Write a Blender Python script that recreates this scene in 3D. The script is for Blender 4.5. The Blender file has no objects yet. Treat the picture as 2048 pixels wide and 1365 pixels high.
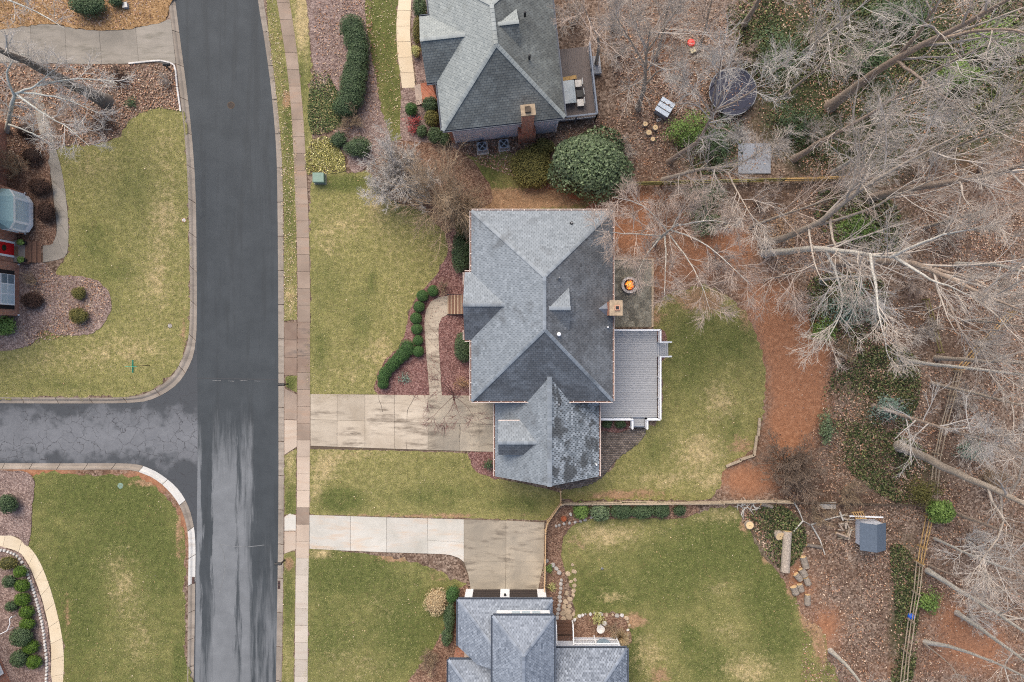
import bpy, math, random
import numpy as np
from mathutils import Vector, Matrix
from mathutils.geometry import delaunay_2d_cdt, tessellate_polygon

# ------------------------------------------------------------------ scene, camera, light
scene = bpy.context.scene
S, H = 0.045, 61.44                      # metres per photo pixel on the ground, camera height
cam_d = bpy.data.cameras.new('camera')
cam = bpy.data.objects.new('camera', cam_d)
scene.collection.objects.link(cam)
cam.location = (0, 0, H)
cam.rotation_euler = (0, 0, 0)
cam_d.sensor_fit = 'HORIZONTAL'
cam_d.angle = 2 * math.atan(1024 * S / H)
cam_d.clip_start = 1.0
cam_d.clip_end = 3000
scene.camera = cam

SUN_EL, SUN_AZ = math.radians(52), math.radians(-22)      # from the upper left of the picture; azimuth measured from +Y towards +X
world = bpy.data.worlds.new('World')
scene.world = world
world.use_nodes = True
wn = world.node_tree
wn.nodes.clear()
w_out = wn.nodes.new('ShaderNodeOutputWorld')
w_bg = wn.nodes.new('ShaderNodeBackground')
w_sky = wn.nodes.new('ShaderNodeTexSky')
w_sky.sky_type = 'NISHITA'
w_sky.sun_disc = False
w_sky.sun_elevation = SUN_EL
w_sky.sun_rotation = SUN_AZ
w_sky.air_density = 1.0
w_sky.dust_density = 4.0
w_sky.ozone_density = 1.0
w_bg.inputs['Strength'].default_value = 0.12
wn.links.new(w_sky.outputs[0], w_bg.inputs[0])
wn.links.new(w_bg.outputs[0], w_out.inputs[0])
sun_d = bpy.data.lights.new('sun', 'SUN')
sun_d.energy = 1.15
sun_d.angle = math.radians(60)
sun_d.color = (1.0, 0.90, 0.76)
sun = bpy.data.objects.new('sun', sun_d)
scene.collection.objects.link(sun)
sd = Vector((math.sin(SUN_AZ) * math.cos(SUN_EL), math.cos(SUN_AZ) * math.cos(SUN_EL), math.sin(SUN_EL)))
sun.rotation_euler = sd.to_track_quat('Z', 'Y').to_euler()
sun.location = sd * 200

vs = scene.view_settings
scene.display_settings.display_device = 'sRGB'
vs.view_transform = 'Standard'
vs.look = 'None'
vs.gamma = 1.0
vs.use_curve_mapping = False
vs.exposure = 0.84
scene.cycles.max_bounces = 5
scene.cycles.diffuse_bounces = 2
scene.cycles.glossy_bounces = 2
scene.cycles.transmission_bounces = 2
scene.cycles.transparent_max_bounces = 4
scene.cycles.use_denoising = False
scene.cycles.filter_width = 1.1
scene.render.film_transparent = False

COL = scene.collection
R = math.radians
rnd = random.Random(7)
nrng = np.random.default_rng(11)


# ------------------------------------------------------------------ helpers
def W(px, py, z=0.0):
    """world point at height z that stands where the photograph shows pixel (px, py)"""
    f = (H - z) / H
    return Vector(((px - 1024) * S * f, (682.5 - py) * S * f, z))


def W2(px, py, z=0.0):
    v = W(px, py, z)
    return (v.x, v.y)


def lin(r, g, b):
    o = []
    for c in (r, g, b):
        c /= 255.0
        o.append(c / 12.92 if c <= 0.04045 else ((c + 0.055) / 1.055) ** 2.4)
    return tuple(o)


def link(o, parent=None):
    COL.objects.link(o)
    if parent is not None:
        o.parent = parent
    return o


def tag(o, label=None, cat=None, group=None, kind=None):
    if label:
        o['label'] = label
    if cat:
        o['category'] = cat
    if group:
        o['group'] = group
    if kind:
        o['kind'] = kind
    return o


def thing(name, label, cat, group=None, loc=(0, 0, 0), rz=0.0):
    o = bpy.data.objects.new(name, None)
    o.empty_display_size = 0.3
    o.location = loc
    o.rotation_euler = (0, 0, rz)
    link(o)
    return tag(o, label, cat, group)


def obj(name, me, mat=None, parent=None):
    o = bpy.data.objects.new(name, me)
    if mat is not None and len(me.materials) == 0:
        me.materials.append(mat)
    return link(o, parent)


def mesh_np(name, V, F, mat=None, smooth=False, face_attr=None, vert_attr=None):
    """V (n,3) float, F (m,3|4) int"""
    V = np.asarray(V, dtype=np.float32)
    F = np.asarray(F, dtype=np.int32)
    me = bpy.data.meshes.new(name)
    me.vertices.add(len(V))
    me.vertices.foreach_set('co', V.ravel())
    k = F.shape[1]
    me.loops.add(F.size)
    me.loops.foreach_set('vertex_index', F.ravel())
    me.polygons.add(len(F))
    me.polygons.foreach_set('loop_start', np.arange(0, F.size, k, dtype=np.int32))
    if smooth:
        me.polygons.foreach_set('use_smooth', np.ones(len(F), dtype=bool))
    me.update(calc_edges=True)
    me.validate()
    if face_attr:
        for an, arr in face_attr.items():
            arr = np.asarray(arr, dtype=np.float32)
            if arr.ndim == 1:
                a = me.attributes.new(an, 'FLOAT', 'FACE')
                a.data.foreach_set('value', arr)
            else:
                a = me.attributes.new(an, 'FLOAT_COLOR', 'FACE')
                a.data.foreach_set('color', arr.ravel())
    if vert_attr:
        for an, arr in vert_attr.items():
            a = me.attributes.new(an, 'FLOAT_COLOR', 'POINT')
            a.data.foreach_set('color', np.asarray(arr, dtype=np.float32).ravel())
    if mat is not None:
        me.materials.append(mat)
    return me


class MB:
    """collects simple solids into one mesh"""

    def __init__(self):
        self.v, self.f = [], []

    def add(self, vs_, fs_):
        n = len(self.v)
        self.v += [tuple(p) for p in vs_]
        self.f += [tuple(i + n for i in q) for q in fs_]
        return self

    def box(self, x0, x1, y0, y1, z0, z1):
        return self.add([(x0, y0, z0), (x1, y0, z0), (x1, y1, z0), (x0, y1, z0),
                         (x0, y0, z1), (x1, y0, z1), (x1, y1, z1), (x0, y1, z1)],
                        [(3, 2, 1, 0), (4, 5, 6, 7), (0, 1, 5, 4), (1, 2, 6, 5), (2, 3, 7, 6), (3, 0, 4, 7)])

    def prism(self, poly, z0, z1):
        """poly: ccw list of (x, y); z0/z1 float"""
        n = len(poly)
        a = sum(poly[i][0] * poly[(i + 1) % n][1] - poly[(i + 1) % n][0] * poly[i][1] for i in range(n))
        if a < 0:
            poly = poly[::-1]
        vs_ = [(p[0], p[1], z0) for p in poly] + [(p[0], p[1], z1) for p in poly]
        fs_ = [tuple(range(n - 1, -1, -1)), tuple(range(n, 2 * n))]
        fs_ += [(i, (i + 1) % n, n + (i + 1) % n, n + i) for i in range(n)]
        return self.add(vs_, fs_)

    def bar(self, a, b, w, h, up=(0, 0, 1)):
        """box beam from a to b, width w (sideways), height h (along up)"""
        a, b = Vector(a), Vector(b)
        d = (b - a).normalized()
        u = Vector(up)
        s = d.cross(u)
        if s.length < 1e-5:
            s = d.cross(Vector((0, 1, 0)))
        s.normalize()
        u = s.cross(d).normalized()
        s *= w / 2
        u *= h / 2
        vs_ = [a - s - u, a + s - u, a + s + u, a - s + u, b - s - u, b + s - u, b + s + u, b - s + u]
        return self.add(vs_, [(0, 1, 2, 3), (7, 6, 5, 4), (0, 4, 5, 1), (1, 5, 6, 2), (2, 6, 7, 3), (3, 7, 4, 0)])

    def tube(self, pts, rad, m=6, cap=True):
        pts = [Vector(p) for p in pts]
        if not hasattr(rad, '__len__'):
            rad = [rad] * len(pts)
        n0 = len(self.v)
        d0 = (pts[1] - pts[0]).normalized()
        ref = Vector((0, 0, 1)) if abs(d0.z) < 0.9 else Vector((1, 0, 0))
        for i, p in enumerate(pts):
            d = (pts[min(i + 1, len(pts) - 1)] - pts[max(i - 1, 0)]).normalized()
            u = d.cross(ref)
            if u.length < 1e-4:
                u = d.cross(Vector((0.3, 1, 0.2)))
            u.normalize()
            w = d.cross(u)
            for k in range(m):
                t = 2 * math.pi * k / m
                self.v.append(tuple(p + (u * math.cos(t) + w * math.sin(t)) * rad[i]))
        for i in range(len(pts) - 1):
            for k in range(m):
                a = n0 + i * m + k
                b = n0 + i * m + (k + 1) % m
                self.f.append((a, b, b + m, a + m))
        if cap:
            self.f.append(tuple(n0 + k for k in range(m - 1, -1, -1)))
            e = n0 + (len(pts) - 1) * m
            self.f.append(tuple(e + k for k in range(m)))
        return self

    def lathe(self, prof, c=(0, 0, 0), m=16):
        """prof: list of (r, z)"""
        n0 = len(self.v)
        for (r, z) in prof:
            for k in range(m):
                t = 2 * math.pi * k / m
                self.v.append((c[0] + r * math.cos(t), c[1] + r * math.sin(t), c[2] + z))
        for i in range(len(prof) - 1):
            for k in range(m):
                a = n0 + i * m + k
                b = n0 + i * m + (k + 1) % m
                self.f.append((a, b, b + m, a + m))
        self.f.append(tuple(n0 + k for k in range(m - 1, -1, -1)))
        e = n0 + (len(prof) - 1) * m
        self.f.append(tuple(e + k for k in range(m)))
        return self

    def build(self, name, mat, parent=None, smooth=False):
        me = bpy.data.meshes.new(name)
        me.from_pydata(self.v, [], self.f)
        if smooth:
            me.polygons.foreach_set('use_smooth', np.ones(len(me.polygons), dtype=bool))
        me.update()
        return obj(name, me, mat, parent)


def smooth_poly(pts, closed=True, step=0.4):
    """Catmull-Rom through world points, resampled"""
    P = [np.array(p[:2], dtype=float) for p in pts]
    n = len(P)
    out = []
    rng_ = range(n) if closed else range(n - 1)
    for i in rng_:
        if closed:
            p0, p1, p2, p3 = P[i - 1], P[i], P[(i + 1) % n], P[(i + 2) % n]
        else:
            p0, p1, p2, p3 = P[max(i - 1, 0)], P[i], P[i + 1], P[min(i + 2, n - 1)]
        k = max(1, int(np.linalg.norm(p2 - p1) / step))
        for j in range(k):
            t = j / k
            out.append(0.5 * ((2 * p1) + (-p0 + p2) * t + (2 * p0 - 5 * p1 + 4 * p2 - p3) * t * t + (-p0 + 3 * p1 - 3 * p2 + p3) * t ** 3))
    if not closed:
        out.append(P[-1])
    return np.array(out)


def line_poly(pts, step=0.4):
    P = [np.array(p[:2], dtype=float) for p in pts]
    out = []
    for i in range(len(P)):
        a, b = P[i], P[(i + 1) % len(P)]
        k = max(1, int(np.linalg.norm(b - a) / step))
        for j in range(k):
            out.append(a + (b - a) * j / k)
    return np.array(out)


def in_poly(X, Y, poly):
    poly = np.asarray(poly)
    ins = np.zeros(X.shape, dtype=bool)
    n = len(poly)
    j = n - 1
    for i in range(n):
        xi, yi = poly[i]
        xj, yj = poly[j]
        if yi != yj:
            c = ((yi > Y) != (yj > Y)) & (X < (xj - xi) * (Y - yi) / (yj - yi) + xi)
            ins ^= c
        j = i
    return ins


def value_noise(X, Y, scale, seed=0):
    """cheap smooth noise 0..1"""
    g = np.random.default_rng(seed).random((64, 64))
    x = X / scale
    y = Y / scale
    xi = np.floor(x).astype(int)
    yi = np.floor(y).astype(int)
    fx = x - xi
    fy = y - yi
    fx = fx * fx * (3 - 2 * fx)
    fy = fy * fy * (3 - 2 * fy)
    a = g[xi % 64, yi % 64]
    b = g[(xi + 1) % 64, yi % 64]
    c = g[xi % 64, (yi + 1) % 64]
    d = g[(xi + 1) % 64, (yi + 1) % 64]
    return (a * (1 - fx) + b * fx) * (1 - fy) + (c * (1 - fx) + d * fx) * fy


def sheet(name, pxpts, z, mat, kind='structure', smooth=True, jitter=0.05, grid=0.6, tone=None, parent=None, world_pts=False, edge=0.3):
    """flat ground sheet with an interior grid of points; tone(X, Y) -> (n,4) colour attribute"""
    pts = pxpts if world_pts else [W2(*p) for p in pxpts]
    b = smooth_poly(pts, True, edge) if smooth else line_poly(pts, edge)
    rg = np.random.default_rng(abs(hash(name)) % 1000 if False else len(b))
    b = b + rg.normal(0, jitter, b.shape) * (1 if smooth else 0.3)
    x0, y0 = b.min(0)
    x1, y1 = b.max(0)
    gx, gy = np.meshgrid(np.arange(x0, x1, grid), np.arange(y0, y1, grid))
    gx = gx.ravel() + rg.uniform(-.2, .2, gx.size) * grid
    gy = gy.ravel() + rg.uniform(-.2, .2, gy.size) * grid
    m = in_poly(gx, gy, b)
    vv = [Vector((float(p[0]), float(p[1]))) for p in b] + [Vector((float(a), float(c))) for a, c in zip(gx[m], gy[m])]
    n = len(b)
    V, E, F, _, _, _ = delaunay_2d_cdt(vv, [(i, (i + 1) % n) for i in range(n)], [], 1, 1e-4)
    Vn = np.array([(p.x, p.y, z) for p in V])
    Fn = np.array([f for f in F if len(f) == 3])
    a = Vn[Fn]
    cr = (a[:, 1, 0] - a[:, 0, 0]) * (a[:, 2, 1] - a[:, 0, 1]) - (a[:, 1, 1] - a[:, 0, 1]) * (a[:, 2, 0] - a[:, 0, 0])
    Fn[cr < 0] = Fn[cr < 0][:, ::-1]
    va = {'tone': tone(Vn[:, 0], Vn[:, 1])} if tone else None
    me = mesh_np(name, Vn, Fn, mat, vert_attr=va)
    o = obj(name, me, None, parent)
    if parent is None:
        o['kind'] = kind
    return o, b


# ------------------------------------------------------------------ materials
def new_mat(name):
    m = bpy.data.materials.new(name)
    m.use_nodes = True
    nt = m.node_tree
    bs = nt.nodes.get('Principled BSDF')
    return m, nt, bs


def nd(nt, typ, ins=None, **attrs):
    n = nt.nodes.new(typ)
    for k, v in attrs.items():
        setattr(n, k, v)
    if ins:
        for k, v in ins.items():
            s = n.inputs[k]
            if isinstance(v, bpy.types.NodeSocket):
                nt.links.new(v, s)
            else:
                s.default_value = v
    return n


def c4(c):
    return (c[0], c[1], c[2], 1.0)


def pos(nt, scale=(1, 1, 1)):
    g = nd(nt, 'ShaderNodeNewGeometry')
    m = nd(nt, 'ShaderNodeMapping', {'Vector': g.outputs['Position'], 'Scale': scale})
    return m.outputs[0]


def noise(nt, vec, scale, detail=4, rough=0.55, dist=0.0):
    n = nd(nt, 'ShaderNodeTexNoise', {'Vector': vec, 'Scale': scale, 'Detail': detail, 'Roughness': rough, 'Distortion': dist})
    return n.outputs['Fac']


def ramp(nt, fac, stops, interp='LINEAR'):
    r = nd(nt, 'ShaderNodeValToRGB', {'Fac': fac})
    r.color_ramp.interpolation = interp
    el = r.color_ramp.elements
    while len(el) < len(stops):
        el.new(0.5)
    for e, (p, c) in zip(el, stops):
        e.position = p
        e.color = c4(c) if len(c) == 3 else c
    return r.outputs['Color']


def mix(nt, fac, a, b, mode='MIX'):
    n = nd(nt, 'ShaderNodeMix', data_type='RGBA', blend_type=mode)
    for k, v in (('Factor', fac), ('A', a), ('B', b)):
        s = [i for i in n.inputs if i.name == k and (i.type == 'VALUE' if k == 'Factor' else i.type == 'RGBA')][0]
        if isinstance(v, bpy.types.NodeSocket):
            nt.links.new(v, s)
        elif k == 'Factor':
            s.default_value = v
        else:
            s.default_value = c4(v)
    return [o for o in n.outputs if o.type == 'RGBA'][0]


def math_(nt, op, a, b=0.0, c=None, clamp=False):
    n = nd(nt, 'ShaderNodeMath', operation=op, use_clamp=clamp)
    for i, v in enumerate((a, b) if c is None else (a, b, c)):
        if isinstance(v, bpy.types.NodeSocket):
            nt.links.new(v, n.inputs[i])
        else:
            n.inputs[i].default_value = v
    return n.outputs[0]


def sstep(nt, v, lo, hi):
    n = nd(nt, 'ShaderNodeMapRange', {'Value': v, 'From Min': lo, 'From Max': hi}, interpolation_type='SMOOTHSTEP')
    return n.outputs[0]


def finish(nt, bs, col, rough=0.9, bump=None, strength=0.4, dist=0.02, spec=0.3):
    if isinstance(col, bpy.types.NodeSocket):
        nt.links.new(col, bs.inputs['Base Color'])
    else:
        bs.inputs['Base Color'].default_value = c4(col)
    if isinstance(rough, bpy.types.NodeSocket):
        nt.links.new(rough, bs.inputs['Roughness'])
    else:
        bs.inputs['Roughness'].default_value = rough
    bs.inputs['Specular IOR Level'].default_value = spec
    if bump is not None:
        b = nd(nt, 'ShaderNodeBump', {'Height': bump, 'Strength': strength, 'Distance': dist})
        nt.links.new(b.outputs[0], bs.inputs['Normal'])


def attr(nt, name):
    return nd(nt, 'ShaderNodeAttribute', attribute_name=name)


def simple(name, col, rough=0.6, var=0.12, scale=6.0, spec=0.4, metal=0.0, objvar=0.0):
    """painted / plain surface with a little uneven tone"""
    m, nt, bs = new_mat(name)
    p = pos(nt)
    f = noise(nt, p, scale, 5, 0.65)
    dark = tuple(c * (1 - 2.2 * var) for c in col)
    lite = tuple(min(1, c * (1 + 1.2 * var)) for c in col)
    c = ramp(nt, f, [(0.3, dark), (0.7, lite)])
    if objvar:
        oi = nd(nt, 'ShaderNodeObjectInfo')
        k = math_(nt, 'MULTIPLY_ADD', oi.outputs['Random'], objvar * 2, 1 - objvar)
        c = mix(nt, 1.0, c, nd(nt, 'ShaderNodeCombineColor', {0: k, 1: k, 2: k}).outputs[0], 'MULTIPLY')
    finish(nt, bs, c, rough, f, 0.15, 0.01, spec)
    bs.inputs['Metallic'].default_value = metal
    return m


def tinted(name, c_lo, c_hi, rough=0.8, trans=0.0, spec=0.25, c_mid=None):
    """leaves, chips, shingles: the face attribute 'tint' chooses between colours"""
    m, nt, bs = new_mat(name)
    a = attr(nt, 'tint')
    st = [(0.0, c_lo), (1.0, c_hi)] if c_mid is None else [(0.0, c_lo), (0.5, c_mid), (1.0, c_hi)]
    c = ramp(nt, a.outputs['Fac'], st)
    finish(nt, bs, c, rough, spec=spec)
    return m


def face_col(name, rough=0.9, spec=0.2):
    m, nt, bs = new_mat(name)
    a = attr(nt, 'col')
    finish(nt, bs, a.outputs['Color'], rough, spec=spec)
    return m


M = {}


def make_materials():
    # lawn: 'tone' r = lush green, g = dry straw, b = bare soil
    m, nt, bs = new_mat('lawn_grass')
    p = pos(nt)
    t = nd(nt, 'ShaderNodeSeparateColor', {0: attr(nt, 'tone').outputs['Color']})
    n1 = noise(nt, p, 0.8, 6, 0.7)
    n2 = noise(nt, p, 2.4, 8, 0.78)
    n3 = noise(nt, p, 9, 5, 0.8)
    base = ramp(nt, n2, [(0.3, lin(100, 101, 58)), (0.5, lin(137, 133, 84)), (0.7, lin(178, 165, 118))])
    green = ramp(nt, n2, [(0.3, lin(70, 80, 42)), (0.7, lin(118, 122, 72))])
    dry = ramp(nt, n2, [(0.3, lin(150, 134, 92)), (0.7, lin(204, 184, 142))])
    soil = ramp(nt, n2, [(0.3, lin(134, 104, 78)), (0.7, lin(180, 150, 120))])

    def th(ch, lo=0.35, hi=0.65, k=0.8):
        s_ = math_(nt, 'ADD', ch, math_(nt, 'MULTIPLY', math_(nt, 'SUBTRACT', math_(nt, 'ADD', math_(nt, 'MULTIPLY', n1, 0.5), math_(nt, 'MULTIPLY', n2, 0.5)), 0.5), k))
        return sstep(nt, s_, lo, hi)
    c = mix(nt, th(t.outputs[0], 0.15, 0.75, 2.2), base, green)
    c = mix(nt, th(t.outputs[1], 0.25, 0.8, 2.4), c, dry)
    c = mix(nt, th(t.outputs[2], 0.35, 0.7, 2.4), c, soil)
    sp = ramp(nt, n3, [(0.28, (0.42, 0.42, 0.42)), (0.5, (0.95, 0.95, 0.95)), (0.72, (1.5, 1.48, 1.42))])
    n4 = noise(nt, p, 1.5, 7, 0.75, 0.4)
    c = mix(nt, 1.0, c, ramp(nt, n4, [(0.3, (0.74, 0.76, 0.74)), (0.7, (1.2, 1.18, 1.16))]), 'MULTIPLY')
    c = mix(nt, 1.0, c, sp, 'MULTIPLY')
    finish(nt, bs, c, 0.95, n3, 0.7, 0.05, 0.1)
    M['lawn'] = m

    # woodland / yard soil: 'tone' r = red clay, g = green undergrowth, b = dark humus
    m, nt, bs = new_mat('leaf_litter_soil')
    p = pos(nt)
    t = nd(nt, 'ShaderNodeSeparateColor', {0: attr(nt, 'tone').outputs['Color']})
    n1 = noise(nt, p, 0.4, 5, 0.6)
    n2 = noise(nt, p, 2.6, 6, 0.7)
    v = nd(nt, 'ShaderNodeTexVoronoi', {'Vector': p, 'Scale': 7.0, 'Randomness': 1.0})
    vc = nd(nt, 'ShaderNodeSeparateColor', {0: v.outputs['Color']}).outputs[0]
    lit = ramp(nt, vc, [(0.0, lin(84, 70, 60)), (0.35, lin(116, 98, 85)), (0.7, lin(135, 117, 103)), (1.0, lin(164, 146, 130))])
    lit = mix(nt, sstep(nt, n1, 0.35, 0.7), lit, mix(nt, 1.0, lit, (0.74, 0.68, 0.64), 'MULTIPLY'))
    clay = ramp(nt, n2, [(0.25, lin(130, 90, 66)), (0.5, lin(156, 110, 82)), (0.75, lin(180, 136, 106))])
    humus = ramp(nt, n2, [(0.3, lin(70, 54, 44)), (0.7, lin(104, 84, 70))])
    grn = ramp(nt, n2, [(0.3, lin(48, 54, 36)), (0.7, lin(86, 90, 62))])

    def th2(ch, lo=0.15, hi=0.95, k=1.3):
        s_ = math_(nt, 'ADD', ch, math_(nt, 'MULTIPLY', math_(nt, 'SUBTRACT', math_(nt, 'ADD', math_(nt, 'MULTIPLY', n1, 0.5), math_(nt, 'MULTIPLY', n2, 0.5)), 0.5), k))
        return sstep(nt, s_, lo, hi)
    c = mix(nt, th2(t.outputs[2]), lit, humus)
    c = mix(nt, th2(t.outputs[1]), c, grn)
    c = mix(nt, th2(t.outputs[0], 0.15, 0.95, 1.0), c, clay)
    n3 = noise(nt, p, 12, 4, 0.7)
    c = mix(nt, 1.0, c, ramp(nt, n3, [(0.3, (0.7, 0.7, 0.7)), (0.7, (1.25, 1.25, 1.25))]), 'MULTIPLY')
    finish(nt, bs, c, 0.95, n3, 0.6, 0.05, 0.1)
    M['litter'] = m

    def mulch(name, cols):
        m, nt, bs = new_mat(name)
        p = pos(nt)
        v = nd(nt, 'ShaderNodeTexVoronoi', {'Vector': p, 'Scale': 11.0, 'Randomness': 1.0})
        vc = nd(nt, 'ShaderNodeSeparateColor', {0: v.outputs['Color']}).outputs[0]
        c = ramp(nt, vc, [(0.0, cols[0]), (0.5, cols[1]), (1.0, cols[2])])
        n1 = noise(nt, p, 0.9, 5, 0.65)
        c = mix(nt, 1.0, c, ramp(nt, n1, [(0.3, (0.72, 0.7, 0.7)), (0.7, (1.2, 1.18, 1.18))]), 'MULTIPLY')
        finish(nt, bs, c, 0.95, v.outputs['Distance'], 0.8, 0.04, 0.1)
        return m
    M['mulch_red'] = mulch('red_brown_mulch', [lin(92, 64, 60), lin(126, 94, 88), lin(158, 128, 120)])
    M['mulch_grey'] = mulch('weathered_mulch', [lin(106, 88, 82), lin(136, 118, 110), lin(170, 152, 142)])
    M['mulch_dark'] = mulch('dark_bark_mulch', [lin(92, 70, 58), lin(124, 98, 82), lin(160, 134, 114)])
    M['pine_straw'] = mulch('straw_mulch', [lin(118, 92, 62), lin(152, 122, 86), lin(180, 150, 112)])

    def concrete(name, c0, c1, stain, stain_amt=0.5, sc=0.35):
        m, nt, bs = new_mat(name)
        p = pos(nt)
        n1 = noise(nt, p, sc, 6, 0.62, 0.6)
        n2 = noise(nt, p, 22, 4, 0.7)
        n3 = noise(nt, pos(nt, (0.35, 1.6, 1)), 1.1, 6, 0.7)
        oi = nd(nt, 'ShaderNodeObjectInfo')
        c = ramp(nt, n1, [(0.32, c0), (0.68, c1)])
        c = mix(nt, math_(nt, 'MULTIPLY', sstep(nt, math_(nt, 'ADD', math_(nt, 'MULTIPLY', n3, 0.6), math_(nt, 'MULTIPLY', n1, 0.4)), 0.48, 0.66), stain_amt), c, stain)
        k = math_(nt, 'MULTIPLY_ADD', oi.outputs['Random'], 0.22, 0.89)
        c = mix(nt, 1.0, c, nd(nt, 'ShaderNodeCombineColor', {0: k, 1: k, 2: k}).outputs[0], 'MULTIPLY')
        c = mix(nt, 1.0, c, ramp(nt, n2, [(0.3, (0.86, 0.86, 0.86)), (0.7, (1.08, 1.08, 1.08))]), 'MULTIPLY')
        finish(nt, bs, c, 0.85, n2, 0.2, 0.01, 0.3)
        return m
    M['conc_drive'] = concrete('driveway_concrete', lin(164, 151, 132), lin(198, 186, 167), lin(112, 100, 86), 0.9)
    M['conc_new'] = concrete('pale_driveway_concrete', lin(182, 178, 166), lin(206, 202, 192), lin(196, 168, 138), 0.6)
    M['conc_old'] = concrete('garage_apron_concrete', lin(144, 136, 122), lin(182, 170, 150), lin(104, 95, 84), 0.85)
    M['conc_walk'] = concrete('sidewalk_concrete', lin(138, 121, 106), lin(164, 147, 131), lin(160, 128, 104), 0.55)
    M['conc_pale_walk'] = concrete('pale_sidewalk_concrete', lin(178, 168, 154), lin(196, 186, 172), lin(160, 140, 122), 0.4)
    M['conc_orange'] = concrete('clay_stained_concrete', lin(178, 160, 142), lin(196, 180, 162), lin(176, 148, 124), 0.5)
    M['conc_dark'] = concrete('stained_concrete', lin(128, 108, 94), lin(150, 132, 116), lin(84, 78, 76), 0.75, 0.6)
    M['conc_cream'] = concrete('cream_path_concrete', lin(206, 188, 158), lin(220, 206, 180), lin(184, 164, 136), 0.35)
    M['conc_mossy'] = concrete('mossy_grey_concrete', lin(132, 126, 116), lin(164, 156, 144), lin(104, 100, 88), 0.7)
    M['kerb'] = concrete('kerb_concrete', lin(132, 122, 110), lin(166, 155, 142), lin(104, 94, 84), 0.7)
    M['kerb_pale'] = concrete('pale_kerb_concrete', lin(186, 184, 178), lin(206, 204, 198), lin(166, 152, 136), 0.5)
    M['joint'] = simple('joint_soil', lin(96, 82, 68), 0.95, 0.15, 9)

    # asphalt of the through road: dark wet surface, drying into pale streaks to the south
    m, nt, bs = new_mat('asphalt_road')
    p = pos(nt)
    sep = nd(nt, 'ShaderNodeSeparateXYZ', {0: p})
    n2 = noise(nt, p, 30, 3, 0.7)
    n1 = noise(nt, p, 0.5, 6, 0.65)
    st = noise(nt, pos(nt, (1.1, 0.07, 1)), 1.0, 6, 0.66)
    st2 = noise(nt, pos(nt, (2.6, 0.22, 1)), 1.0, 6, 0.7)
    c = ramp(nt, n1, [(0.3, lin(55, 60, 63)), (0.7, lin(67, 72, 75))])
    c = mix(nt, math_(nt, 'MULTIPLY', sstep(nt, st, 0.5, 0.62), 0.5), c, lin(51, 55, 57))
    # dried wheel tracks run lengthways on the lower stretch: where they lie across the road
    xw = math_(nt, 'ADD', sep.outputs[0], math_(nt, 'MULTIPLY', math_(nt, 'SUBTRACT', st2, 0.5), 1.5))
    acr = nd(nt, 'ShaderNodeMapRange', {'Value': xw, 'From Min': -28.6, 'From Max': -21.0}).outputs[0]
    trk = nd(nt, 'ShaderNodeSeparateColor', {0: ramp(nt, acr, [(0.0, (.8, .8, .8)), (0.06, (.75, .75, .75)), (0.10, (.05, .05, .05)), (0.19, (.1, .1, .1)), (0.24, (1, 1, 1)), (0.46, (.95, .95, .95)), (0.50, (.35, .35, .35)), (0.56, (.85, .85, .85)), (0.66, (.6, .6, .6)), (0.74, (.12, .12, .12)), (0.84, (.3, .3, .3)), (0.95, (.1, .1, .1))])}).outputs[0]
    yy = math_(nt, 'ADD', sep.outputs[1], math_(nt, 'MULTIPLY', math_(nt, 'SUBTRACT', st2, 0.5), 14.0))
    south = sstep(nt, yy, -6.0, -13.0)
    dry_f = math_(nt, 'MULTIPLY', south, sstep(nt, math_(nt, 'ADD', trk, math_(nt, 'MULTIPLY', math_(nt, 'SUBTRACT', st, 0.5), 1.6)), 0.3, 0.75))
    far = math_(nt, 'MULTIPLY', sstep(nt, yy, -20.0, -27.0), sstep(nt, st, 0.4, 0.55))
    dry_f = math_(nt, 'MAXIMUM', dry_f, math_(nt, 'MULTIPLY', far, 0.8))
    c = mix(nt, dry_f, c, ramp(nt, n1, [(0.3, lin(104, 107, 109)), (0.7, lin(122, 125, 127))]))
    c = mix(nt, 1.0, c, ramp(nt, n2, [(0.3, (0.84, 0.84, 0.84)), (0.7, (1.16, 1.16, 1.16))]), 'MULTIPLY')
    finish(nt, bs, c, 0.72, n2, 0.25, 0.01, 0.35)
    M['asphalt'] = m

    # side road: old cracked asphalt, dry pale crown and wet dark patches
    m, nt, bs = new_mat('cracked_asphalt')
    p = pos(nt)
    n2 = noise(nt, p, 30, 3, 0.7)
    n1 = noise(nt, p, 0.55, 6, 0.6)
    sep = nd(nt, 'ShaderNodeSeparateXYZ', {0: p})
    dc = math_(nt, 'ABSOLUTE', math_(nt, 'ADD', sep.outputs[1], 8.6))
    wet = sstep(nt, math_(nt, 'ADD', math_(nt, 'MULTIPLY', dc, 0.13), n1), 0.62, 0.86)
    c = mix(nt, wet, ramp(nt, n1, [(0.3, lin(100, 102, 105)), (0.7, lin(120, 122, 125))]), lin(70, 73, 76))
    dn = nd(nt, 'ShaderNodeTexNoise', {'Vector': p, 'Scale': 1.3, 'Detail': 4.0})
    dv = nd(nt, 'ShaderNodeVectorMath', {0: p, 1: nd(nt, 'ShaderNodeVectorMath', {0: dn.outputs['Color'], 'Scale': 1.1}, operation='SCALE').outputs[0]}, operation='ADD')
    vor = nd(nt, 'ShaderNodeTexVoronoi', {'Vector': dv.outputs[0], 'Scale': 0.95}, feature='DISTANCE_TO_EDGE')
    brk = noise(nt, p, 0.45, 3, 0.5)
    crack = math_(nt, 'MULTIPLY', math_(nt, 'SUBTRACT', 1.0, sstep(nt, vor.outputs['Distance'], 0.004, 0.026)), sstep(nt, brk, 0.34, 0.5))
    c = mix(nt, math_(nt, 'MULTIPLY', crack, 0.85), c, lin(60, 60, 62))
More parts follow.
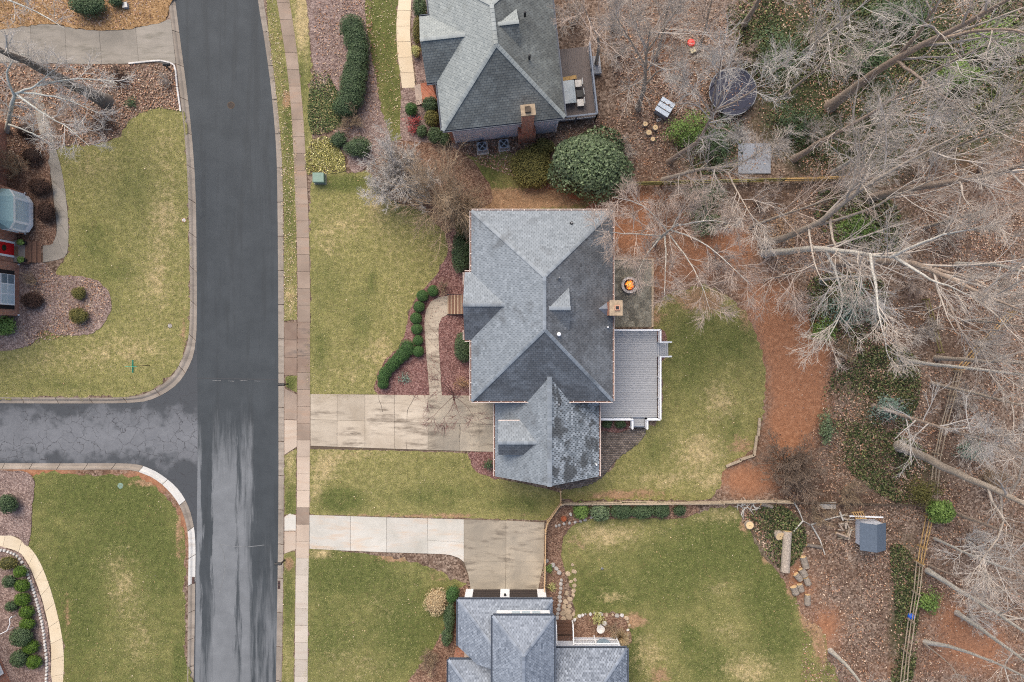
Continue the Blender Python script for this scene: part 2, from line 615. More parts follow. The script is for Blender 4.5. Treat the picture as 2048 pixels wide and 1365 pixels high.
    c = mix(nt, 1.0, c, ramp(nt, n2, [(0.3, (0.86, 0.86, 0.86)), (0.7, (1.12, 1.12, 1.12))]), 'MULTIPLY')
    finish(nt, bs, c, 0.75, n2, 0.25, 0.01, 0.35)
    M['asphalt_old'] = m

    def shingle(name, lo, hi, stain, amt, seed=0.0):
        m, nt, bs = new_mat(name)
        a = attr(nt, 'tint')
        c = ramp(nt, a.outputs['Fac'], [(0.0, lo), (1.0, hi)])
        p = pos(nt)
        n1 = noise(nt, p, 0.55, 6, 0.62, 0.4)
        n2 = noise(nt, p, 26, 3, 0.7)
        c = mix(nt, math_(nt, 'MULTIPLY', sstep(nt, n1, 0.52, 0.7), amt), c, stain)
        c = mix(nt, 1.0, c, ramp(nt, n2, [(0.3, (0.85, 0.85, 0.85)), (0.7, (1.13, 1.13, 1.13))]), 'MULTIPLY')
        finish(nt, bs, c, 0.62, n2, 0.3, 0.01, 0.55)
        return m
    def algae_shade(name, lo, hi, dark, cover):
        """shingles for slopes facing away from the sun: mottled algal growth, slope shade painted into the dark colour"""
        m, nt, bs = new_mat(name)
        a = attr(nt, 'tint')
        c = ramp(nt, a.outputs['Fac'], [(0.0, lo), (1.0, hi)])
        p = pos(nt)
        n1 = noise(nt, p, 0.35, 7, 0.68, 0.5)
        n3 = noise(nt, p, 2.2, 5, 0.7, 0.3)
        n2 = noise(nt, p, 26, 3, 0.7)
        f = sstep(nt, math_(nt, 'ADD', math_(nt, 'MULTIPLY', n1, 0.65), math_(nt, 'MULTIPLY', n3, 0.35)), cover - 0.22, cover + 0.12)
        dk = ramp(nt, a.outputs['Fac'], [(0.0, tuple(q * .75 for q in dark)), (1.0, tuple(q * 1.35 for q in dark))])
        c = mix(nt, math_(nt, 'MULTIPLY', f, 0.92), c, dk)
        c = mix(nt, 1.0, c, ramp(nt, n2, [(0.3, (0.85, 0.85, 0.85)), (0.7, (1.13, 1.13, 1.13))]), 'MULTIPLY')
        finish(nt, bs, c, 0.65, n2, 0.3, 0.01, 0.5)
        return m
    M['shingle_main'] = shingle('blue_grey_shingle', lin(112, 120, 126), lin(142, 150, 156), lin(92, 96, 99), 0.65)
    M['shingle_algae_shade'] = algae_shade('algae_and_shade_shingle', lin(114, 120, 125), lin(138, 144, 149), lin(84, 86, 88), 0.485)  # south and east slopes: algal stain plus slope shade painted into the colour
    M['shingle_north'] = shingle('pale_grey_shingle', lin(126, 133, 132), lin(154, 160, 157), lin(112, 116, 110), 0.5)
    M['shingle_north_algae_shade'] = algae_shade('mossy_shaded_grey_shingle', lin(112, 118, 118), lin(136, 142, 138), lin(86, 89, 86), 0.48)  # same slopes on the north house: moss tone and painted-in shade together
    M['shingle_south'] = shingle('slate_blue_shingle', lin(96, 105, 117), lin(146, 155, 166), lin(98, 106, 117), 0.4)
    M['underlay'] = simple('roof_underlay', lin(62, 66, 70), 0.9, 0.15)
    M['shed_roof'] = simple('slate_panel', lin(92, 104, 118), 0.7, 0.08)

    m, nt, bs = new_mat('red_brick')
    g = nd(nt, 'ShaderNodeNewGeometry')
    sp_ = nd(nt, 'ShaderNodeSeparateXYZ', {0: g.outputs['Position']})
    xy = math_(nt, 'ADD', sp_.outputs[0], sp_.outputs[1])
    cv = nd(nt, 'ShaderNodeCombineXYZ', {0: xy, 1: sp_.outputs[2], 2: 0.0})
    br = nd(nt, 'ShaderNodeTexBrick', {'Vector': cv.outputs[0], 'Color1': c4(lin(150, 88, 66)), 'Color2': c4(lin(188, 122, 94)), 'Mortar': c4(lin(176, 160, 146)),
                                       'Scale': 1.0, 'Mortar Size': 0.012, 'Brick Width': 0.24, 'Row Height': 0.085, 'Bias': 0.0})
    n1 = noise(nt, g.outputs['Position'], 3, 4)
    c = mix(nt, 1.0, br.outputs['Color'], ramp(nt, n1, [(0.3, (0.75, 0.75, 0.75)), (0.7, (1.15, 1.15, 1.15))]), 'MULTIPLY')
    finish(nt, bs, c, 0.9, br.outputs['Fac'], -0.5, 0.01, 0.2)
    M['brick'] = m
    M['white'] = simple('white_paint', lin(236, 238, 240), 0.5, 0.03)
    M['siding'] = simple('pale_grey_siding', lin(206, 210, 218), 0.6, 0.04)
    M['gutter'] = simple('copper_tan_gutter', lin(150, 114, 98), 0.5, 0.12)
    M['gutter_lip'] = simple('white_gutter_lip', lin(232, 214, 202), 0.5, 0.05)
    M['gutter_dark'] = simple('dark_gutter', lin(84, 92, 104), 0.5, 0.08)
    M['deck'] = simple('grey_composite_board', lin(168, 170, 172), 0.6, 0.06, 5, objvar=0.06)
    M['deck_dark'] = simple('weathered_deck_board', lin(96, 86, 82), 0.6, 0.12, 4, objvar=0.1)
    M['deck_brown'] = simple('brown_deck_board', lin(96, 70, 56), 0.7, 0.12, 4, objvar=0.1)
    M['grey_paint'] = simple('grey_paint', lin(122, 130, 142), 0.6, 0.06)
    M['timber'] = simple('weathered_timber', lin(168, 152, 130), 0.9, 0.18, 5, objvar=0.12)
    M['timber_yellow'] = simple('fresh_split_rail', lin(186, 152, 100), 0.9, 0.18, 5, objvar=0.14)
    M['timber_moss'] = simple('mossy_fence_rail', lin(132, 122, 74), 0.9, 0.2, 4, objvar=0.1)
    M['timber_dark'] = simple('dark_wet_timber', lin(90, 78, 66), 0.9, 0.2, 4, objvar=0.1)
    M['picket'] = simple('tan_picket', lin(206, 176, 138), 0.85, 0.12, 5, objvar=0.12)
    M['step_wood'] = simple('brown_brick_step', lin(128, 96, 78), 0.85, 0.12, 6, objvar=0.1)
    M['stone'] = simple('grey_stone', lin(172, 166, 158), 0.9, 0.16, 5, objvar=0.16)
    M['stone_tan'] = simple('tan_stepping_stone', lin(178, 158, 132), 0.9, 0.14, 5, objvar=0.16)
    M['stone_white'] = simple('pale_edging_stone', lin(206, 202, 196), 0.9, 0.12, 5, objvar=0.14)
    M['flag'] = simple('dark_flagstone', lin(136, 132, 118), 0.8, 0.22, 2.2, objvar=0.32)
    M['flag_joint'] = simple('flagstone_joint', lin(150, 142, 126), 0.95, 0.15, 8)
    M['paver_joint'] = simple('paver_joint', lin(74, 66, 60), 0.95, 0.15, 8)
    M['paver'] = tinted('tumbled_paver', lin(94, 86, 80), lin(142, 130, 120), 0.85)
    M['black'] = simple('black_metal', lin(34, 35, 38), 0.45, 0.08)
    M['dark'] = simple('dark_opening', lin(40, 36, 36), 0.6, 0.1)
    M['door_dark'] = simple('dark_brown_garage_door', lin(62, 54, 52), 0.6, 0.1)
    M['metal'] = simple('galvanised_metal', lin(148, 150, 152), 0.4, 0.08, metal=0.5)
    M['ac'] = simple('ac_grey', lin(150, 158, 168), 0.5, 0.06)
    M['green_box'] = simple('utility_green', lin(124, 148, 132), 0.5, 0.05)
    M['sign_green'] = simple('sign_green', lin(60, 170, 140), 0.4, 0.05)
    M['red'] = simple('red_paint', lin(196, 28, 34), 0.4, 0.06)
    M['toy_red'] = simple('red_plastic', lin(226, 62, 50), 0.4, 0.05)
    M['cream'] = simple('cream_plastic', lin(226, 212, 170), 0.5, 0.05)
    M['blue'] = simple('blue_rubber', lin(44, 96, 196), 0.35, 0.05)
    M['navy'] = simple('trampoline_mat', lin(54, 56, 72), 0.7, 0.1)
    M['glass'] = simple('window_glass', lin(120, 136, 146), 0.12, 0.1, spec=0.8)
    M['glass_pale'] = simple('pale_window_glass', lin(196, 210, 216), 0.15, 0.06, spec=0.7)
    M['tarp'] = simple('grey_board', lin(146, 150, 156), 0.7, 0.08)
    M['tarp_pale'] = simple('pale_crate_panel', lin(200, 210, 218), 0.5, 0.05)
    M['terracotta'] = simple('terracotta', lin(168, 96, 62), 0.8, 0.1)
    M['mat_tan'] = simple('door_mat', lin(126, 112, 84), 0.95, 0.12, 20)
    M['teal'] = simple('teal_metal_roof', lin(128, 156, 158), 0.5, 0.08)
    M['log_bark'] = simple('log_bark', lin(150, 139, 126), 0.95, 0.26, 9)
    M['bark_dark'] = simple('dark_bark', lin(122, 112, 102), 0.95, 0.26, 9)
    M['bark'] = simple('grey_brown_bark', lin(176, 163, 148), 0.95, 0.26, 9)
    M['bark_pale'] = simple('pale_grey_bark', lin(200, 195, 184), 0.95, 0.26, 9)
    M['bark_brown'] = simple('brown_bark', lin(170, 152, 136), 0.95, 0.26, 9)
    M['bark_grey'] = simple('lichen_grey_bark', lin(194, 194, 184), 0.95, 0.26, 9)
    M['bark_maple'] = simple('maple_bark', lin(98, 74, 68), 0.9, 0.2, 6)
    M['twig'] = simple('grey_twigs', lin(194, 183, 171), 0.95, 0.14, 1.2)
    M['twig_pale'] = simple('pale_twigs', lin(206, 199, 190), 0.95, 0.12, 1.2)
    M['twig_pink'] = simple('pinkish_twigs', lin(192, 174, 160), 0.95, 0.14, 1.2)
    M['twig_brown'] = simple('brown_twigs', lin(168, 147, 122), 0.95, 0.16, 1.2)
    M['twig_dark'] = simple('dark_brown_twigs', lin(142, 124, 108), 0.95, 0.18, 1.2)
    M['twig_maple'] = simple('maroon_twigs', lin(122, 82, 80), 0.9, 0.15, 1.2)
    M['cut_wood'] = simple('sawn_wood', lin(222, 192, 146), 0.85, 0.1, 8)
    M['box_leaf'] = tinted('boxwood_leaf', lin(30, 48, 24), lin(82, 116, 62), 0.6)
    M['hedge_leaf'] = tinted('hedge_leaf', lin(34, 46, 30), lin(92, 112, 76), 0.55)
    M['holly_leaf'] = tinted('holly_leaf', lin(28, 42, 26), lin(122, 140, 100), 0.5, spec=0.35)
    M['olive_leaf'] = tinted('olive_leaf', lin(52, 54, 28), lin(126, 120, 66), 0.7)
    M['lime_leaf'] = tinted('bright_green_leaf', lin(46, 70, 30), lin(134, 160, 82), 0.6)
    M['yellow_leaf'] = tinted('yellow_green_leaf', lin(94, 100, 52), lin(198, 192, 128), 0.7)
    M['burg_leaf'] = tinted('burgundy_leaf', lin(38, 28, 24), lin(84, 62, 52), 0.7)
    M['red_leaf'] = tinted('red_leaf', lin(104, 40, 42), lin(176, 86, 82), 0.6)
    M['blue_leaf'] = tinted('blue_green_leaf', lin(52, 72, 60), lin(136, 158, 140), 0.6)
    M['straw_leaf'] = tinted('dry_straw', lin(140, 116, 84), lin(214, 194, 154), 0.85)
    M['dead_leaf'] = tinted('dead_brown_leaf', lin(96, 70, 48), lin(186, 152, 116), 0.85)
    M['fallen'] = face_col('fallen_leaf')
    M['blade'] = face_col('grass_blade')
    m, nt, bs = new_mat('flame')
    a = attr(nt, 'tint')
    c = ramp(nt, a.outputs['Fac'], [(0.0, (1.0, 0.10, 0.005)), (0.5, (1.0, 0.32, 0.02)), (1.0, (1.0, 0.72, 0.18))])
    nt.links.new(c, bs.inputs['Emission Color'])
    bs.inputs['Emission Strength'].default_value = 0.75
    bs.inputs['Base Color'].default_value = (0.2, 0.05, 0.01, 1)
    M['flame'] = m


make_materials()

# ------------------------------------------------------------------ the setting: ground, roads, kerbs
def tone_fn(blobs, base=(0, 0, 0)):
    bl = [(*W2(b[0], b[1]), b[2] * S, b[3] * S if len(b) > 5 else b[2] * S, b[-2], b[-1]) for b in blobs]

    def f(X, Y):
        out = np.zeros((len(X), 4))
        out[:, :3] = base
        out[:, 3] = 1
        for (bx, by, rx, ry, ch, amt) in bl:
            d = ((X - bx) / rx) ** 2 + ((Y - by) / ry) ** 2
            k = amt * np.exp(-d * 0.9)
            out[:, ch] += k
        return np.clip(out, 0, 1)
    return f


ground_tone = tone_fn([], (0.1, 0.15, 0.2))
n_ = 900.0
gv = []
me = mesh_np('ground', [(-n_, -n_, -0.14), (n_, -n_, -0.14), (n_, n_, -0.14), (-n_, n_, -0.14)], [(0, 1, 2, 3)], M['litter'])
tag(obj('ground', me), kind='structure')

# edges of the asphalt and of the kerb backs, in photo pixels
E_ASPH = [(497, -140), (515, 0), (528, 80), (541, 176), (551, 290), (554, 400), (555.5, 600), (556, 800), (556, 1000), (554, 1180), (551, 1365), (549, 1500)]
E_BACK = [(508, -140), (527, 0), (539, 80), (551, 176), (562, 290), (566, 400), (567.5, 600), (568, 800), (567.5, 1000), (566, 1180), (563, 1365), (561, 1500)]
NW_ASPH = [(330, -140), (349, 0), (362, 100), (375, 200), (385, 300), (390.5, 400), (392, 520), (392.5, 630), (390, 685), (381, 724), (354, 768), (308, 797), (262, 806), (146, 807.5), (0, 807), (-160, 806)]
NW_BACK = [(318, -140), (336.5, 0), (349, 100), (361.5, 200), (371.5, 300), (376.5, 400), (379.5, 520), (380, 620), (376, 680), (363, 720), (340, 757), (293, 787), (240, 795), (146, 795.5), (0, 795), (-160, 794)]
SW_ASPH = [(-160, 927), (0, 927), (120, 927.5), (255, 928), (293, 936), (322, 951), (352, 976), (372, 1006), (384, 1042), (389.5, 1084), (389.5, 1160), (388, 1260), (386, 1365), (384, 1500)]
SW_BACK = [(-160, 939), (0, 939), (120, 940), (249, 940), (287, 948), (315, 962), (341, 986), (360, 1013), (372, 1048), (377, 1086), (376.5, 1160), (375.5, 1260), (374.5, 1365), (372, 1500)]


def sm(pts, step=0.3):
    return smooth_poly([W2(*p) for p in pts], False, step)


def arc(P):
    d = np.r_[0, np.cumsum(np.linalg.norm(np.diff(P, axis=0), axis=1))]
    return d / d[-1], d[-1]


def at_t(P, T, t):
    return np.array([np.interp(t, T, P[:, 0]), np.interp(t, T, P[:, 1])])


road_poly = [tuple(p) for p in sm(E_ASPH, 1.0)] + [W2(389, 1500)] + [W2(389, 1365), W2(392, 1084), W2(394, 930), W2(394, 806), W2(393, 700)] + [tuple(p) for p in sm(NW_ASPH[:8], 1.0)[::-1]]
sheet('main_road', road_poly, -0.11, M['asphalt'], smooth=False, jitter=0.0, grid=2.0, world_pts=True, edge=1.0)
side_poly = [tuple(p) for p in sm(NW_ASPH[7:], 0.6)] + [tuple(p) for p in sm(SW_ASPH, 0.6)] + [W2(391, 1500), W2(393, 1080), W2(397, 930), W2(397, 760), W2(395, 640)]
sheet('side_road', side_poly, -0.116, M['asphalt_old'], smooth=False, jitter=0.0, grid=2.0, world_pts=True, edge=1.0)
# transverse joint where the older lower course begins
mj = MB()
a, b = W2(393, 757), W2(556, 760)
mj.prism([(a[0], a[1] - .05), (b[0], b[1] - .05), (b[0], b[1] + .05), (a[0], a[1] + .05)], -0.112, -0.104)
jo = mj.build('road_seam', simple('seam_tar', lin(62, 64, 66), 0.6, 0.1))
tag(jo, kind='structure')
dash_mat = simple('worn_white_mark', lin(150, 150, 148), 0.8, 0.2, 6)
for k, (x0, x1) in enumerate(((424, 440), (455, 468), (480, 494), (508, 520))):
    q = MB()
    a, b = W2(x0, 761.5 + k % 2), W2(x1, 762 + k % 2)
    q.prism([(a[0], a[1] - .012), (b[0], b[1] - .012), (b[0], b[1] + .012), (a[0], a[1] + .012)], -0.11, -0.1)
    o = q.build('white_mark', dash_mat, jo)

# faint chalky tyre scuffs on the lower road
scuff = simple('chalk_scuff', lin(126, 128, 128), 0.9, 0.2, 3)
for pts in ([(440, 1090), (460, 1093), (490, 1095), (528, 1091)], [(440, 1091), (446, 1106), (449, 1130), (446, 1160), (436, 1190)]):
    e = smooth_poly([W2(*p) for p in pts], False, .5)
    q = MB()
    for i in range(len(e) - 1):
        d = (e[i + 1] - e[i]) / np.linalg.norm(e[i + 1] - e[i])
        nv = np.array([-d[1], d[0]]) * .025
        q.prism([tuple(e[i] - nv), tuple(e[i + 1] - nv), tuple(e[i + 1] + nv), tuple(e[i] + nv)], -0.11, -0.104)
    q.build('chalk_scuff', scuff, jo)


def kerb(name, A, B, mat, pale=(), seg=3.0):
    """kerb and gutter cast in segments between the asphalt edge A and the kerb back B"""
    A, B = sm(A, 0.3), sm(B, 0.3)
    TA, L = arc(A)
    TB, _ = arc(B)
    n = int(L / seg)
    base = MB()
    root = None
    prof = [(0.0, -0.105), (0.45, -0.095), (0.6, -0.03), (0.72, 0.006), (1.0, 0.012)]
    protos = []
    for i in range(n):
        t0, t1 = i / n + 0.0004 * 3 / seg, (i + 1) / n - 0.0004 * 3 / seg
        v, f = [], []
        K = 4
        for k in range(K + 1):
            t = t0 + (t1 - t0) * k / K
            p, q = at_t(A, TA, t), at_t(B, TB, t)
            for (s_, z) in prof:
                r_ = p + (q - p) * s_
                v.append((r_[0], r_[1], z))
            v.append((q[0], q[1], -0.13))
        m_ = len(prof) + 1
        for k in range(K):
            for j in range(m_ - 1):
                a0 = k * m_ + j
                f.append((a0, a0 + 1, a0 + m_ + 1, a0 + m_))
        protos.append((v, f, (t0 + t1) / 2))
    pm = MB()
    for k in range(len(A) - 1):
        p, q = A[k], B[min(int(k / len(A) * len(B)), len(B) - 1)]
    rt = bpy.data.objects.new(name, None)
    link(rt)
    tag(rt, kind='structure')
    for v, f, tm in protos:
        x_, y_ = at_t(A, TA, tm)
        pxm, pym = x_ / S + 1024, 682.5 - y_ / S
        if not (-120 < pxm < 2160 and -110 < pym < 1480):
            continue
        mt = mat
        for (x0, y0, x1, y1) in pale:
            if x0 <= pxm <= x1 and y0 <= pym <= y1:
                mt = M['kerb_pale']
        mm = MB()
        mm.add(v, [q[::-1] for q in f])
        o = mm.build('kerb_segment', mt, rt)
        # make normals face up
        if o.data.polygons[0].normal.z < 0:
            o.data.flip_normals()
    return rt


kerb('kerb_east', E_ASPH, E_BACK, M['kerb'])
kerb('kerb_northwest', NW_ASPH, NW_BACK, M['kerb'])
kerb('kerb_southwest', SW_ASPH, SW_BACK, M['kerb'], pale=((300, 940, 392, 1020), (370, 1080, 392, 1140)), seg=2.4)

# yards at kerb level (z = 0), woodland floor included
NB = -140
yard_tone = tone_fn([
    # red clay
    (1580, 700, 60, 70, 0, .9), (1625, 690, 40, 60, 0, .5), (1620, 790, 35, 60, 0, .5), (1570, 640, 50, 50, 0, .4), (1590, 800, 45, 80, 0, .9), (1500, 960, 60, 35, 0, 1.0), (1575, 880, 40, 50, 0, .8), (1450, 500, 60, 45, 0, .7),
    (1530, 600, 50, 50, 0, .7), (1260, 470, 50, 50, 0, .8), (1100, 395, 110, 25, 0, .9), (1200, 410, 60, 20, 0, .8), (1330, 560, 60, 40, 0, .5),
    (1600, 1170, 40, 60, 0, .5), (1655, 1260, 35, 50, 0, .7), (1950, 1300, 90, 60, 0, .7), (1900, 1230, 50, 40, 0, .5), (1320, 100, 50, 60, 0, .4), (1290, 410, 80, 30, 0, .6),
    (1400, 480, 80, 60, 0, .5), (1225, 430, 30, 40, 0, .5), (985, 395, 50, 25, 0, .5), (2000, 380, 60, 60, 0, .3), (1290, 330, 40, 30, 0, .3), (1780, 1350, 60, 30, 0, .3),
    # undergrowth
    (1560, 70, 80, 70, 1, .7), (1650, 170, 90, 80, 1, .8), (1760, 60, 110, 60, 1, .9), (1900, 160, 100, 90, 1, .9), (1700, 300, 110, 60, 1, .5), (2000, 60, 60, 60, 1, .6),
    (1720, 440, 60, 60, 1, .5), (1740, 800, 70, 80, 1, .5), (1790, 740, 60, 40, 1, .5), (1830, 960, 60, 50, 1, .5), (1520, 1090, 25, 70, 1, .5), (1815, 1160, 25, 90, 1, .7),
    (1800, 1270, 20, 80, 1, .7), (1640, 620, 60, 60, 1, .5), (1410, 300, 60, 60, 1, .5), (1720, 900, 60, 40, 1, .5), (1600, 1060, 40, 40, 1, .3),
    (1820, 120, 220, 140, 1, .75), (1620, 230, 100, 100, 1, .6), (1760, 300, 90, 50, 1, .5), (1960, 260, 80, 50, 1, .4), (1950, 220, 80, 60, 1, .4), (1780, 470, 60, 50, 1, .3),
    # damp humus
    (1850, 300, 120, 70, 2, .5), (1600, 400, 70, 40, 2, .4), (1830, 80, 180, 80, 2, .3),
    (1600, 950, 50, 70, 2, .8), (1750, 650, 80, 50, 2, .6), (1900, 650, 90, 60, 2, .5), (1700, 1000, 90, 40, 2, .5), (1950, 480, 90, 90, 2, .4), (1880, 880, 50, 60, 2, .5),
    (1230, 60, 60, 60, 2, .4), (1150, 240, 40, 30, 2, .4), (1480, 400, 60, 30, 2, .4),
], (0.12, 0.08, 0.12))
eb = [tuple(p) for p in sm(E_BACK, 1.0)]
east_poly = eb + [W2(2300, 1500), W2(2300, NB)]
sheet('yard_ground', east_poly, 0.0, M['litter'], smooth=False, jitter=0.0, grid=0.8, tone=yard_tone, world_pts=True, edge=1.0)
nwt = tone_fn([(100, 260, 60, 40, 2, .3), (200, 190, 80, 30, 2, .5), (60, 320, 60, 60, 2, .5), (200, 100, 150, 30, 1, .0)], (0.12, 0.0, 0.12))
nw_poly = [tuple(p) for p in sm(NW_BACK, 0.6)] + [W2(-160, NB)]
sheet('northwest_yard_ground', nw_poly, 0.0, M['litter'], smooth=False, jitter=0.0, grid=0.8, tone=nwt, world_pts=True, edge=0.8)
sw_poly = [tuple(p) for p in sm(SW_BACK, 0.6)] + [W2(-160, 1500)]
sheet('southwest_yard_ground', sw_poly, 0.0, M['litter'], smooth=False, jitter=0.0, grid=0.8, tone=tone_fn([(300, 960, 60, 30, 0, .8), (365, 1060, 20, 60, 0, .6), (80, 945, 60, 20, 0, .9)], (.2, .1, 0)), world_pts=True, edge=0.8)

# ------------------------------------------------------------------ lawns
LAWN = []          # (world boundary, tone function, name)


def lawn(name, pts, blobs, base=(0.2, 0.2, 0.0), z=0.006, density=1.0, jitter=0.1, smooth=True):
    z = z + 0.0004 * len(LAWN)
    blobs = [(*b[:-1], b[-1] * (.8 if b[-2] == 1 else 1)) for b in blobs]
    tf = tone_fn(blobs, base)
    o, b = sheet(name, pts, z, M['lawn'], tone=tf, jitter=jitter, grid=0.5, smooth=smooth)
    LAWN.append((b, tf, density, z))
    return o


lawn('front_lawn', [(621, 388), (640, 352), (700, 346), (745, 350), (780, 395), (850, 420), (893, 470), (897, 497), (892, 515), (868, 557), (836, 592), (820, 622), (812, 660), (800, 690), (770, 722), (754, 755), (756, 775), (755, 788), (622, 787), (621, 600)],
     [(690, 368, 50, 16, 0, .9), (650, 560, 40, 60, 0, .35), (720, 640, 30, 60, 0, .4), (640, 700, 20, 60, 0, .45), (745, 560, 10, 25, 0, .5), (660, 470, 30, 40, 1, .4), (740, 440, 60, 40, 1, .35), (820, 500, 50, 40, 1, .15), (760, 700, 30, 30, 1, .5), (800, 600, 20, 40, 1, .2), (690, 740, 60, 30, 1, .2), (760, 400, 30, 20, 1, .5)], (.12, .16, 0))
lawn('driveway_lawn', [(620, 899), (700, 900), (830, 903), (938, 907), (944, 930), (962, 948), (988, 956), (1050, 968), (1100, 980), (1121, 985), (1121, 1008), (1092, 1041), (940, 1037), (760, 1033), (620, 1029)],
     [(680, 1000, 40, 22, 0, 1.0), (880, 990, 110, 30, 0, .4), (1050, 1010, 60, 20, 0, .45), (900, 930, 60, 20, 0, .2), (650, 930, 30, 30, 1, .7), (720, 910, 60, 12, 1, .5), (630, 985, 15, 30, 1, .6), (860, 1033, 230, 5, 2, .7), (760, 960, 60, 20, 1, .15)], (.16, .1, 0), smooth=False)
lawn('south_front_lawn', [(619, 1101), (700, 1106), (790, 1116), (860, 1135), (910, 1160), (932, 1172), (905, 1195), (893, 1230), (886, 1262), (860, 1306), (835, 1340), (812, 1372), (780, 1420), (616, 1420), (616, 1300)],
     [(700, 1150, 80, 40, 0, .5), (820, 1260, 60, 60, 0, .45), (660, 1280, 40, 40, 0, .3), (760, 1220, 50, 50, 1, .2), (700, 1330, 80, 40, 1, .35), (890, 1150, 50, 18, 2, .5), (790, 1118, 60, 8, 2, .8), (640, 1108, 30, 8, 1, .8)], (.44, .1, 0))
lawn('rear_lawn', [(1306, 655), (1312, 612), (1345, 585), (1420, 575), (1488, 625), (1515, 680), (1531, 745), (1524, 830), (1511, 893), (1453, 936), (1438, 972), (1410, 999), (1280, 1000), (1130, 1000), (1125, 979), (1170, 972), (1206, 952), (1240, 914), (1268, 885), (1290, 852), (1322, 838), (1322, 720)],
     [(1390, 680, 60, 60, 0, .35), (1480, 680, 40, 50, 0, .35), (1380, 760, 50, 50, 0, .25), (1460, 860, 30, 30, 0, .3), (1310, 900, 30, 30, 0, .25), (1400, 900, 50, 40, 1, .7), (1440, 800, 40, 40, 1, .55), (1330, 960, 70, 25, 1, .5), (1250, 990, 110, 10, 2, .8), (1400, 600, 70, 30, 2, .8), (1500, 640, 30, 40, 2, .5), (1480, 890, 30, 25, 2, .6), (1430, 960, 30, 20, 1, .5), (1310, 630, 20, 30, 2, .5)], (.26, .1, 0.05))
lawn('south_rear_lawn', [(1122, 1110), (1130, 1068), (1168, 1040), (1230, 1032), (1340, 1036), (1400, 1026), (1465, 1012), (1490, 1050), (1520, 1105), (1560, 1150), (1592, 1195), (1605, 1230), (1640, 1255), (1655, 1310), (1660, 1420), (1255, 1420), (1256, 1300), (1246, 1235), (1200, 1228), (1150, 1240), (1146, 1190), (1133, 1150)],
     [(1450, 1090, 90, 50, 0, .6), (1340, 1160, 80, 60, 0, .35), (1540, 1190, 40, 50, 0, .7), (1380, 1275, 14, 18, 0, 1.0), (1190, 1190, 50, 40, 0, .5), (1560, 1280, 40, 40, 0, .5), (1270, 1300, 14, 60, 0, .6), (1420, 1330, 40, 40, 0, .4), (1200, 1080, 70, 25, 1, .55), (1150, 1100, 25, 40, 2, .5), (1240, 1060, 80, 16, 1, .4), (1440, 1030, 60, 15, 1, .6), (1270, 1240, 25, 20, 2, .9), (1300, 1310, 40, 50, 1, .55), (1320, 1350, 25, 30, 2, .7), (1460, 1260, 40, 25, 1, .4), (1500, 1340, 50, 30, 1, .7), (1490, 1050, 12, 24, 2, .8), (1535, 1110, 16, 24, 2, .8), (1582, 1175, 16, 24, 2, .8), (1615, 1230, 22, 30, 2, 1.0), (1640, 1290, 18, 50, 2, .8), (1440, 1180, 40, 20, 1, .35), (1225, 1195, 30, 10, 1, .6)], (.38, .1, 0))
lawn('northwest_lawn', [(368, 226), (373, 300), (377, 420), (379, 600), (375, 676), (350, 742), (295, 784), (235, 793), (100, 793), (-90, 793), (-90, 690), (20, 695), (60, 690), (88, 662), (100, 600), (112, 545), (135, 505), (137, 460), (134, 400), (124, 350), (112, 302), (140, 292), (195, 288), (240, 270), (262, 240), (310, 216)],
     [(265, 370, 40, 80, 0, .3), (190, 480, 40, 50, 0, .4), (235, 545, 60, 25, 0, .35), (120, 770, 120, 15, 0, .3), (210, 610, 40, 30, 0, .3), (330, 430, 30, 60, 1, .5), (310, 560, 40, 60, 1, .45), (260, 700, 80, 30, 1, .45), (120, 720, 80, 20, 1, .35), (190, 330, 60, 30, 1, .3), (368, 660, 6, 60, 2, .7), (330, 300, 40, 50, 1, .25)], (.16, .16, 0))
lawn('southwest_lawn', [(66, 952), (160, 950), (250, 952), (300, 966), (336, 1000), (360, 1040), (370, 1090), (371, 1200), (370, 1300), (369, 1420), (130, 1420), (128, 1330), (124, 1275), (112, 1220), (97, 1170), (78, 1125), (57, 1092), (64, 1030)],
     [(200, 990, 80, 30, 0, .6), (260, 1060, 60, 60, 0, .45), (330, 1130, 30, 60, 0, .3), (150, 1150, 40, 60, 0, .4), (160, 1260, 30, 60, 0, .35), (360, 1330, 8, 30, 0, 1.0), (250, 1180, 40, 60, 1, .5), (280, 1290, 40, 50, 1, .45), (240, 1050, 16, 12, 2, .6), (360, 1070, 10, 60, 2, .8), (300, 965, 50, 8, 2, .8), (135, 1230, 10, 60, 2, .6), (230, 1120, 40, 30, 1, .25)], (.5, .06, 0))
lawn('north_house_lawn', [(722, -60), (797, -60), (796, 10), (793, 60), (795, 110), (801, 180), (804, 268), (775, 280), (765, 235), (752, 170), (738, 90), (728, 30)],
     [(760, 60, 30, 80, 0, .4), (785, 200, 20, 60, 0, .3), (770, 250, 20, 30, 1, .3)], (.42, .08, 0))
lawn('side_yard_lawn', [(905, 320), (960, 312), (1030, 308), (1050, 360), (1100, 380), (1160, 402), (1170, 417), (1060, 421), (960, 421), (940, 380)],
     [(1000, 400, 90, 20, 2, .8), (1110, 395, 60, 16, 2, .9), (960, 340, 40, 20, 0, .4), (985, 370, 30, 20, 0, .3)], (.25, .05, .25), density=.6)
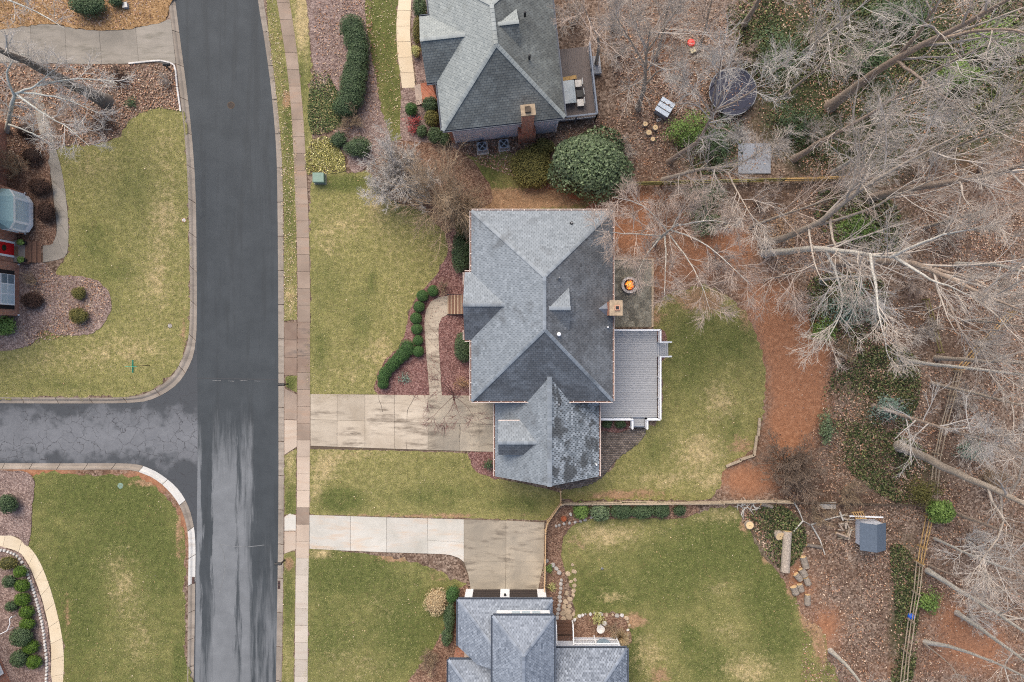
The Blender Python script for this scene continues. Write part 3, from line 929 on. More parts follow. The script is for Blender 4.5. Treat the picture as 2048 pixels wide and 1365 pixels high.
VERGE = [('verge_strip', [(530, -60), (547, -60), (560, 40), (576, 140), (586, 230), (591, 330), (593, 450), (594, 640), (569, 642), (568, 450), (566, 360), (561, 270), (550, 165), (537, 60)], [(580, 250, 10, 80, 0, .5), (560, 100, 16, 60, 2, .35), (575, 200, 10, 20, 2, .8), (580, 600, 10, 40, 1, .7), (580, 430, 10, 60, 0, .4)]),
         ('verge_strip', [(570, 752), (594, 752), (594, 785), (571, 774)], [(580, 765, 14, 14, 0, .6)]),
         ('verge_strip', [(569, 912), (593, 898), (592, 1028), (569, 1030)], [(582, 1000, 10, 30, 0, .6), (582, 930, 10, 40, 1, .6)]),
         ('verge_strip', [(568, 1108), (591, 1103), (590, 1200), (588, 1300), (587, 1420), (563, 1420), (566, 1250)], [(578, 1130, 10, 14, 2, .9), (578, 1200, 10, 60, 0, .5), (576, 1320, 10, 40, 1, .3)])]
for nme, pts, bl in VERGE:
    lawn(nme, pts, bl, (.3, .15, .05), smooth=False)
# strip between sidewalk and the north bed
lawn('bed_edge_lawn', [(560, -60), (614, -60), (617, 40), (622, 130), (618, 200), (622, 270), (612, 350), (604, 210), (592, 100), (578, 20)], [(605, 40, 16, 60, 1, 1.0), (600, 150, 20, 40, 0, .4), (605, 230, 12, 50, 0, .2)], (.2, .2, 0), z=0.014)

# ------------------------------------------------------------------ planting beds
BEDS = []


def bed(name, pts, mat, z=0.012, chips=1.0, smooth=True):
    z = z + 0.003 * len(BEDS)
    o, b = sheet(name, pts, z, M[mat], jitter=0.04, grid=1.0, smooth=smooth)
    BEDS.append((b, mat, z, chips))
    return o


bed('front_bed', [(897, 497), (892, 470), (905, 430), (945, 425), (950, 520), (950, 700), (948, 790), (860, 791), (757, 789), (754, 757), (770, 722), (800, 690), (812, 660), (820, 622), (836, 592), (868, 557), (890, 517)], 'mulch_red')
bed('garage_bed', [(937, 906), (965, 905), (995, 906), (996, 957), (975, 953), (955, 945), (943, 930)], 'mulch_red')
bed('deck_bed', [(1196, 842), (1262, 840), (1264, 860), (1236, 868), (1196, 872)], 'mulch_red')
bed('stair_bed', [(1312, 660), (1328, 662), (1334, 676), (1334, 688), (1312, 690)], 'mulch_red')
bed('stair_foot_bed', [(1312, 712), (1334, 712), (1326, 722), (1316, 730)], 'mulch_red')
bed('north_bed', [(617, -60), (722, -60), (730, 30), (740, 90), (754, 170), (768, 240), (780, 285), (740, 330), (705, 345), (690, 300), (665, 265), (640, 200), (628, 140), (620, 60)], 'mulch_grey')
bed('north_house_bed', [(826, -60), (870, -60), (880, 120), (890, 200), (920, 290), (900, 310), (850, 290), (806, 290), (804, 180), (832, 178), (826, 100), (822, 20)], 'mulch_grey')
bed('crepe_bed', [(745, 350), (780, 290), (850, 285), (915, 300), (960, 340), (985, 400), (940, 425), (895, 465), (850, 425), (785, 400)], 'mulch_dark')
bed('south_house_bed', [(935, 1172), (945, 1250), (945, 1420), (770, 1420), (812, 1368), (836, 1338), (862, 1304), (888, 1260), (895, 1228), (907, 1193)], 'mulch_dark')
bed('south_garden_bed', [(1094, 1052), (1112, 1030), (1128, 1012), (1150, 1006), (1380, 1008), (1370, 1036), (1240, 1036), (1165, 1042), (1130, 1068), (1122, 1110), (1130, 1150), (1126, 1200), (1120, 1260), (1098, 1262), (1094, 1130)], 'mulch_dark')
bed('birdbath_bed', [(1150, 1245), (1165, 1230), (1200, 1226), (1245, 1230), (1256, 1250), (1256, 1290), (1160, 1292), (1145, 1262)], 'mulch_dark')
bed('island_bed', [(112, 548), (150, 552), (195, 562), (220, 590), (222, 620), (208, 648), (180, 668), (140, 672), (110, 668), (80, 660), (60, 690), (-20, 700), (-60, 640), (40, 530), (88, 526)], 'mulch_grey')
bed('northwest_bed', [(-60, 280), (85, 270), (98, 330), (106, 400), (113, 455), (110, 480), (86, 492), (-60, 500)], 'mulch_dark')
bed('southwest_bed', [(-60, 950), (10, 942), (66, 954), (64, 1030), (57, 1090), (28, 1072), (-60, 1060)], 'mulch_grey')
bed('southwest_house_bed', [(-60, 1098), (18, 1099), (40, 1108), (56, 1130), (70, 1162), (84, 1202), (96, 1252), (101, 1300), (101, 1340), (98, 1420), (-60, 1420)], 'mulch_grey')
bed('kerb_straw', [(-60, 54), (-60, -60), (330, -60), (337, 20), (330, 42), (300, 50), (250, 60), (190, 61), (145, 56), (100, 49)], 'pine_straw')


# ------------------------------------------------------------------ concrete paths cast as slabs
def poly_slab(pts_w, z1, mat, parent, gap=0.012, z0=-0.06, name='concrete_slab'):
    P = [np.array(p[:2], float) for p in pts_w]
    c = sum(P) / len(P)
    Q = []
    for p in P:
        d = c - p
        l = np.linalg.norm(d)
        Q.append(tuple(p + d / l * min(gap * 1.3, l * .3)))
    m = MB()
    m.prism(Q, z0, z1)
    return m.build(name, mat, parent)


def root_sheet(name, pts_w, z, mat):
    m = MB()
    m.prism([tuple(p[:2]) for p in pts_w], z - 0.05, z)
    o = m.build(name, mat)
    return tag(o, kind='structure')


def path_slabs(name, A, B, joints, mat, z=0.035, mats=None, sub=4, smooth=True):
    """slabs between edge polylines A and B (photo px); joints: list of fractions or a count"""
    if smooth:
        PA, PB = sm(A, 0.25), sm(B, 0.25)
    else:
        PA, PB = np.array([W2(*p) for p in A]), np.array([W2(*p) for p in B])
    TA, L = arc(PA)
    TB, _ = arc(PB)
    js = np.linspace(0, 1, joints + 1) if isinstance(joints, int) else joints
    o = root_sheet(name, list(PA) + list(PB[::-1]), z - 0.03, M['joint'])
    for i in range(len(js) - 1):
        ts = np.linspace(js[i], js[i + 1], sub + 1)
        a_ = [at_t(PA, TA, t) for t in ts]
        b_ = [at_t(PB, TB, t) for t in ts]
        mt = mat if mats is None else (mats(*a_[sub // 2]) or mat)
        poly_slab(a_ + b_[::-1], z + rnd.uniform(-.006, .006), mt, o)
    return o


def wk(x, y):
    py = 682.5 - y / S
    if py < 330 and py > 60:
        return M['conc_walk']
    if 645 < py < 760:
        return M['conc_dark']
    if 895 < py < 1032 or 1060 < py < 1100:
        return M['conc_orange'] if py < 1000 or py > 1060 else M['conc_walk']
    if py > 1100:
        return M['conc_pale_walk']
    return M['conc_walk']


path_slabs('sidewalk', [(541, -60), (553, 0), (569, 100), (578, 176), (584, 250), (590.5, 400), (595, 550), (595, 750), (593.5, 1000), (591, 1180), (589, 1365), (588, 1420)],
           [(566, -60), (579, 0), (594, 100), (602, 176), (608, 250), (616, 400), (620, 550), (620.5, 750), (619.5, 1000), (617, 1180), (615.5, 1365), (614, 1420)], 44, M['conc_walk'], mats=wk)
path_slabs('kerb_landing', [(569, 645), (569, 751)], [(594, 645), (594, 751)], 3, M['conc_dark'], smooth=False, z=.033)

# main driveway: two rows of slabs, apron across the verge
dr = root_sheet('driveway', [W2(*p) for p in [(621, 788), (990, 792), (1000, 800), (1000, 905), (621, 898)]], 0.008, M['joint'])
xs = [621, 674.5, 730, 789, 856, 958, 987, 1000]


def dy_top(x):
    return 788.3 + (x - 621) * 0.010


def dy_mid(x):
    return 839.5 + (x - 621) * 0.026


def dy_bot(x):
    return 892 + (x - 621) * 0.036 if x < 800 else 898.4 + (x - 800) * 0.032


for i in range(len(xs) - 1):
    x0, x1 = xs[i], xs[i + 1]
    poly_slab([W2(x0, dy_top(x0)), W2(x1, dy_top(x1)), W2(x1, dy_mid(x1)), W2(x0, dy_mid(x0))], 0.04, M['conc_drive'] if x0 < 856 else M['conc_old'], dr)
for x0, x1 in zip([621, 674.5, 730, 789, 856, 888, 919, 958, 987], [674.5, 730, 789, 856, 888, 919, 958, 987, 1000]):
    poly_slab([W2(x0, dy_mid(x0)), W2(x1, dy_mid(x1)), W2(x1, dy_bot(x1)), W2(x0, dy_bot(x0))], 0.04 + rnd.uniform(-.005, .005), M['conc_drive'] if x0 < 856 else M['conc_old'], dr)
for pts in ([(569, 777), (594, 789), (594, 840), (569, 839)], [(569, 840), (594, 841), (594, 894), (569, 910)]):
    poly_slab([W2(*p) for p in pts], 0.034, M['conc_orange'] if pts[0][1] > 800 else M['conc_walk'], dr)
for pts in ([(757, 790), (758, 800), (763, 812), (765, 824)], [(831, 791), (823, 806), (815, 822), (814, 844)], [(812, 880), (813, 890), (814, 901)], [(888, 848), (889, 862), (888, 874)], [(919, 850), (922, 862), (918, 876)], [(700, 866), (712, 869), (722, 866)]):
    e = smooth_poly([W2(*p) for p in pts], False, .25)
    q = MB()
    for i in range(len(e) - 1):
        d = (e[i + 1] - e[i]) / np.linalg.norm(e[i + 1] - e[i])
        nv = np.array([-d[1], d[0]]) * rnd.uniform(.008, .02)
        q.prism([tuple(e[i] - nv), tuple(e[i + 1] - nv), tuple(e[i + 1] + nv), tuple(e[i] + nv)], 0.03, 0.049)
    q.build('crack', M['paver_joint'], dr)
d2 = root_sheet('south_driveway', [W2(*p) for p in [(619, 1030), (1012, 1041), (1090, 1045), (1076, 1182), (943, 1182), (935, 1148), (922, 1122), (900, 1110), (856, 1106), (619, 1098)]], 0.008, M['joint'])
for pts, mt in (([(619, 1030), (701, 1032.5), (701, 1102), (619, 1098)], 'conc_new'), ([(701, 1032.5), (773, 1035), (773, 1105), (701, 1102)], 'conc_new'),
                ([(773, 1035), (855, 1037), (856, 1107.5), (773, 1105)], 'conc_new'), ([(855, 1037), (928, 1039), (928, 1085), (855.5, 1081)], 'conc_new'),
                ([(855.5, 1081), (928, 1085), (928, 1124), (918, 1116), (900, 1110), (880, 1108), (856, 1107.5)], 'conc_new'),
                ([(928, 1039), (1012, 1041), (1012, 1124), (928, 1124)], 'conc_old'), ([(1012, 1041), (1089, 1045), (1088, 1124), (1012, 1124)], 'conc_old'),
                ([(928, 1124), (1012, 1124), (1011, 1181), (942, 1181), (936, 1148)], 'conc_old'), ([(1012, 1124), (1088, 1124), (1076, 1181), (1011, 1181)], 'conc_old')):
    poly_slab([W2(*p) for p in pts], 0.04 + rnd.uniform(-.004, .004), M[mt], d2)
for pts, mt in (([(569, 1034), (580, 1027), (592, 1031), (592, 1062), (569, 1062)], 'conc_new'), ([(569, 1063), (592, 1063), (592, 1099), (569, 1108)], 'conc_orange')):
    poly_slab([W2(*p) for p in pts], 0.034, M[mt], d2)
path_slabs('northwest_driveway', [(-60, 56), (0, 55), (60, 50), (105, 49), (143, 56), (190, 61.5), (250, 60), (300, 50), (338, 39), (342, 38)], [(-60, 126), (0, 126), (60, 126), (130, 128), (165, 129), (212, 129), (260, 128), (300, 125), (348, 128), (352, 128)],
           [0, .14, .3, .47, .64, .82, 1.0], M['conc_mossy'])
path_slabs('front_walk', [(859, 791), (855, 740), (851, 690), (849, 650), (851, 622), (861, 604), (878, 594), (896, 592)], [(884, 791), (881, 740), (878, 690), (877, 660), (879, 645), (884, 636), (890, 631), (896, 629.5)], [0, .17, .36, .52, .67, 1.0], M['conc_drive'])
path_slabs('northwest_walk', [(62, 180), (72, 230), (85, 290), (97, 330), (104, 365), (110, 420), (114, 450), (112, 474), (103, 487), (86, 490)], [(82, 176), (92, 222), (106, 275), (118, 318), (126, 352), (133, 400), (137, 450), (136.5, 496), (128, 516), (86.5, 526)], 9, M['conc_mossy'])
path_slabs('southwest_walk', [(-60, 1062), (0, 1065), (28, 1073), (55, 1090), (78, 1120), (97, 1165), (112, 1215), (124, 1270), (128.5, 1320), (126, 1372), (122, 1420)], [(-60, 1096), (0, 1095), (20, 1098), (41, 1107), (57, 1129), (71, 1160), (85, 1201), (97, 1252), (102.5, 1300), (102, 1335), (99, 1420)], 13, M['conc_cream'])
path_slabs('north_house_walk', [(799, -40), (797, 0), (793, 40), (793, 75), (795, 110), (800, 145), (804, 177)], [(825, -40), (823, 0), (821, 40), (821, 75), (824, 110), (828, 145), (832, 176)], 7, M['conc_cream'])

# ------------------------------------------------------------------ roofs
def clip_poly(poly, a, b):
    """clip 2D polygon to the left side of a->b"""
    out = []
    n = len(poly)
    ex, ey = b[0] - a[0], b[1] - a[1]

    def side(p):
        return ex * (p[1] - a[1]) - ey * (p[0] - a[0])
    for i in range(n):
        p, q = poly[i], poly[(i + 1) % n]
        sp, sq = side(p), side(q)
        if sp >= 0:
            out.append(p)
        if (sp > 0 and sq < 0) or (sp < 0 and sq > 0):
            t = sp / (sp - sq)
            out.append((p[0] + (q[0] - p[0]) * t, p[1] + (q[1] - p[1]) * t))
    return out


def slope(parent, pts, mat, tab=0.28, course=0.2, thick=0.10, seed=1, gap=0.018, contrast=1.0, label=None, udir=None):
    """one roof plane. pts: 3D polygon whose first edge is the eave. A solid deck slab and real shingle tabs on it (sub-part)."""
    rg = random.Random(seed)
    P = [Vector(p) for p in pts]
    n = Vector((0, 0, 0))
    for i in range(len(P)):
        n += P[i].cross(P[(i + 1) % len(P)])
    n.normalize()
    if n.z < 0:
        n = -n
    u = Vector(udir).normalized() if udir else (P[1] - P[0]).normalized()
    v = n.cross(u).normalized()
    if v.z < 0:
        v = -v
    o = P[0]
    q2 = [((p - o).dot(u), (p - o).dot(v)) for p in P]
    area = sum(q2[i][0] * q2[(i + 1) % len(q2)][1] - q2[(i + 1) % len(q2)][0] * q2[i][1] for i in range(len(q2)))
    m = MB()
    top = P if area * n.dot(u.cross(v)) > 0 else P[::-1]
    k = len(top)
    m.add([tuple(p) for p in top] + [tuple(p - n * thick) for p in top],
          [tuple(range(k)), tuple(range(2 * k - 1, k - 1, -1))] + [(i, k + i, k + (i + 1) % k, (i + 1) % k) for i in range(k)])
    so = m.build('roof_slope', M['underlay'], parent)
    tris = tessellate_polygon([[Vector((a, b, 0)) for a, b in q2]])
    T = []
    for t in tris:
        a, b, c = [q2[i] for i in t]
        if (b[0] - a[0]) * (c[1] - a[1]) - (b[1] - a[1]) * (c[0] - a[0]) < 0:
            b, c = c, b
        T.append((a, b, c, min(a[0], b[0], c[0]), max(a[0], b[0], c[0]), min(a[1], b[1], c[1]), max(a[1], b[1], c[1])))
    u0, u1 = min(a for a, b in q2), max(a for a, b in q2)
    v0, v1 = min(b for a, b in q2), max(b for a, b in q2)
    V, F, tint = [], [], []
    rows = int((v1 - v0) / course) + 1
    for r in range(rows):
        y0, y1 = v0 + r * course, v0 + (r + 1) * course + 0.015
        off = (r % 2) * tab * 0.5 + (r * 0.37 % 1) * 0.04
        nc = int((u1 - u0) / tab) + 2
        for c in range(nc):
            x0 = u0 - off + c * tab
            x1 = x0 + tab - gap
            tn = min(1, max(0, rg.gauss(0.5, 0.2 * contrast)))
            for (ta, tb, tc, bx0, bx1, by0, by1) in T:
                if x1 < bx0 or x0 > bx1 or y1 < by0 or y0 > by1:
                    continue
                pl = [(x0, y0), (x1, y0), (x1, y1), (x0, y1)]
                for e0, e1 in ((ta, tb), (tb, tc), (tc, ta)):
                    pl = clip_poly(pl, e0, e1)
                    if len(pl) < 3:
                        break
                if len(pl) < 3:
                    continue
                base = len(V)
                for (a, b) in pl:
                    h = 0.022 - 0.016 * (b - y0) / course
                    V.append(o + u * a + v * b + n * h)
                F.append(tuple(range(base, base + len(pl))))
                tint.append(tn)
    me = bpy.data.meshes.new('shingles')
    me.from_pydata([tuple(p) for p in V], [], F)
    at = me.attributes.new('tint', 'FLOAT', 'FACE')
    at.data.foreach_set('value', np.array(tint, dtype=np.float32))
    me.update()
    if len(me.polygons) and me.polygons[0].normal.dot(n) < 0:
        me.flip_normals()
    sh = obj('shingles', me, mat, so)
    sh['kind'] = 'stuff'
    return so


def cap_strip(parent, a, b, w, mat, name='ridge_cap', nrm=None):
    """ridge or hip cap: a shallow folded strip from a to b"""
    a, b = Vector(a), Vector(b)
    d = (b - a)
    L = d.length
    d.normalize()
    s = d.cross(Vector((0, 0, 1))).normalized()
    k = max(2, int(L / 0.32))
    V, F, tint = [], [], []
    drop = 0.10
    for i in range(k):
        p, q = a + d * (L * i / k), a + d * (L * (i + 1) / k + 0.02)
        n0 = len(V)
        for (c, h) in ((p, 0.065), (q, 0.045)):
            up = Vector((0, 0, 1))
            V += [c - s * w / 2 + up * (h - drop * w), c + up * (h + 0.01), c + s * w / 2 + up * (h - drop * w)]
        F += [(n0, n0 + 1, n0 + 4, n0 + 3), (n0 + 1, n0 + 2, n0 + 5, n0 + 4)]
        t_ = min(1, max(0, rnd.gauss(.55, .2)))
        tint += [t_, t_]
    me = mesh_np(name, [tuple(p) for p in V], F, mat, face_attr={'tint': tint})
    o = obj(name, me, None, parent)
    for p in me.polygons[:1]:
        if p.normal.z < 0:
            me.flip_normals()
    return o


def gutter(parent, a, b, out, mat_body, mat_lip, hangers=True, name='gutter'):
    """open gutter trough along the eave a->b, out = outward unit vector"""
    a, b, out = Vector(a), Vector(b), Vector(out).normalized()
    m = MB()
    up = Vector((0, 0, 1))
    w = 0.13
    m.bar(a + out * (w * .5) - up * 0.12, b + out * (w * .5) - up * 0.12, w, 0.02)
    m.bar(a + out * 0.012 - up * 0.06, b + out * 0.012 - up * 0.06, 0.02, 0.11)
    g = m.build(name, mat_body, parent)
    m = MB()
    m.bar(a + out * w - up * 0.055, b + out * w - up * 0.055, 0.045, 0.13)
    m.build('gutter_lip', mat_lip, g)
    if hangers:
        L = (b - a).length
        k = max(1, int(L / 0.9))
        for i in range(k):
            p = a + (b - a) * ((i + .5) / k)
            m = MB()
            m.bar(p - up * 0.005, p + out * w - up * 0.005, 0.06, 0.03)
            m.build('gutter_hanger', M['gutter_lip'], g)
    return g


def wall_box(parent, poly, z0, z1, mat, name='wall'):
    m = MB()
    m.prism(poly, z0, z1)
    return m.build(name, mat, parent)


def rect(c, ax, ay, x0, x1, y0, y1, z):
    """corner points of a rectangle in a rotated frame"""
    return [c + ax * x + ay * y + Vector((0, 0, z)) for x, y in ((x0, y0), (x1, y0), (x1, y1), (x0, y1))]


# ------------------------------------------------------------------ the main house
def main_house():
    t = thing('brick_house', 'large house with blue-grey hip roof and gabled garage wing beside the grey deck', 'house', loc=W(1075, 620, 0))
    t.location = (0, 0, 0)
    zE = 5.5
    f = (H - zE) / H * S
    x0, x1 = (940 - 1024) * f + .12, (1228 - 1024) * f - .12
    y0, y1 = (682.5 - 805) * f + .12, (682.5 - 419) * f - .12
    hw = (x1 - x0) / 2
    tp = math.tan(R(36))
    zr = zE + hw * tp
    xm = (x0 + x1) / 2
    ra, rb = Vector((xm, y1 - hw, zr)), Vector((xm, y0 + hw, zr))
    nw, ne, se, sw = Vector((x0, y1, zE)), Vector((x1, y1, zE)), Vector((x1, y0, zE)), Vector((x0, y0, zE))
    mt = M['shingle_main']
    ov = 0.45
    wall_box(t, [(x0 + ov, y0 + ov), (x1 - ov, y0 + ov), (x1 - ov, y1 - ov), (x0 + ov, y1 - ov)], 0, zE - 0.08, M['brick'])
    # west cross gable
    gx = (927 - 1024) * f + .1
    ga, gb = (682.5 - 680) * f, (682.5 - 545) * f
    gm = (ga + gb) / 2
    gh = (gb - ga) / 2
    gz = zE + gh * tp
    gin = x0 + gh                       # where its ridge meets the west slope
    # west slope drawn in three pieces round the cross gable so that every eave run is straight
    slope(t, [nw, (x0, gb, zE), (gin, gm, gz), (gin, gm, gz), ra][:3] + [ra], mt, seed=2)
    slope(t, [(x0, ga, zE), sw, rb, (gin, gm, gz)], mt, seed=3)
    # middle triangle: u axis parallel to the eave keeps the courses level
    tri = [(gin, gm - 0.01, gz), (gin, gm + 0.01, gz), ra, rb]
    slope(t, tri, mt, seed=4)
    slope(t, [ne, nw, ra], mt, seed=5)
    slope(t, [sw, se, rb], M['shingle_algae_shade'], seed=6)
    slope(t, [se, ne, ra, rb], M['shingle_algae_shade'], seed=7)
    slope(t, [(gx, gb, zE), (x0, gb, zE), (gin, gm, gz), (gx, gm, gz)], mt, seed=8)
    slope(t, [(x0, ga, zE), (gx, ga, zE), (gx, gm, gz), (gin, gm, gz)], M['shingle_algae_shade'], seed=9)
    cap_strip(t, (gx - .02, gm, gz), (gin, gm, gz), 0.3, mt)
    # gable front wall of the porch bay
    m = MB()
    m.prism([(gx + .35, ga + .25), (x0 + .6, ga + .25), (x0 + .6, gb - .25), (gx + .35, gb - .25)], 0, zE - .12)
    m.build('porch_wall', M['brick'], t)
    m = MB()
    xx = gx + .12
    m.add([(xx, ga + .3, zE - .05), (xx, gb - .3, zE - .05), (xx, gm, gz - .2), (xx + .1, ga + .3, zE - .05), (xx + .1, gb - .3, zE - .05), (xx + .1, gm, gz - .2)],
          [(0, 1, 2), (5, 4, 3), (0, 3, 4, 1), (1, 4, 5, 2), (2, 5, 3, 0)])
    m.build('gable_panel', M['white'], t)
    for a, b in ((ra, rb), (nw, ra), (ne, ra), (sw, rb), (se, rb)):
        cap_strip(t, a, b, 0.28, mt)
    # east gablet
    dzr = zr - 0.25
    xs_, xe = xm + (zr - dzr) / tp, 4.45
    ym = (682.5 - 617) * S * (H - 9.5) / H
    zl = zr - (xe - xm) * tp
    half = (dzr - zl) / math.tan(R(35))
    top0, top1 = (xs_, ym, dzr), (xe, ym, dzr)
    slope(t, [(xe, ym + half, zl + .02), top0, top1], mt, seed=10, udir=(1, 0, 0))
    slope(t, [(xe, ym - half, zl + .02), top1, top0], M['shingle_algae_shade'], seed=11, udir=(1, 0, 0))
    cap_strip(t, top0, top1, 0.3, mt)
    m = MB()
    m.add([(xe - .1, ym - half, zl), (xe - .1, ym + half, zl), (xe - .1, ym, dzr - .08), (xe - .2, ym - half, zl), (xe - .2, ym + half, zl), (xe - .2, ym, dzr - .08)], [(0, 1, 2), (5, 4, 3), (0, 3, 4, 1), (1, 4, 5, 2), (2, 5, 3, 0)])
    m.build('gablet_vent', M['white'], t)
    G, GL = M['gutter'], M['gutter_lip']
    gutter(t, nw, ne, (0, 1, 0), G, GL)
    gutter(t, ne, se, (1, 0, 0), G, GL)
    gutter(t, nw, (x0, gb + .02, zE), (-1, 0, 0), G, GL)
    gutter(t, (x0, ga - .02, zE), sw, (-1, 0, 0), G, GL)
    gutter(t, (gx, gb, zE), (x0, gb, zE), (0, 1, 0), G, GL, False)
    gutter(t, (gx, ga, zE), (x0, ga, zE), (0, -1, 0), G, GL, False)
    for (ya, yb) in ((gb - 1.0, gb), (ga, ga + 0.8)):
        gutter(t, (gx, ya, zE), (gx, yb, zE), (-1, 0, 0), G, GL, False)
    # garage wing
    ze, zg = 3.0, 7.0
    fe = (H - ze) / H * S
    a0, a1 = (988 - 1024) * fe + .1, (1201 - 1024) * fe - .12
    yS = (682.5 - 953) * fe
    am = (a0 + a1) / 2
    tg = (zg - ze) / ((a1 - a0) / 2)
    yN = y0                                 # eave line of the main block
    yh = y0 + (zg - zE) / tp                # where its ridge dies into the south slope
    zN = zE + 0.0
    xa = a0 + (zN - ze) / tg                # point on the west slope at main eave height
    xb = a1 - (zN - ze) / tg
    yW = y0 + ov                            # back to the main wall below the eave
    slope(t, [(a0, yS, ze), (a0, yW, ze), (xa, yW, zN), (xa, yN, zN), (am, yh, zg), (am, yS, zg)][::1], mt, seed=12)
    slope(t, [(a1, yW, ze), (a1, yS, ze), (am, yS, zg), (am, yh, zg), (xb, yN, zN), (xb, yW, zN)], M['shingle_garage'], seed=13, gap=0.05, contrast=1.7, tab=.31, course=.22)
    cap_strip(t, (am, yh, zg), (am, yS - .02, zg), 0.4, mt)
    gutter(t, (a0, yS, ze), (a0, yN, ze), (-1, 0, 0), G, GL)
    gutter(t, (a1, yN - .1, ze), (a1, yS, ze), (1, 0, 0), G, GL)
    gutter(t, sw, (xa + .2, y0, zE), (0, -1, 0), G, GL)
    gutter(t, (xb - .1, y0, zE), se, (0, -1, 0), G, GL)
    wall_box(t, [(a0 + .4, yS + .35), (a1 - .4, yS + .35), (a1 - .4, y0 + .5), (a0 + .4, y0 + .5)], 0, ze - .1, M['brick'], 'garage_wall')
    m = MB()
    ys = yS + .36
    m.add([(a0 + .3, ys, ze - .12), (a1 - .3, ys, ze - .12), (am, ys, zg - .25), (a0 + .3, ys + .1, ze - .12), (a1 - .3, ys + .1, ze - .12), (am, ys + .1, zg - .25)], [(0, 1, 2), (5, 4, 3), (0, 3, 4, 1), (1, 4, 5, 2), (2, 5, 3, 0)])
    m.build('garage_gable', M['brick'], t)
    # cross-gabled dormer on the west garage slope (its ridge runs west-east)
    zz, zlow, zup = 6.1, 5.15, 4.95
    xl = a0 + .32
    wx = lambda z: a0 + (z - ze) / tg            # where height z meets the west slope
    yr, ylow, yup = -8.25, -9.38, -6.6
    slope(t, [(wx(zlow), ylow, zlow), (xl, ylow, zlow), (xl, yr, zz), (wx(zz), yr, zz)], M['shingle_algae_shade'], seed=14)
    slope(t, [(xl, yup, zup), (wx(zup), yup, zup), (wx(zz), yr, zz), (xl, yr, zz)], mt, seed=15)
    cap_strip(t, (xl, yr, zz), (wx(zz), yr, zz), 0.28, mt)
    m = MB()
    xf, zb = xl + .15, ze + .35
    m.add([(xf, ylow + .1, zb), (xf, yup - .1, zb), (xf, yup - .1, zup - .12), (xf, yr, zz - .12), (xf, ylow + .1, zlow - .12)], [(0, 4, 3, 2, 1)])
    m.add([(xf, ylow + .1, zb), (xf, ylow + .1, zlow - .1), (wx(zlow), ylow + .1, zlow - .1)], [(0, 1, 2)])
    m.add([(xf, yup - .1, zb), (xf, yup - .1, zup - .1), (wx(zup), yup - .1, zup - .1)], [(2, 1, 0)])
    m.build('dormer_wall', M['siding'], t)
    m = MB()
    m.bar((xl, yup + .04, zup - .03), (wx(zup) - .1, yup + .04, zup - .03), .07, .08)
    m.build('dormer_gutter', M['gutter_lip'], t)
    # chimney on the east eave
    m = MB()
    cx0, cx1 = 7.72, 8.62
    cy0, cy1 = 2.06, 3.14
    m.box(cx0, cx1, cy0, cy1, 0, 7.75)
    m.box(cx0 - .03, cx1 + .03, cy0 - .03, cy1 + .03, 7.45, 7.62)
    ch = m.build('chimney', M['brick_pink'], t)
    m = MB()
    m.box(cx0 - .06, cx1 + .06, cy0 - .06, cy1 + .06, 7.75, 7.87)
    m.build('chimney_cap', M['stone_tan'], ch)
    m = MB()
    xc, yc = (cx0 + cx1) / 2 + .08, (cy0 + cy1) / 2
    m.prism([(xc - .2, yc - .2), (xc + .2, yc - .2), (xc + .2, yc + .2), (xc - .2, yc + .2)], 7.87, 8.0)
    fl = m.build('flue', M['terracotta_pale'], ch)
    m = MB()
    m.box(xc - .13, xc + .13, yc - .13, yc + .13, 7.9, 8.006)
    m.build('flue_opening', M['black'], ch)
    # cricket behind the chimney
    m = MB()
    m.add([(cx0, cy0, zr - (cx0 - xm) * tp + .03), (cx0, cy1, zr - (cx0 - xm) * tp + .03), (cx0, (cy0 + cy1) / 2, zr - (cx0 - xm) * tp + .5), (cx0 - .75, (cy0 + cy1) / 2, zr - (cx0 - .75 - xm) * tp + .03)], [(0, 3, 2), (2, 3, 1), (0, 1, 3), (0, 2, 1)])
    m.build('chimney_cricket', M['grey_paint'], t)
    # roof vents
    for (px, py, z, r, mt2) in ((1143, 447, 6.4, .14, 'black'), (1119, 556, 9.2, .08, 'metal'), (1118, 669, 9.1, .16, 'white'), (1216, 655, 6.0, .08, 'white'), (1118, 809, 6.1, .17, 'black'), (1193, 930, 3.7, .08, 'white')):
        p = W(px, py, z)
        m = MB()
        m.lathe([(r, -.7), (r, .08), (r * .75, .12), (r * .3, .14)], p, 12)
        vo = m.build('roof_vent', M[mt2], t)
        if mt2 == 'black':
            m = MB()
            m.lathe([(r * .45, .12), (r * .45, .3)], p, 8)
            m.build('vent_pipe', M['metal'], vo)
    # windows, front door and garage doors on the walls under the eaves
    def opening(name, x, y, z0, w, h, face, mat, frame='white'):
        """face: +1/-1 = wall looking towards +x/-x; a frame with its pane or panel as sub-part"""
        fr_ = MB()
        x0_, x1_ = (x, x + .07) if face > 0 else (x - .07, x)
        fr_.box(x0_, x1_, y - w / 2 - .09, y + w / 2 + .09, z0 - .09, z0 + h + .09)
        fo = fr_.build(name, M[frame], t)
        q = MB()
        q.box(x0_ + (.003 if face > 0 else -.02), x1_ + (.02 if face > 0 else -.003), y - w / 2, y + w / 2, z0, z0 + h)
        q.build('pane' if name == 'window' else 'panel', M[mat], fo)
        q = MB()
        q.box(x0_ + (.003 if face > 0 else -.032), x1_ + (.032 if face > 0 else -.003), y - w / 2, y + w / 2, z0 + h / 2 - .025, z0 + h / 2 + .025)
        q.build('glazing_bar' if name == 'window' else 'rib', M[frame], fo)
    xw_, xe_ = x0 + ov - .003, x1 - ov + .003
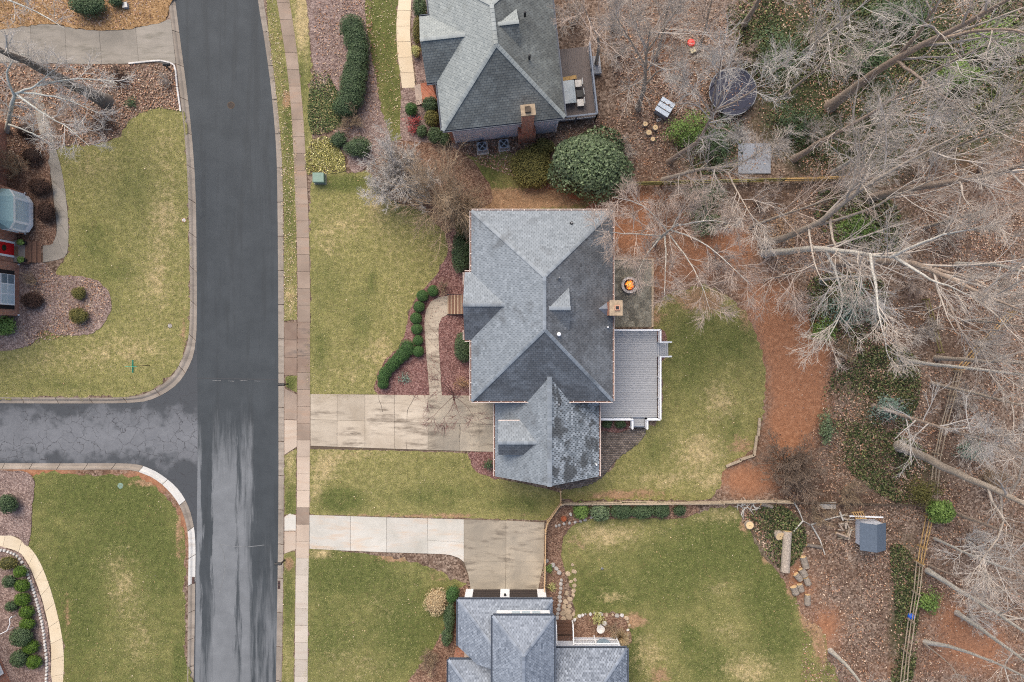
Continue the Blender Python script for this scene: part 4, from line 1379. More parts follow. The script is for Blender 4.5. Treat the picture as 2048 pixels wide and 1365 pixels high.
    for yy in (y1 - 1.9, y1 - 4.0, y0 + 1.6, y0 + 3.6):
        for zz_ in (1.0, 3.6):
            opening('window', xw_, yy, zz_, 1.0, 1.5, -1, 'glass')
    for yy in (y1 - 2.2, y1 - 4.8, 0.2, -2.6):
        opening('window', xe_, yy, 3.6, 1.1, 1.4, 1, 'glass')
    for yy in (y1 - 2.2, y1 - 4.8):
        opening('window', xe_, yy, 1.0, 1.1, 1.5, 1, 'glass')
    opening('window', xe_, -1.6, .95, 2.2, 2.0, 1, 'glass')
    opening('front_door', gx + .347, gm, .8, 1.1, 2.15, -1, 'red_brown')
    opening('window', gx + .347, gm, 3.7, 1.3, 1.4, -1, 'glass')
    for yy in (yS + 2.0, yS + 4.6):
        opening('garage_door', a0 + .397, yy, .06, 2.2, 2.15, -1, 'white')
    # front steps and stoop below the porch bay
    s = thing('front_steps', 'brown brick front steps with thin black handrails at the end of the curved walk', 'steps')
    ya, yb = W2(900, 629)[1], W2(900, 592)[1]
    xa_, xb_ = W2(896, 600)[0], W2(930, 600)[0]
    n = 5
    for i in range(n):
        m = MB()
        xs0 = xa_ + (xb_ - xa_) * i / n
        m.box(xs0, xb_ + 1.2, ya, yb, 0.03 + i * .15, 0.03 + (i + 1) * .15 - .002)
        m.build('step', M['step_wood'], s)
        m = MB()
        m.box(xs0 - .025, xs0 + .06, ya - .02, yb + .02, 0.03 + (i + 1) * .15 - .05, 0.03 + (i + 1) * .15 + .004)
        m.build('step_nosing', M['stone_tan'], s)
    for y in (ya - .05, yb + .05):
        m = MB()
        m.tube([(xa_, y, 0), (xa_, y, .95), (xb_, y, 1.6), (xb_, y, .7)], .022, 6)
        m.tube([(xa_, y, .45), (xb_, y, 1.15)], .016, 5)
        m.build('handrail', M['black'], s)
    return t


m, nt, bs = new_mat('garage_shingle')
a = attr(nt, 'tint')
c = ramp(nt, a.outputs['Fac'], [(0.0, lin(116, 124, 129)), (1.0, lin(170, 178, 183))])
p = pos(nt)
n1 = noise(nt, p, 0.6, 5, 0.6, 0.3)
n2 = noise(nt, p, 26, 3, 0.7)
c = mix(nt, math_(nt, 'MULTIPLY', sstep(nt, n1, 0.5, 0.6), .9), c, lin(80, 82, 82))
c = mix(nt, 1.0, c, ramp(nt, n2, [(0.3, (0.85, 0.85, 0.85)), (0.7, (1.13, 1.13, 1.13))]), 'MULTIPLY')
finish(nt, bs, c, 0.6, n2, 0.3, 0.01, 0.55)
M['shingle_garage'] = m
M['red_brown'] = simple('brown_door_paint', lin(96, 58, 46), 0.5, 0.08)
M['brick_pink'] = simple('pale_pink_brick', lin(198, 142, 116), 0.9, 0.14, 12)
M['terracotta_pale'] = simple('pale_terracotta', lin(206, 156, 128), 0.8, 0.08)
main_house()


# ------------------------------------------------------------------ rear deck
def rail_run(parent, a, b, z, h=0.95, mat=None, balu=True, w=0.16, posts=True):
    """white railing from a to b (xy); top rail, bottom rail, balusters as parts"""
    mat = mat or M['white']
    a, b = Vector((a[0], a[1], 0)), Vector((b[0], b[1], 0))
    up = Vector((0, 0, 1))
    L = (b - a).length
    d = (b - a).normalized()
    m = MB()
    m.bar(a + up * (z + h), b + up * (z + h), w, 0.05)
    m.build('top_rail', mat, parent)
    m = MB()
    m.bar(a + up * (z + .12), b + up * (z + .12), 0.06, 0.05)
    m.build('bottom_rail', mat, parent)
    if balu:
        m = MB()
        k = int(L / 0.14)
        for i in range(1, k):
            p = a + d * (L * i / k)
            m.bar(p + up * (z + .12), p + up * (z + h - .02), 0.03, 0.03, (1, 0, 0))
        o = m.build('balusters', mat, parent)
        o['kind'] = 'stuff'
    if posts:
        k = max(1, round(L / 1.9))
        for i in range(k + 1):
            p = a + d * (L * i / k)
            m = MB()
            m.bar(p + up * 0.0, p + up * (z + h + .02), 0.1, 0.1, (1, 0, 0))
            m.build('rail_post', mat, parent)


def main_deck():
    t = thing('rear_deck', 'grey board deck with white railings behind the main house', 'deck')
    zd = 0.85
    f = (H - zd) / H * S
    X = lambda px: (px - 1024) * f
    Y = lambda py: (682.5 - py) * f
    xw, xe = 7.95, X(1314)
    yN, yS = Y(661), Y(837)
    xg = 7.0
    y = yN
    ys_house = -4.75
    bw = 0.158
    i = 0
    while y - bw > yS:
        xl = xw if y - bw > ys_house else xg
        m = MB()
        m.box(xl, xe, y - bw + .017, y, zd - .03, zd)
        m.build('deck_board', M['deck'], t)
        y -= bw
        i += 1
    # south landing boards
    xa, xb = X(1263), X(1290)
    yb = Y(856)
    while y - bw > yb:
        m = MB()
        m.box(xa, xb, y - bw + .012, y, zd - .20, zd - .17)
        m.build('deck_board', M['deck'], t)
        y -= bw
    m = MB()
    m.box(xw, xe - .02, yS + .02, yN - .02, zd - .26, zd - .035)
    m.build('deck_frame', M['grey_paint'], t)
    m = MB()
    m.box(xa + .03, xb - .03, yb + .02, yS, 0, zd - .21)
    m.build('landing_riser', M['grey_paint'], t)
    # stairs east
    y1, y0 = Y(686), Y(712)
    n = 5
    sx = X(1340)
    for k in range(n):
        x_a = xe + (sx - xe) * k / n
        x_b = xe + (sx - xe) * (k + 1) / n
        zt = zd - (k + 1) * zd / (n + 1)
        for j in range(2):
            m = MB()
            w_ = (x_b - x_a) / 2
            m.box(x_a + j * w_ + .008, x_a + (j + 1) * w_, y0, y1, zt - .03, zt)
            m.build('stair_tread', M['deck'], t)
        m = MB()
        m.box(x_a + .01, x_a + .03, y0, y1, zt - .15, zt + .12)
        m.build('stair_riser', M['grey_paint'], t)
    rail_run(t, (xw + .1, yN), (xe + .1, yN), zd)
    rail_run(t, (xe + .1, yN), (xe + .1, y1 + .05), zd)
    rail_run(t, (xe + .1, y0 - .05), (xe + .1, yS), zd)
    rail_run(t, (xe + .1, yS), (xb + .05, yS), zd)
    rail_run(t, (xb + .05, yS), (xb + .05, yb), zd - .15)
    rail_run(t, (xa - .05, yS), (xa - .05, yb), zd - .15)
    rail_run(t, (xg + .3, yS), (xa - .05, yS), zd)
    for yy in (y1 + .06, y0 - .06):
        m = MB()
        m.bar((xe + .1, yy, zd + .95), (sx + .12, yy, .95), 0.13, 0.06)
        m.build('stair_rail', M['white'], t)
        m = MB()
        m.bar((sx + .1, yy, 0), (sx + .1, yy, .98), 0.1, 0.1, (1, 0, 0))
        m.build('rail_post', M['white'], t)
    # bench mat against the wall
    m = MB()
    m.box(8.0, 8.32, Y(760), Y(704), zd + .01, zd + .42)
    b = m.build('bench', M['dark'], None)
    tag(b, 'long dark bench on the grey deck against the house wall', 'bench')


main_deck()


# ------------------------------------------------------------------ the north house (turned a few degrees)
def north_house():
    t = thing('siding_house', 'pale siding house with grey hip roof and brick chimney at the top edge', 'house')
    zE = 5.2
    SW_, SE_ = W(885, 262, zE), W(1130, 235, zE)
    ax = (SE_ - SW_)
    wdt = ax.length
    ax.normalize()
    ay = Vector((-ax.y, ax.x, 0))
    hw = wdt / 2
    L = wdt + 3.1
    tp = math.tan(R(35))
    zr = zE + hw * tp

    def P(x, y, z):
        v = SW_ + ax * x + ay * y
        return Vector((v.x, v.y, z))
    sw, se, ne, nw = P(0, 0, zE), P(wdt, 0, zE), P(wdt, L, zE), P(0, L, zE)
    rs, rn = P(hw, hw, zr), P(hw, L - hw, zr)
    mt = M['shingle_north']
    ov = .42
    pl = lambda x0, x1, y0, y1: [P(x0, y0, 0)[:2], P(x1, y0, 0)[:2], P(x1, y1, 0)[:2], P(x0, y1, 0)[:2]]
    wall_box(t, pl(ov + .02, wdt - ov, ov, L - ov), 0, zE - .1, M['siding'])
    wall_box(t, pl(ov, ov + .3, ov - .03, L - ov), 0, zE - .15, M['brick'], 'front_wall')
    # west cross gable
    g0 = (W(853, 167, zE) - SW_).dot(ay)
    g1 = (W(839, 34, zE) - SW_).dot(ay)
    gx = (W(846, 100, zE) - SW_).dot(ax)
    gm, gh = (g0 + g1) / 2, (g1 - g0) / 2
    gz = zE + gh * tp
    slope(t, [sw, se, rs], M['shingle_north_algae_shade'], seed=21)
    slope(t, [se, ne, rn, rs], M['shingle_north_algae_shade'], seed=22)
    slope(t, [ne, nw, rn], mt, seed=23)
    slope(t, [P(0, g0, zE), sw, rs, P(gh, gm, gz)][:2] + [rs, P(gh, gm, gz)], mt, seed=24)
    slope(t, [nw, P(0, g1, zE), P(gh, gm, gz), rn], mt, seed=25)
    slope(t, [P(gh, gm - .01, gz), P(gh, gm + .01, gz), rn, rs][::-1][2:] + [rn, rs], mt, seed=26)
    slope(t, [P(gx, g1, zE), P(0, g1, zE), P(gh, gm, gz), P(gx, gm, gz)], mt, seed=27)
    slope(t, [P(0, g0, zE), P(gx, g0, zE), P(gx, gm, gz), P(gh, gm, gz)], M['shingle_north_algae_shade'], seed=28)
    cap_strip(t, P(gx, gm, gz), P(gh, gm, gz), .32, mt)
    for a_, b_ in ((rs, rn), (sw, rs), (se, rs), (ne, rn), (nw, rn)):
        cap_strip(t, a_, b_, .34, mt)
    wall_box(t, [P(gx + .35, g0 + .3, 0)[:2], P(.6, g0 + .3, 0)[:2], P(.6, g1 - .3, 0)[:2], P(gx + .35, g1 - .3, 0)[:2]], 0, zE - .15, M['brick'], 'porch_wall')
    # east gablet
    dz = zr - .25
    xe = hw + 1.95
    zl = zr - (xe - hw) * tp
    half = (dz - zl) / math.tan(R(36))
    dm = (W(1010, 47, dz) - SW_).dot(ay)
    slope(t, [P(xe, dm + half, zl + .02), P(hw + .3, dm, dz), P(xe, dm, dz)], mt, seed=29, udir=ax)
    slope(t, [P(xe, dm - half, zl + .02), P(xe, dm, dz), P(hw + .3, dm, dz)], M['shingle_north_algae_shade'], seed=30, udir=ax)
    cap_strip(t, P(hw + .3, dm, dz), P(xe, dm, dz), .3, mt)
    D = M['gutter_dark']
    for a_, b_, o_ in ((sw, se, -ay), (se, ne, ax), (P(0, g0, zE), sw, -ax), (nw, P(0, g1, zE), -ax), (P(gx, g1, zE), P(0, g1, zE), ay), (P(gx, g0, zE), P(0, g0, zE), -ay)):
        gutter(t, a_, b_, o_, D, D, False)
    # white corner boards and soffit vents
    for x_ in (ov + .34, wdt - ov):
        m = MB()
        v = P(x_, ov - .02, 0)
        m.bar((v.x, v.y, 0), (v.x, v.y, zE - .12), .14, .06, ay)
        m.build('corner_board', M['white'], t)
    for x_ in (2.0, 4.9):
        m = MB()
        a_, b_ = P(x_, ov - .03, zE - .35), P(x_ + 1.0, ov - .03, zE - .35)
        m.bar(a_, b_, .06, .4)
        m.build('window_head', M['white'], t)
    # chimney on the south wall
    ch = None
    xc = (W(1052, 278, 0) - SW_).dot(ax)
    yc0, yc1 = -.55, .42
    m = MB()

    def pb(x0, x1, y0, y1, z0, z1):
        m.prism([P(x0, y0, 0)[:2], P(x1, y0, 0)[:2], P(x1, y1, 0)[:2], P(x0, y1, 0)[:2]], z0, z1)
    xc = (W(1052, 275, 0) - SW_).dot(ax)
    pb(xc - .75, xc + .75, ov - .7, ov, 0, 2.6)
    pb(xc - .50, xc + .50, ov - .62, ov + .1, 2.6, 7.4)
    ch = m.build('chimney', M['brick'], t)
    m = MB()
    pb(xc - .58, xc + .58, ov - .7, ov + .18, 7.4, 7.55)
    m.build('chimney_cap', M['stone_tan'], ch)
    m = MB()
    pb(xc - .25, xc + .2, ov - .5, ov - .05, 7.55, 7.8)
    m.build('flue', M['timber_dark'], ch)
    for (px, py, z) in ((1059, 113, 7.6), (1050, 27, 7.9)):
        p = W(px, py, z)
        m = MB()
        m.lathe([(.1, -.5), (.1, .2), (.04, .22)], p, 8)
        m.build('roof_vent', M['black'], t)
    # brick steps and iron rails at the west door
    s = thing('brick_stoop', 'brick stoop with iron railings at the end of the cream walk', 'steps')
    for i, (xa, xb) in enumerate(((-1.55, .4), (-1.25, .4), (-.95, .4))):
        m = MB()
        m.prism([P(gx + xa, g0 + .1, 0)[:2], P(gx + xb, g0 + .1, 0)[:2], P(gx + xb, g0 + 1.9, 0)[:2], P(gx + xa, g0 + 1.9, 0)[:2]], .012 + .16 * i, .012 + .16 * (i + 1) - .002)
        m.build('step', M['brick'], s)
    for yy in (g0 + .15, g0 + 1.85):
        m = MB()
        a_, b_ = P(gx - 1.4, yy, 0), P(gx + .3, yy, 0)
        up = Vector((0, 0, 1))
        m.tube([a_ + up * .2, a_ + up * 1.1, b_ + up * 1.4, b_ + up * .4], .025, 6)
        for k in range(1, 9):
            q = a_ + (b_ - a_) * k / 9
            m.tube([q + up * .4, q + up * (1.1 + .3 * k / 9)], .012, 4)
        m.build('iron_rail', M['black'], s)
    # deck on the east side
    d = thing('side_deck', 'weathered dark deck with grey railing beside the north house', 'deck')
    zd = 1.0
    x0, x1 = wdt - ov + .02, (W(1192, 232, zd) - SW_).dot(ax)
    y0, y1 = (W(1160, 238, zd) - SW_).dot(ay), (W(1160, 95, zd) - SW_).dot(ay)
    x = x0
    while x < x1:
        m = MB()
        m.prism([P(x, y0, 0)[:2], P(x + .15, y0, 0)[:2], P(x + .15, y1, 0)[:2], P(x, y1, 0)[:2]], zd - .03, zd)
        m.build('deck_board', M['deck_dark'], d)
        x += .162
    m = MB()
    m.prism(pl(x0, x1, y0, y1), zd - .3, zd - .035)
    m.build('deck_frame', M['grey_paint'], d)
    rail_run(d, P(x0, y0, 0), P(x1, y0, 0), zd, mat=M['grey_paint'], w=.14)
    rail_run(d, P(x1, y0, 0), P(x1, y1, 0), zd, mat=M['grey_paint'], w=.14)
    # table and furniture on it
    tb = thing('patio_table', 'blue-grey glass patio table with patterned seats on the dark deck', 'table')
    c = P(0, 0, 0)
    q = W(1138, 184, zd + .75)
    m = MB()
    a_ = [Vector((q.x, q.y, 0)) + ax * sx + ay * sy for sx, sy in ((-.55, -1.0), (.55, -1.0), (.55, 1.0), (-.55, 1.0))]
    m.prism([v[:2] for v in a_], zd + .71, zd + .75)
    m.build('table_top', M['glass'], tb)
    for v in a_:
        m = MB()
        w_ = Vector((q.x, q.y, 0)) + (v - Vector((q.x, q.y, 0))) * .85
        m.bar((w_.x, w_.y, zd), (w_.x, w_.y, zd + .71), .06, .06, (1, 0, 0))
        m.build('leg', M['black'], tb)
    for i, (sx, sy) in enumerate(((.95, .75), (.98, -.15), (.95, -.95))):
        v = Vector((q.x, q.y, 0)) + ax * sx + ay * sy
        ch_ = thing('patio_chair', ['pale patterned patio chair at the north end of the glass table', 'dark seat patio chair beside the middle of the glass table', 'pale patterned patio chair at the south end of the glass table'][i], 'chair', 'chairs at the glass patio table', loc=(v.x, v.y, zd), rz=math.atan2(ax.y, ax.x))
        m = MB()
        m.box(-.3, .3, -.3, .3, .40, .47)
        m.build('seat', M['black'] if i == 1 else M['stone_white'], ch_)
        m = MB()
        m.box(.27, .33, -.28, .28, .47, .95)
        m.build('backrest', M['metal'], ch_)
        for lx in (-.26, .26):
            for ly in (-.26, .26):
                m = MB()
                m.box(lx - .02, lx + .02, ly - .02, ly + .02, 0, .4)
                m.build('leg', M['metal'], ch_)
    b0, b1 = W(1126, 159, zd + .45), W(1153, 154, zd + .45)
    bn = thing('wooden_bench', 'short honey coloured wooden bench on the dark deck', 'bench')
    m = MB()
    m.bar(b0, b1, .32, .05)
    m.build('seat', M['timber_yellow'], bn)
    for q_ in (.15, .85):
        v = b0 + (b1 - b0) * q_
        m = MB()
        m.bar((v.x, v.y, zd), (v.x, v.y, zd + .42), .08, .26, (0, 1, 0))
        m.build('leg', M['timber_dark'], bn)
    m = MB()
    lp = W(1190, 132, .25)
    ln = thing('storage_trunk', 'long pale grey storage trunk beside the dark deck railing', 'trunk', loc=(lp.x + .15, lp.y, 0), rz=R(6))
    m = MB()
    m.box(-.3, .3, -.75, .75, 0, .42)
    m.build('body', M['ac'], ln)
    m = MB()
    m.box(-.33, .33, -.78, .78, .42, .5)
    m.build('lid', M['tarp'], ln)
    for i, (px, py) in enumerate(((965, 298), (1008, 293))):
        g = W(px, py, 0)
        u = thing('air_conditioner', ['air conditioner on the wider pale pad, left of the pair below the white wall', 'air conditioner nearer the brick chimney, right of the pair below the white wall'][i], 'air conditioner', 'air conditioners by the north house', loc=(g.x, g.y, 0), rz=R(6))
        m = MB()
        m.box(-.52, .52, -.55 if i == 0 else -.48, .5, 0, .08)
        m.build('pad', M['conc_new'], u)
        m = MB()
        m.box(-.38, .38, -.38, .38, .08, .8)
        m.build('casing', M['ac'], u)
        m = MB()
        m.lathe([(.34, 0), (.34, .05), (.30, .06)], (0, 0, .8), 20)
        m.build('fan_grille', M['black'], u)
        m = MB()
        m.lathe([(.09, 0), (.09, .04), (.03, .06)], (0, 0, .865), 12)
        m.build('fan_hub', M['metal'], u)
        for k in range(4):
            m = MB()
            an = R(45 + 90 * k)
            m.bar((.08 * math.cos(an), .08 * math.sin(an), .87), (.30 * math.cos(an), .30 * math.sin(an), .87), .09, .012)
            m.build('fan_blade', M['glass'], u)


north_house()


# ------------------------------------------------------------------ the south house
def hip_caps(t, pairs, mt, w=.32):
    for a_, b_ in pairs:
        cap_strip(t, a_, b_, w * .8, mt)


def south_house():
    t = thing('slate_house', 'slate-blue shingled house with white garage front at the bottom of the picture', 'house')
    mt = M['shingle_south']
    D = M['gutter_dark']
    tp = math.tan(R(35))
    ov = .35
    # low garage block
    z1 = 2.9
    nw, ne = W(916, 1199.5, z1), W(1105, 1199.5, z1)
    f1 = (H - z1) / H * S
    x0, x1, yN = nw.x, ne.x, nw.y
    d = 5.6
    swp = (x0, yN - 4.3, z1)
    A = Vector((x0, yN, z1))
    B = Vector((x1, yN, z1))
    k = 3.7
    Ai = Vector((x0 + k, yN - k, z1 + k * tp))
    Bi = Vector((x1 - k, yN - k, z1 + k * tp))
    slope(t, [B, A, Ai, Bi], mt, seed=41, contrast=1.0, tab=.25, course=.17)
    slope(t, [A, (x0, yN - 4.0, z1), (x0 + 1.7, yN - 5.0, z1 + 1.7 * tp), (x0 + k, yN - 5.0, z1 + k * tp), Ai], mt, seed=42, contrast=1.0, tab=.25, course=.17)
    slope(t, [(x1, yN - 6, z1), B, Bi, (x1 - k, yN - 6, z1 + k * tp)], mt, seed=43, contrast=1.0, tab=.25, course=.17)
    hip_caps(t, ((A, Ai), (B, Bi)), mt)
    gutter(t, A, B, (0, 1, 0), D, D, False)
    gutter(t, A, (x0, yN - 4.0, z1), (-1, 0, 0), D, D, False)
    yw = W(930, 1180, 0).y
    wl = W(933, 1180, 0).x
    wr = W(1090, 1180, 0).x
    wall_box(t, [(wl, yw - 6.5), (wr, yw - 6.5), (wr, yw), (wl, yw)], 0, z1 - .1, M['brick'], 'garage_wall')
    # white garage front with two dark doors
    fr = MB()
    dl = [(W(947, 1, 0).x, W(1001, 1, 0).x), (W(1019, 1, 0).x, W(1074, 1, 0).x)]
    zt = 2.15
    for xa, xb in ((wl - .03, dl[0][0]), (dl[0][1], dl[1][0]), (dl[1][1], wr + .03)):
        m = MB()
        m.box(xa, xb, yw + .003, yw + .1, 0.05, zt)
        m.build('door_surround', M['white'], t)
    m = MB()
    m.box(wl - .03, wr + .03, yw + .003, yw + .13, zt, z1 - .12)
    m.build('door_header', M['white'], t)
    for xa, xb in dl:
        m = MB()
        m.box(xa, xb, yw + .004, yw + .05, 0.05, zt)
        dr_ = m.build('garage_door', M['door_dark'], t)
        for i in range(1, 4):
            m = MB()
            m.box(xa, xb, yw + .05, yw + .062, zt * i / 4 - .012, zt * i / 4 + .012)
            m.build('panel_rib', M['black'], dr_)
    lp = W(1010, 1182, 1.8)
    m = MB()
    m.lathe([(.05, -.2), (.1, -.1), (.1, .1), (.03, .2)], (lp.x, yw + .2, 1.75), 10)
    m.build('wall_lamp', M['black'], t)
    # tall middle block
    z2 = 5.2
    a_, b_ = W(985.5, 1232, z2), W(1108, 1231, z2)
    X0, X1, Y0 = a_.x, b_.x, a_.y
    hw = (X1 - X0) / 2
    A, B = Vector((X0, Y0, z2)), Vector((X1, Y0, z2))
    C = Vector(((X0 + X1) / 2, Y0 - hw, z2 + hw * tp))
    C2 = Vector((C.x, Y0 - 12, C.z))
    slope(t, [B, A, C], mt, seed=44, contrast=1.0, tab=.25, course=.17)
    slope(t, [A, (X0, Y0 - 12, z2), C2, C], mt, seed=45, contrast=1.0, tab=.25, course=.17)
    slope(t, [(X1, Y0 - 12, z2), B, C, C2], mt, seed=46, contrast=1.0, tab=.25, course=.17)
    hip_caps(t, ((A, C), (B, C), (C, C2)), mt)
    for p, q, o_ in ((A, B, (0, 1, 0)), (A, (X0, Y0 - 12, z2), (-1, 0, 0)), ((X1, Y0 - 12, z2), B, (1, 0, 0))):
        gutter(t, p, q, o_, D, D, False)
    wall_box(t, [(X0 + ov, Y0 - 12), (X1 - ov, Y0 - 12), (X1 - ov, Y0 - ov), (X0 + ov, Y0 - ov)], 0, z2 - .1, M['siding'], 'upper_wall')
    # upper window band on the north wall
    yv = Y0 - ov + .004
    m = MB()
    m.box(X0 + ov - .05, X1 - ov + .05, yv, yv + .28, z2 - 1.35, z2 - .25)
    wb = m.build('window_band', M['white'], t)
    for i in range(3):
        xa = C.x - .95 + i * .85
        m = MB()
        m.box(xa, xa + .68, yv + .02, yv + .285, z2 - 1.15, z2 - .42)
        m.build('window_pane', M['glass_pale'], wb)
    # east wing
    z3 = 3.0
    a_, b_ = W(1109, 1297, z3), W(1254, 1297, z3)
    Xa, Xb, Y3 = a_.x - .6, b_.x, a_.y
    kk = 3.4
    A, B = Vector((Xa, Y3, z3)), Vector((Xb, Y3, z3))
    Bi = Vector((Xb - kk, Y3 - kk, z3 + kk * tp))
    Ai = Vector((Xa, Y3 - kk, z3 + kk * tp))
    slope(t, [B, A, Ai, Bi], mt, seed=47, contrast=1.5, gap=.03, tab=.25, course=.17)
    slope(t, [(Xb, Y3 - 9, z3), B, Bi, (Xb - kk, Y3 - 9, z3 + kk * tp)], mt, seed=48, contrast=1.5, gap=.03, tab=.25, course=.17)
    hip_caps(t, ((B, Bi),), mt)
    gutter(t, A, B, (0, 1, 0), D, D, False)
    gutter(t, (Xb, Y3 - 9, z3), B, (1, 0, 0), D, D, False)
    wall_box(t, [(Xa, Y3 - 9), (Xb - ov, Y3 - 9), (Xb - ov, Y3 - ov), (Xa, Y3 - ov)], 0, z3 - .1, M['siding'], 'east_wall')
    # west wing
    a_ = W(897, 1320, z3)
    b_ = W(985, 1319, z3)
    Xa, Xb, Y4 = a_.x, b_.x + .8, a_.y
    A, B = Vector((Xa, Y4, z3)), Vector((Xb, Y4, z3))
    Ai = Vector((Xa + kk, Y4 - kk, z3 + kk * tp))
    slope(t, [B, A, Ai, (Xb, Y4 - kk, z3 + kk * tp)], mt, seed=49, contrast=1.0, tab=.25, course=.17)
    slope(t, [A, (Xa, Y4 - 9, z3), (Xa + kk, Y4 - 9, z3 + kk * tp), Ai], mt, seed=50, contrast=1.0, tab=.25, course=.17)
    hip_caps(t, ((A, Ai),), mt)
    gutter(t, A, B, (0, 1, 0), D, D, False)
    gutter(t, A, (Xa, Y4 - 9, z3), (-1, 0, 0), D, D, False)
    wall_box(t, [(Xa + ov, Y4 - 9), (Xb, Y4 - 9), (Xb, Y4 - ov), (Xa + ov, Y4 - ov)], 0, z3 - .1, M['brick'], 'west_wall')
    # rear deck with steps
    d_ = thing('brown_deck', 'small brown deck with white railing and steps behind the slate-blue house', 'deck')
    zd = .75
    fx = (H - zd) / H * S
    X = lambda px: (px - 1024) * fx
    Y = lambda py: (682.5 - py) * fx
    xl, xr = X(1112), X(1146)
    yb = Y(1272)
    x = xl
    while x + .14 < X(1240):
        m = MB()
        m.box(x, x + .14, Y(1330), yb if x < xr else Y(1279), zd - .03, zd)
        m.build('deck_board', M['deck_brown'], d_)
        x += .152
    for i in range(4):
        m = MB()
        y1_ = yb + .05 + i * .27
        m.box(xl + .05, xr - .05, y1_, y1_ + .26, 0, zd - (i + 1) * .16)
        m.build('step', M['deck_brown'], d_)
    rail_run(d_, (xr, Y(1279)), (X(1234), Y(1279)), zd, h=.9, w=.1)
    rail_run(d_, (X(1234), Y(1279)), (X(1240), Y(1300)), zd, h=.9, w=.1, posts=False)
    for xx in (xl + .02, xr - .02):
        m = MB()
        m.bar((xx, yb - .4, zd + .9), (xx, yb + 1.05, .95), .09, .06)
        m.bar((xx, yb + 1.05, 0), (xx, yb + 1.05, .98), .09, .09, (1, 0, 0))
        m.build('stair_rail', M['white'], d_)
    tb = thing('round_table', 'round blue-grey table on the brown deck behind the white railing', 'table')
    q = W(1206, 1294, 1.4)
    m = MB()
    m.lathe([(.75, 0), (.75, .04)], (q.x, q.y, zd + .7), 20)
    m.build('table_top', M['glass'], tb)
    m = MB()
    m.lathe([(.3, 0), (.05, .04), (.05, .7)], (q.x, q.y, zd), 10)
    m.build('pedestal', M['black'], tb)


south_house()


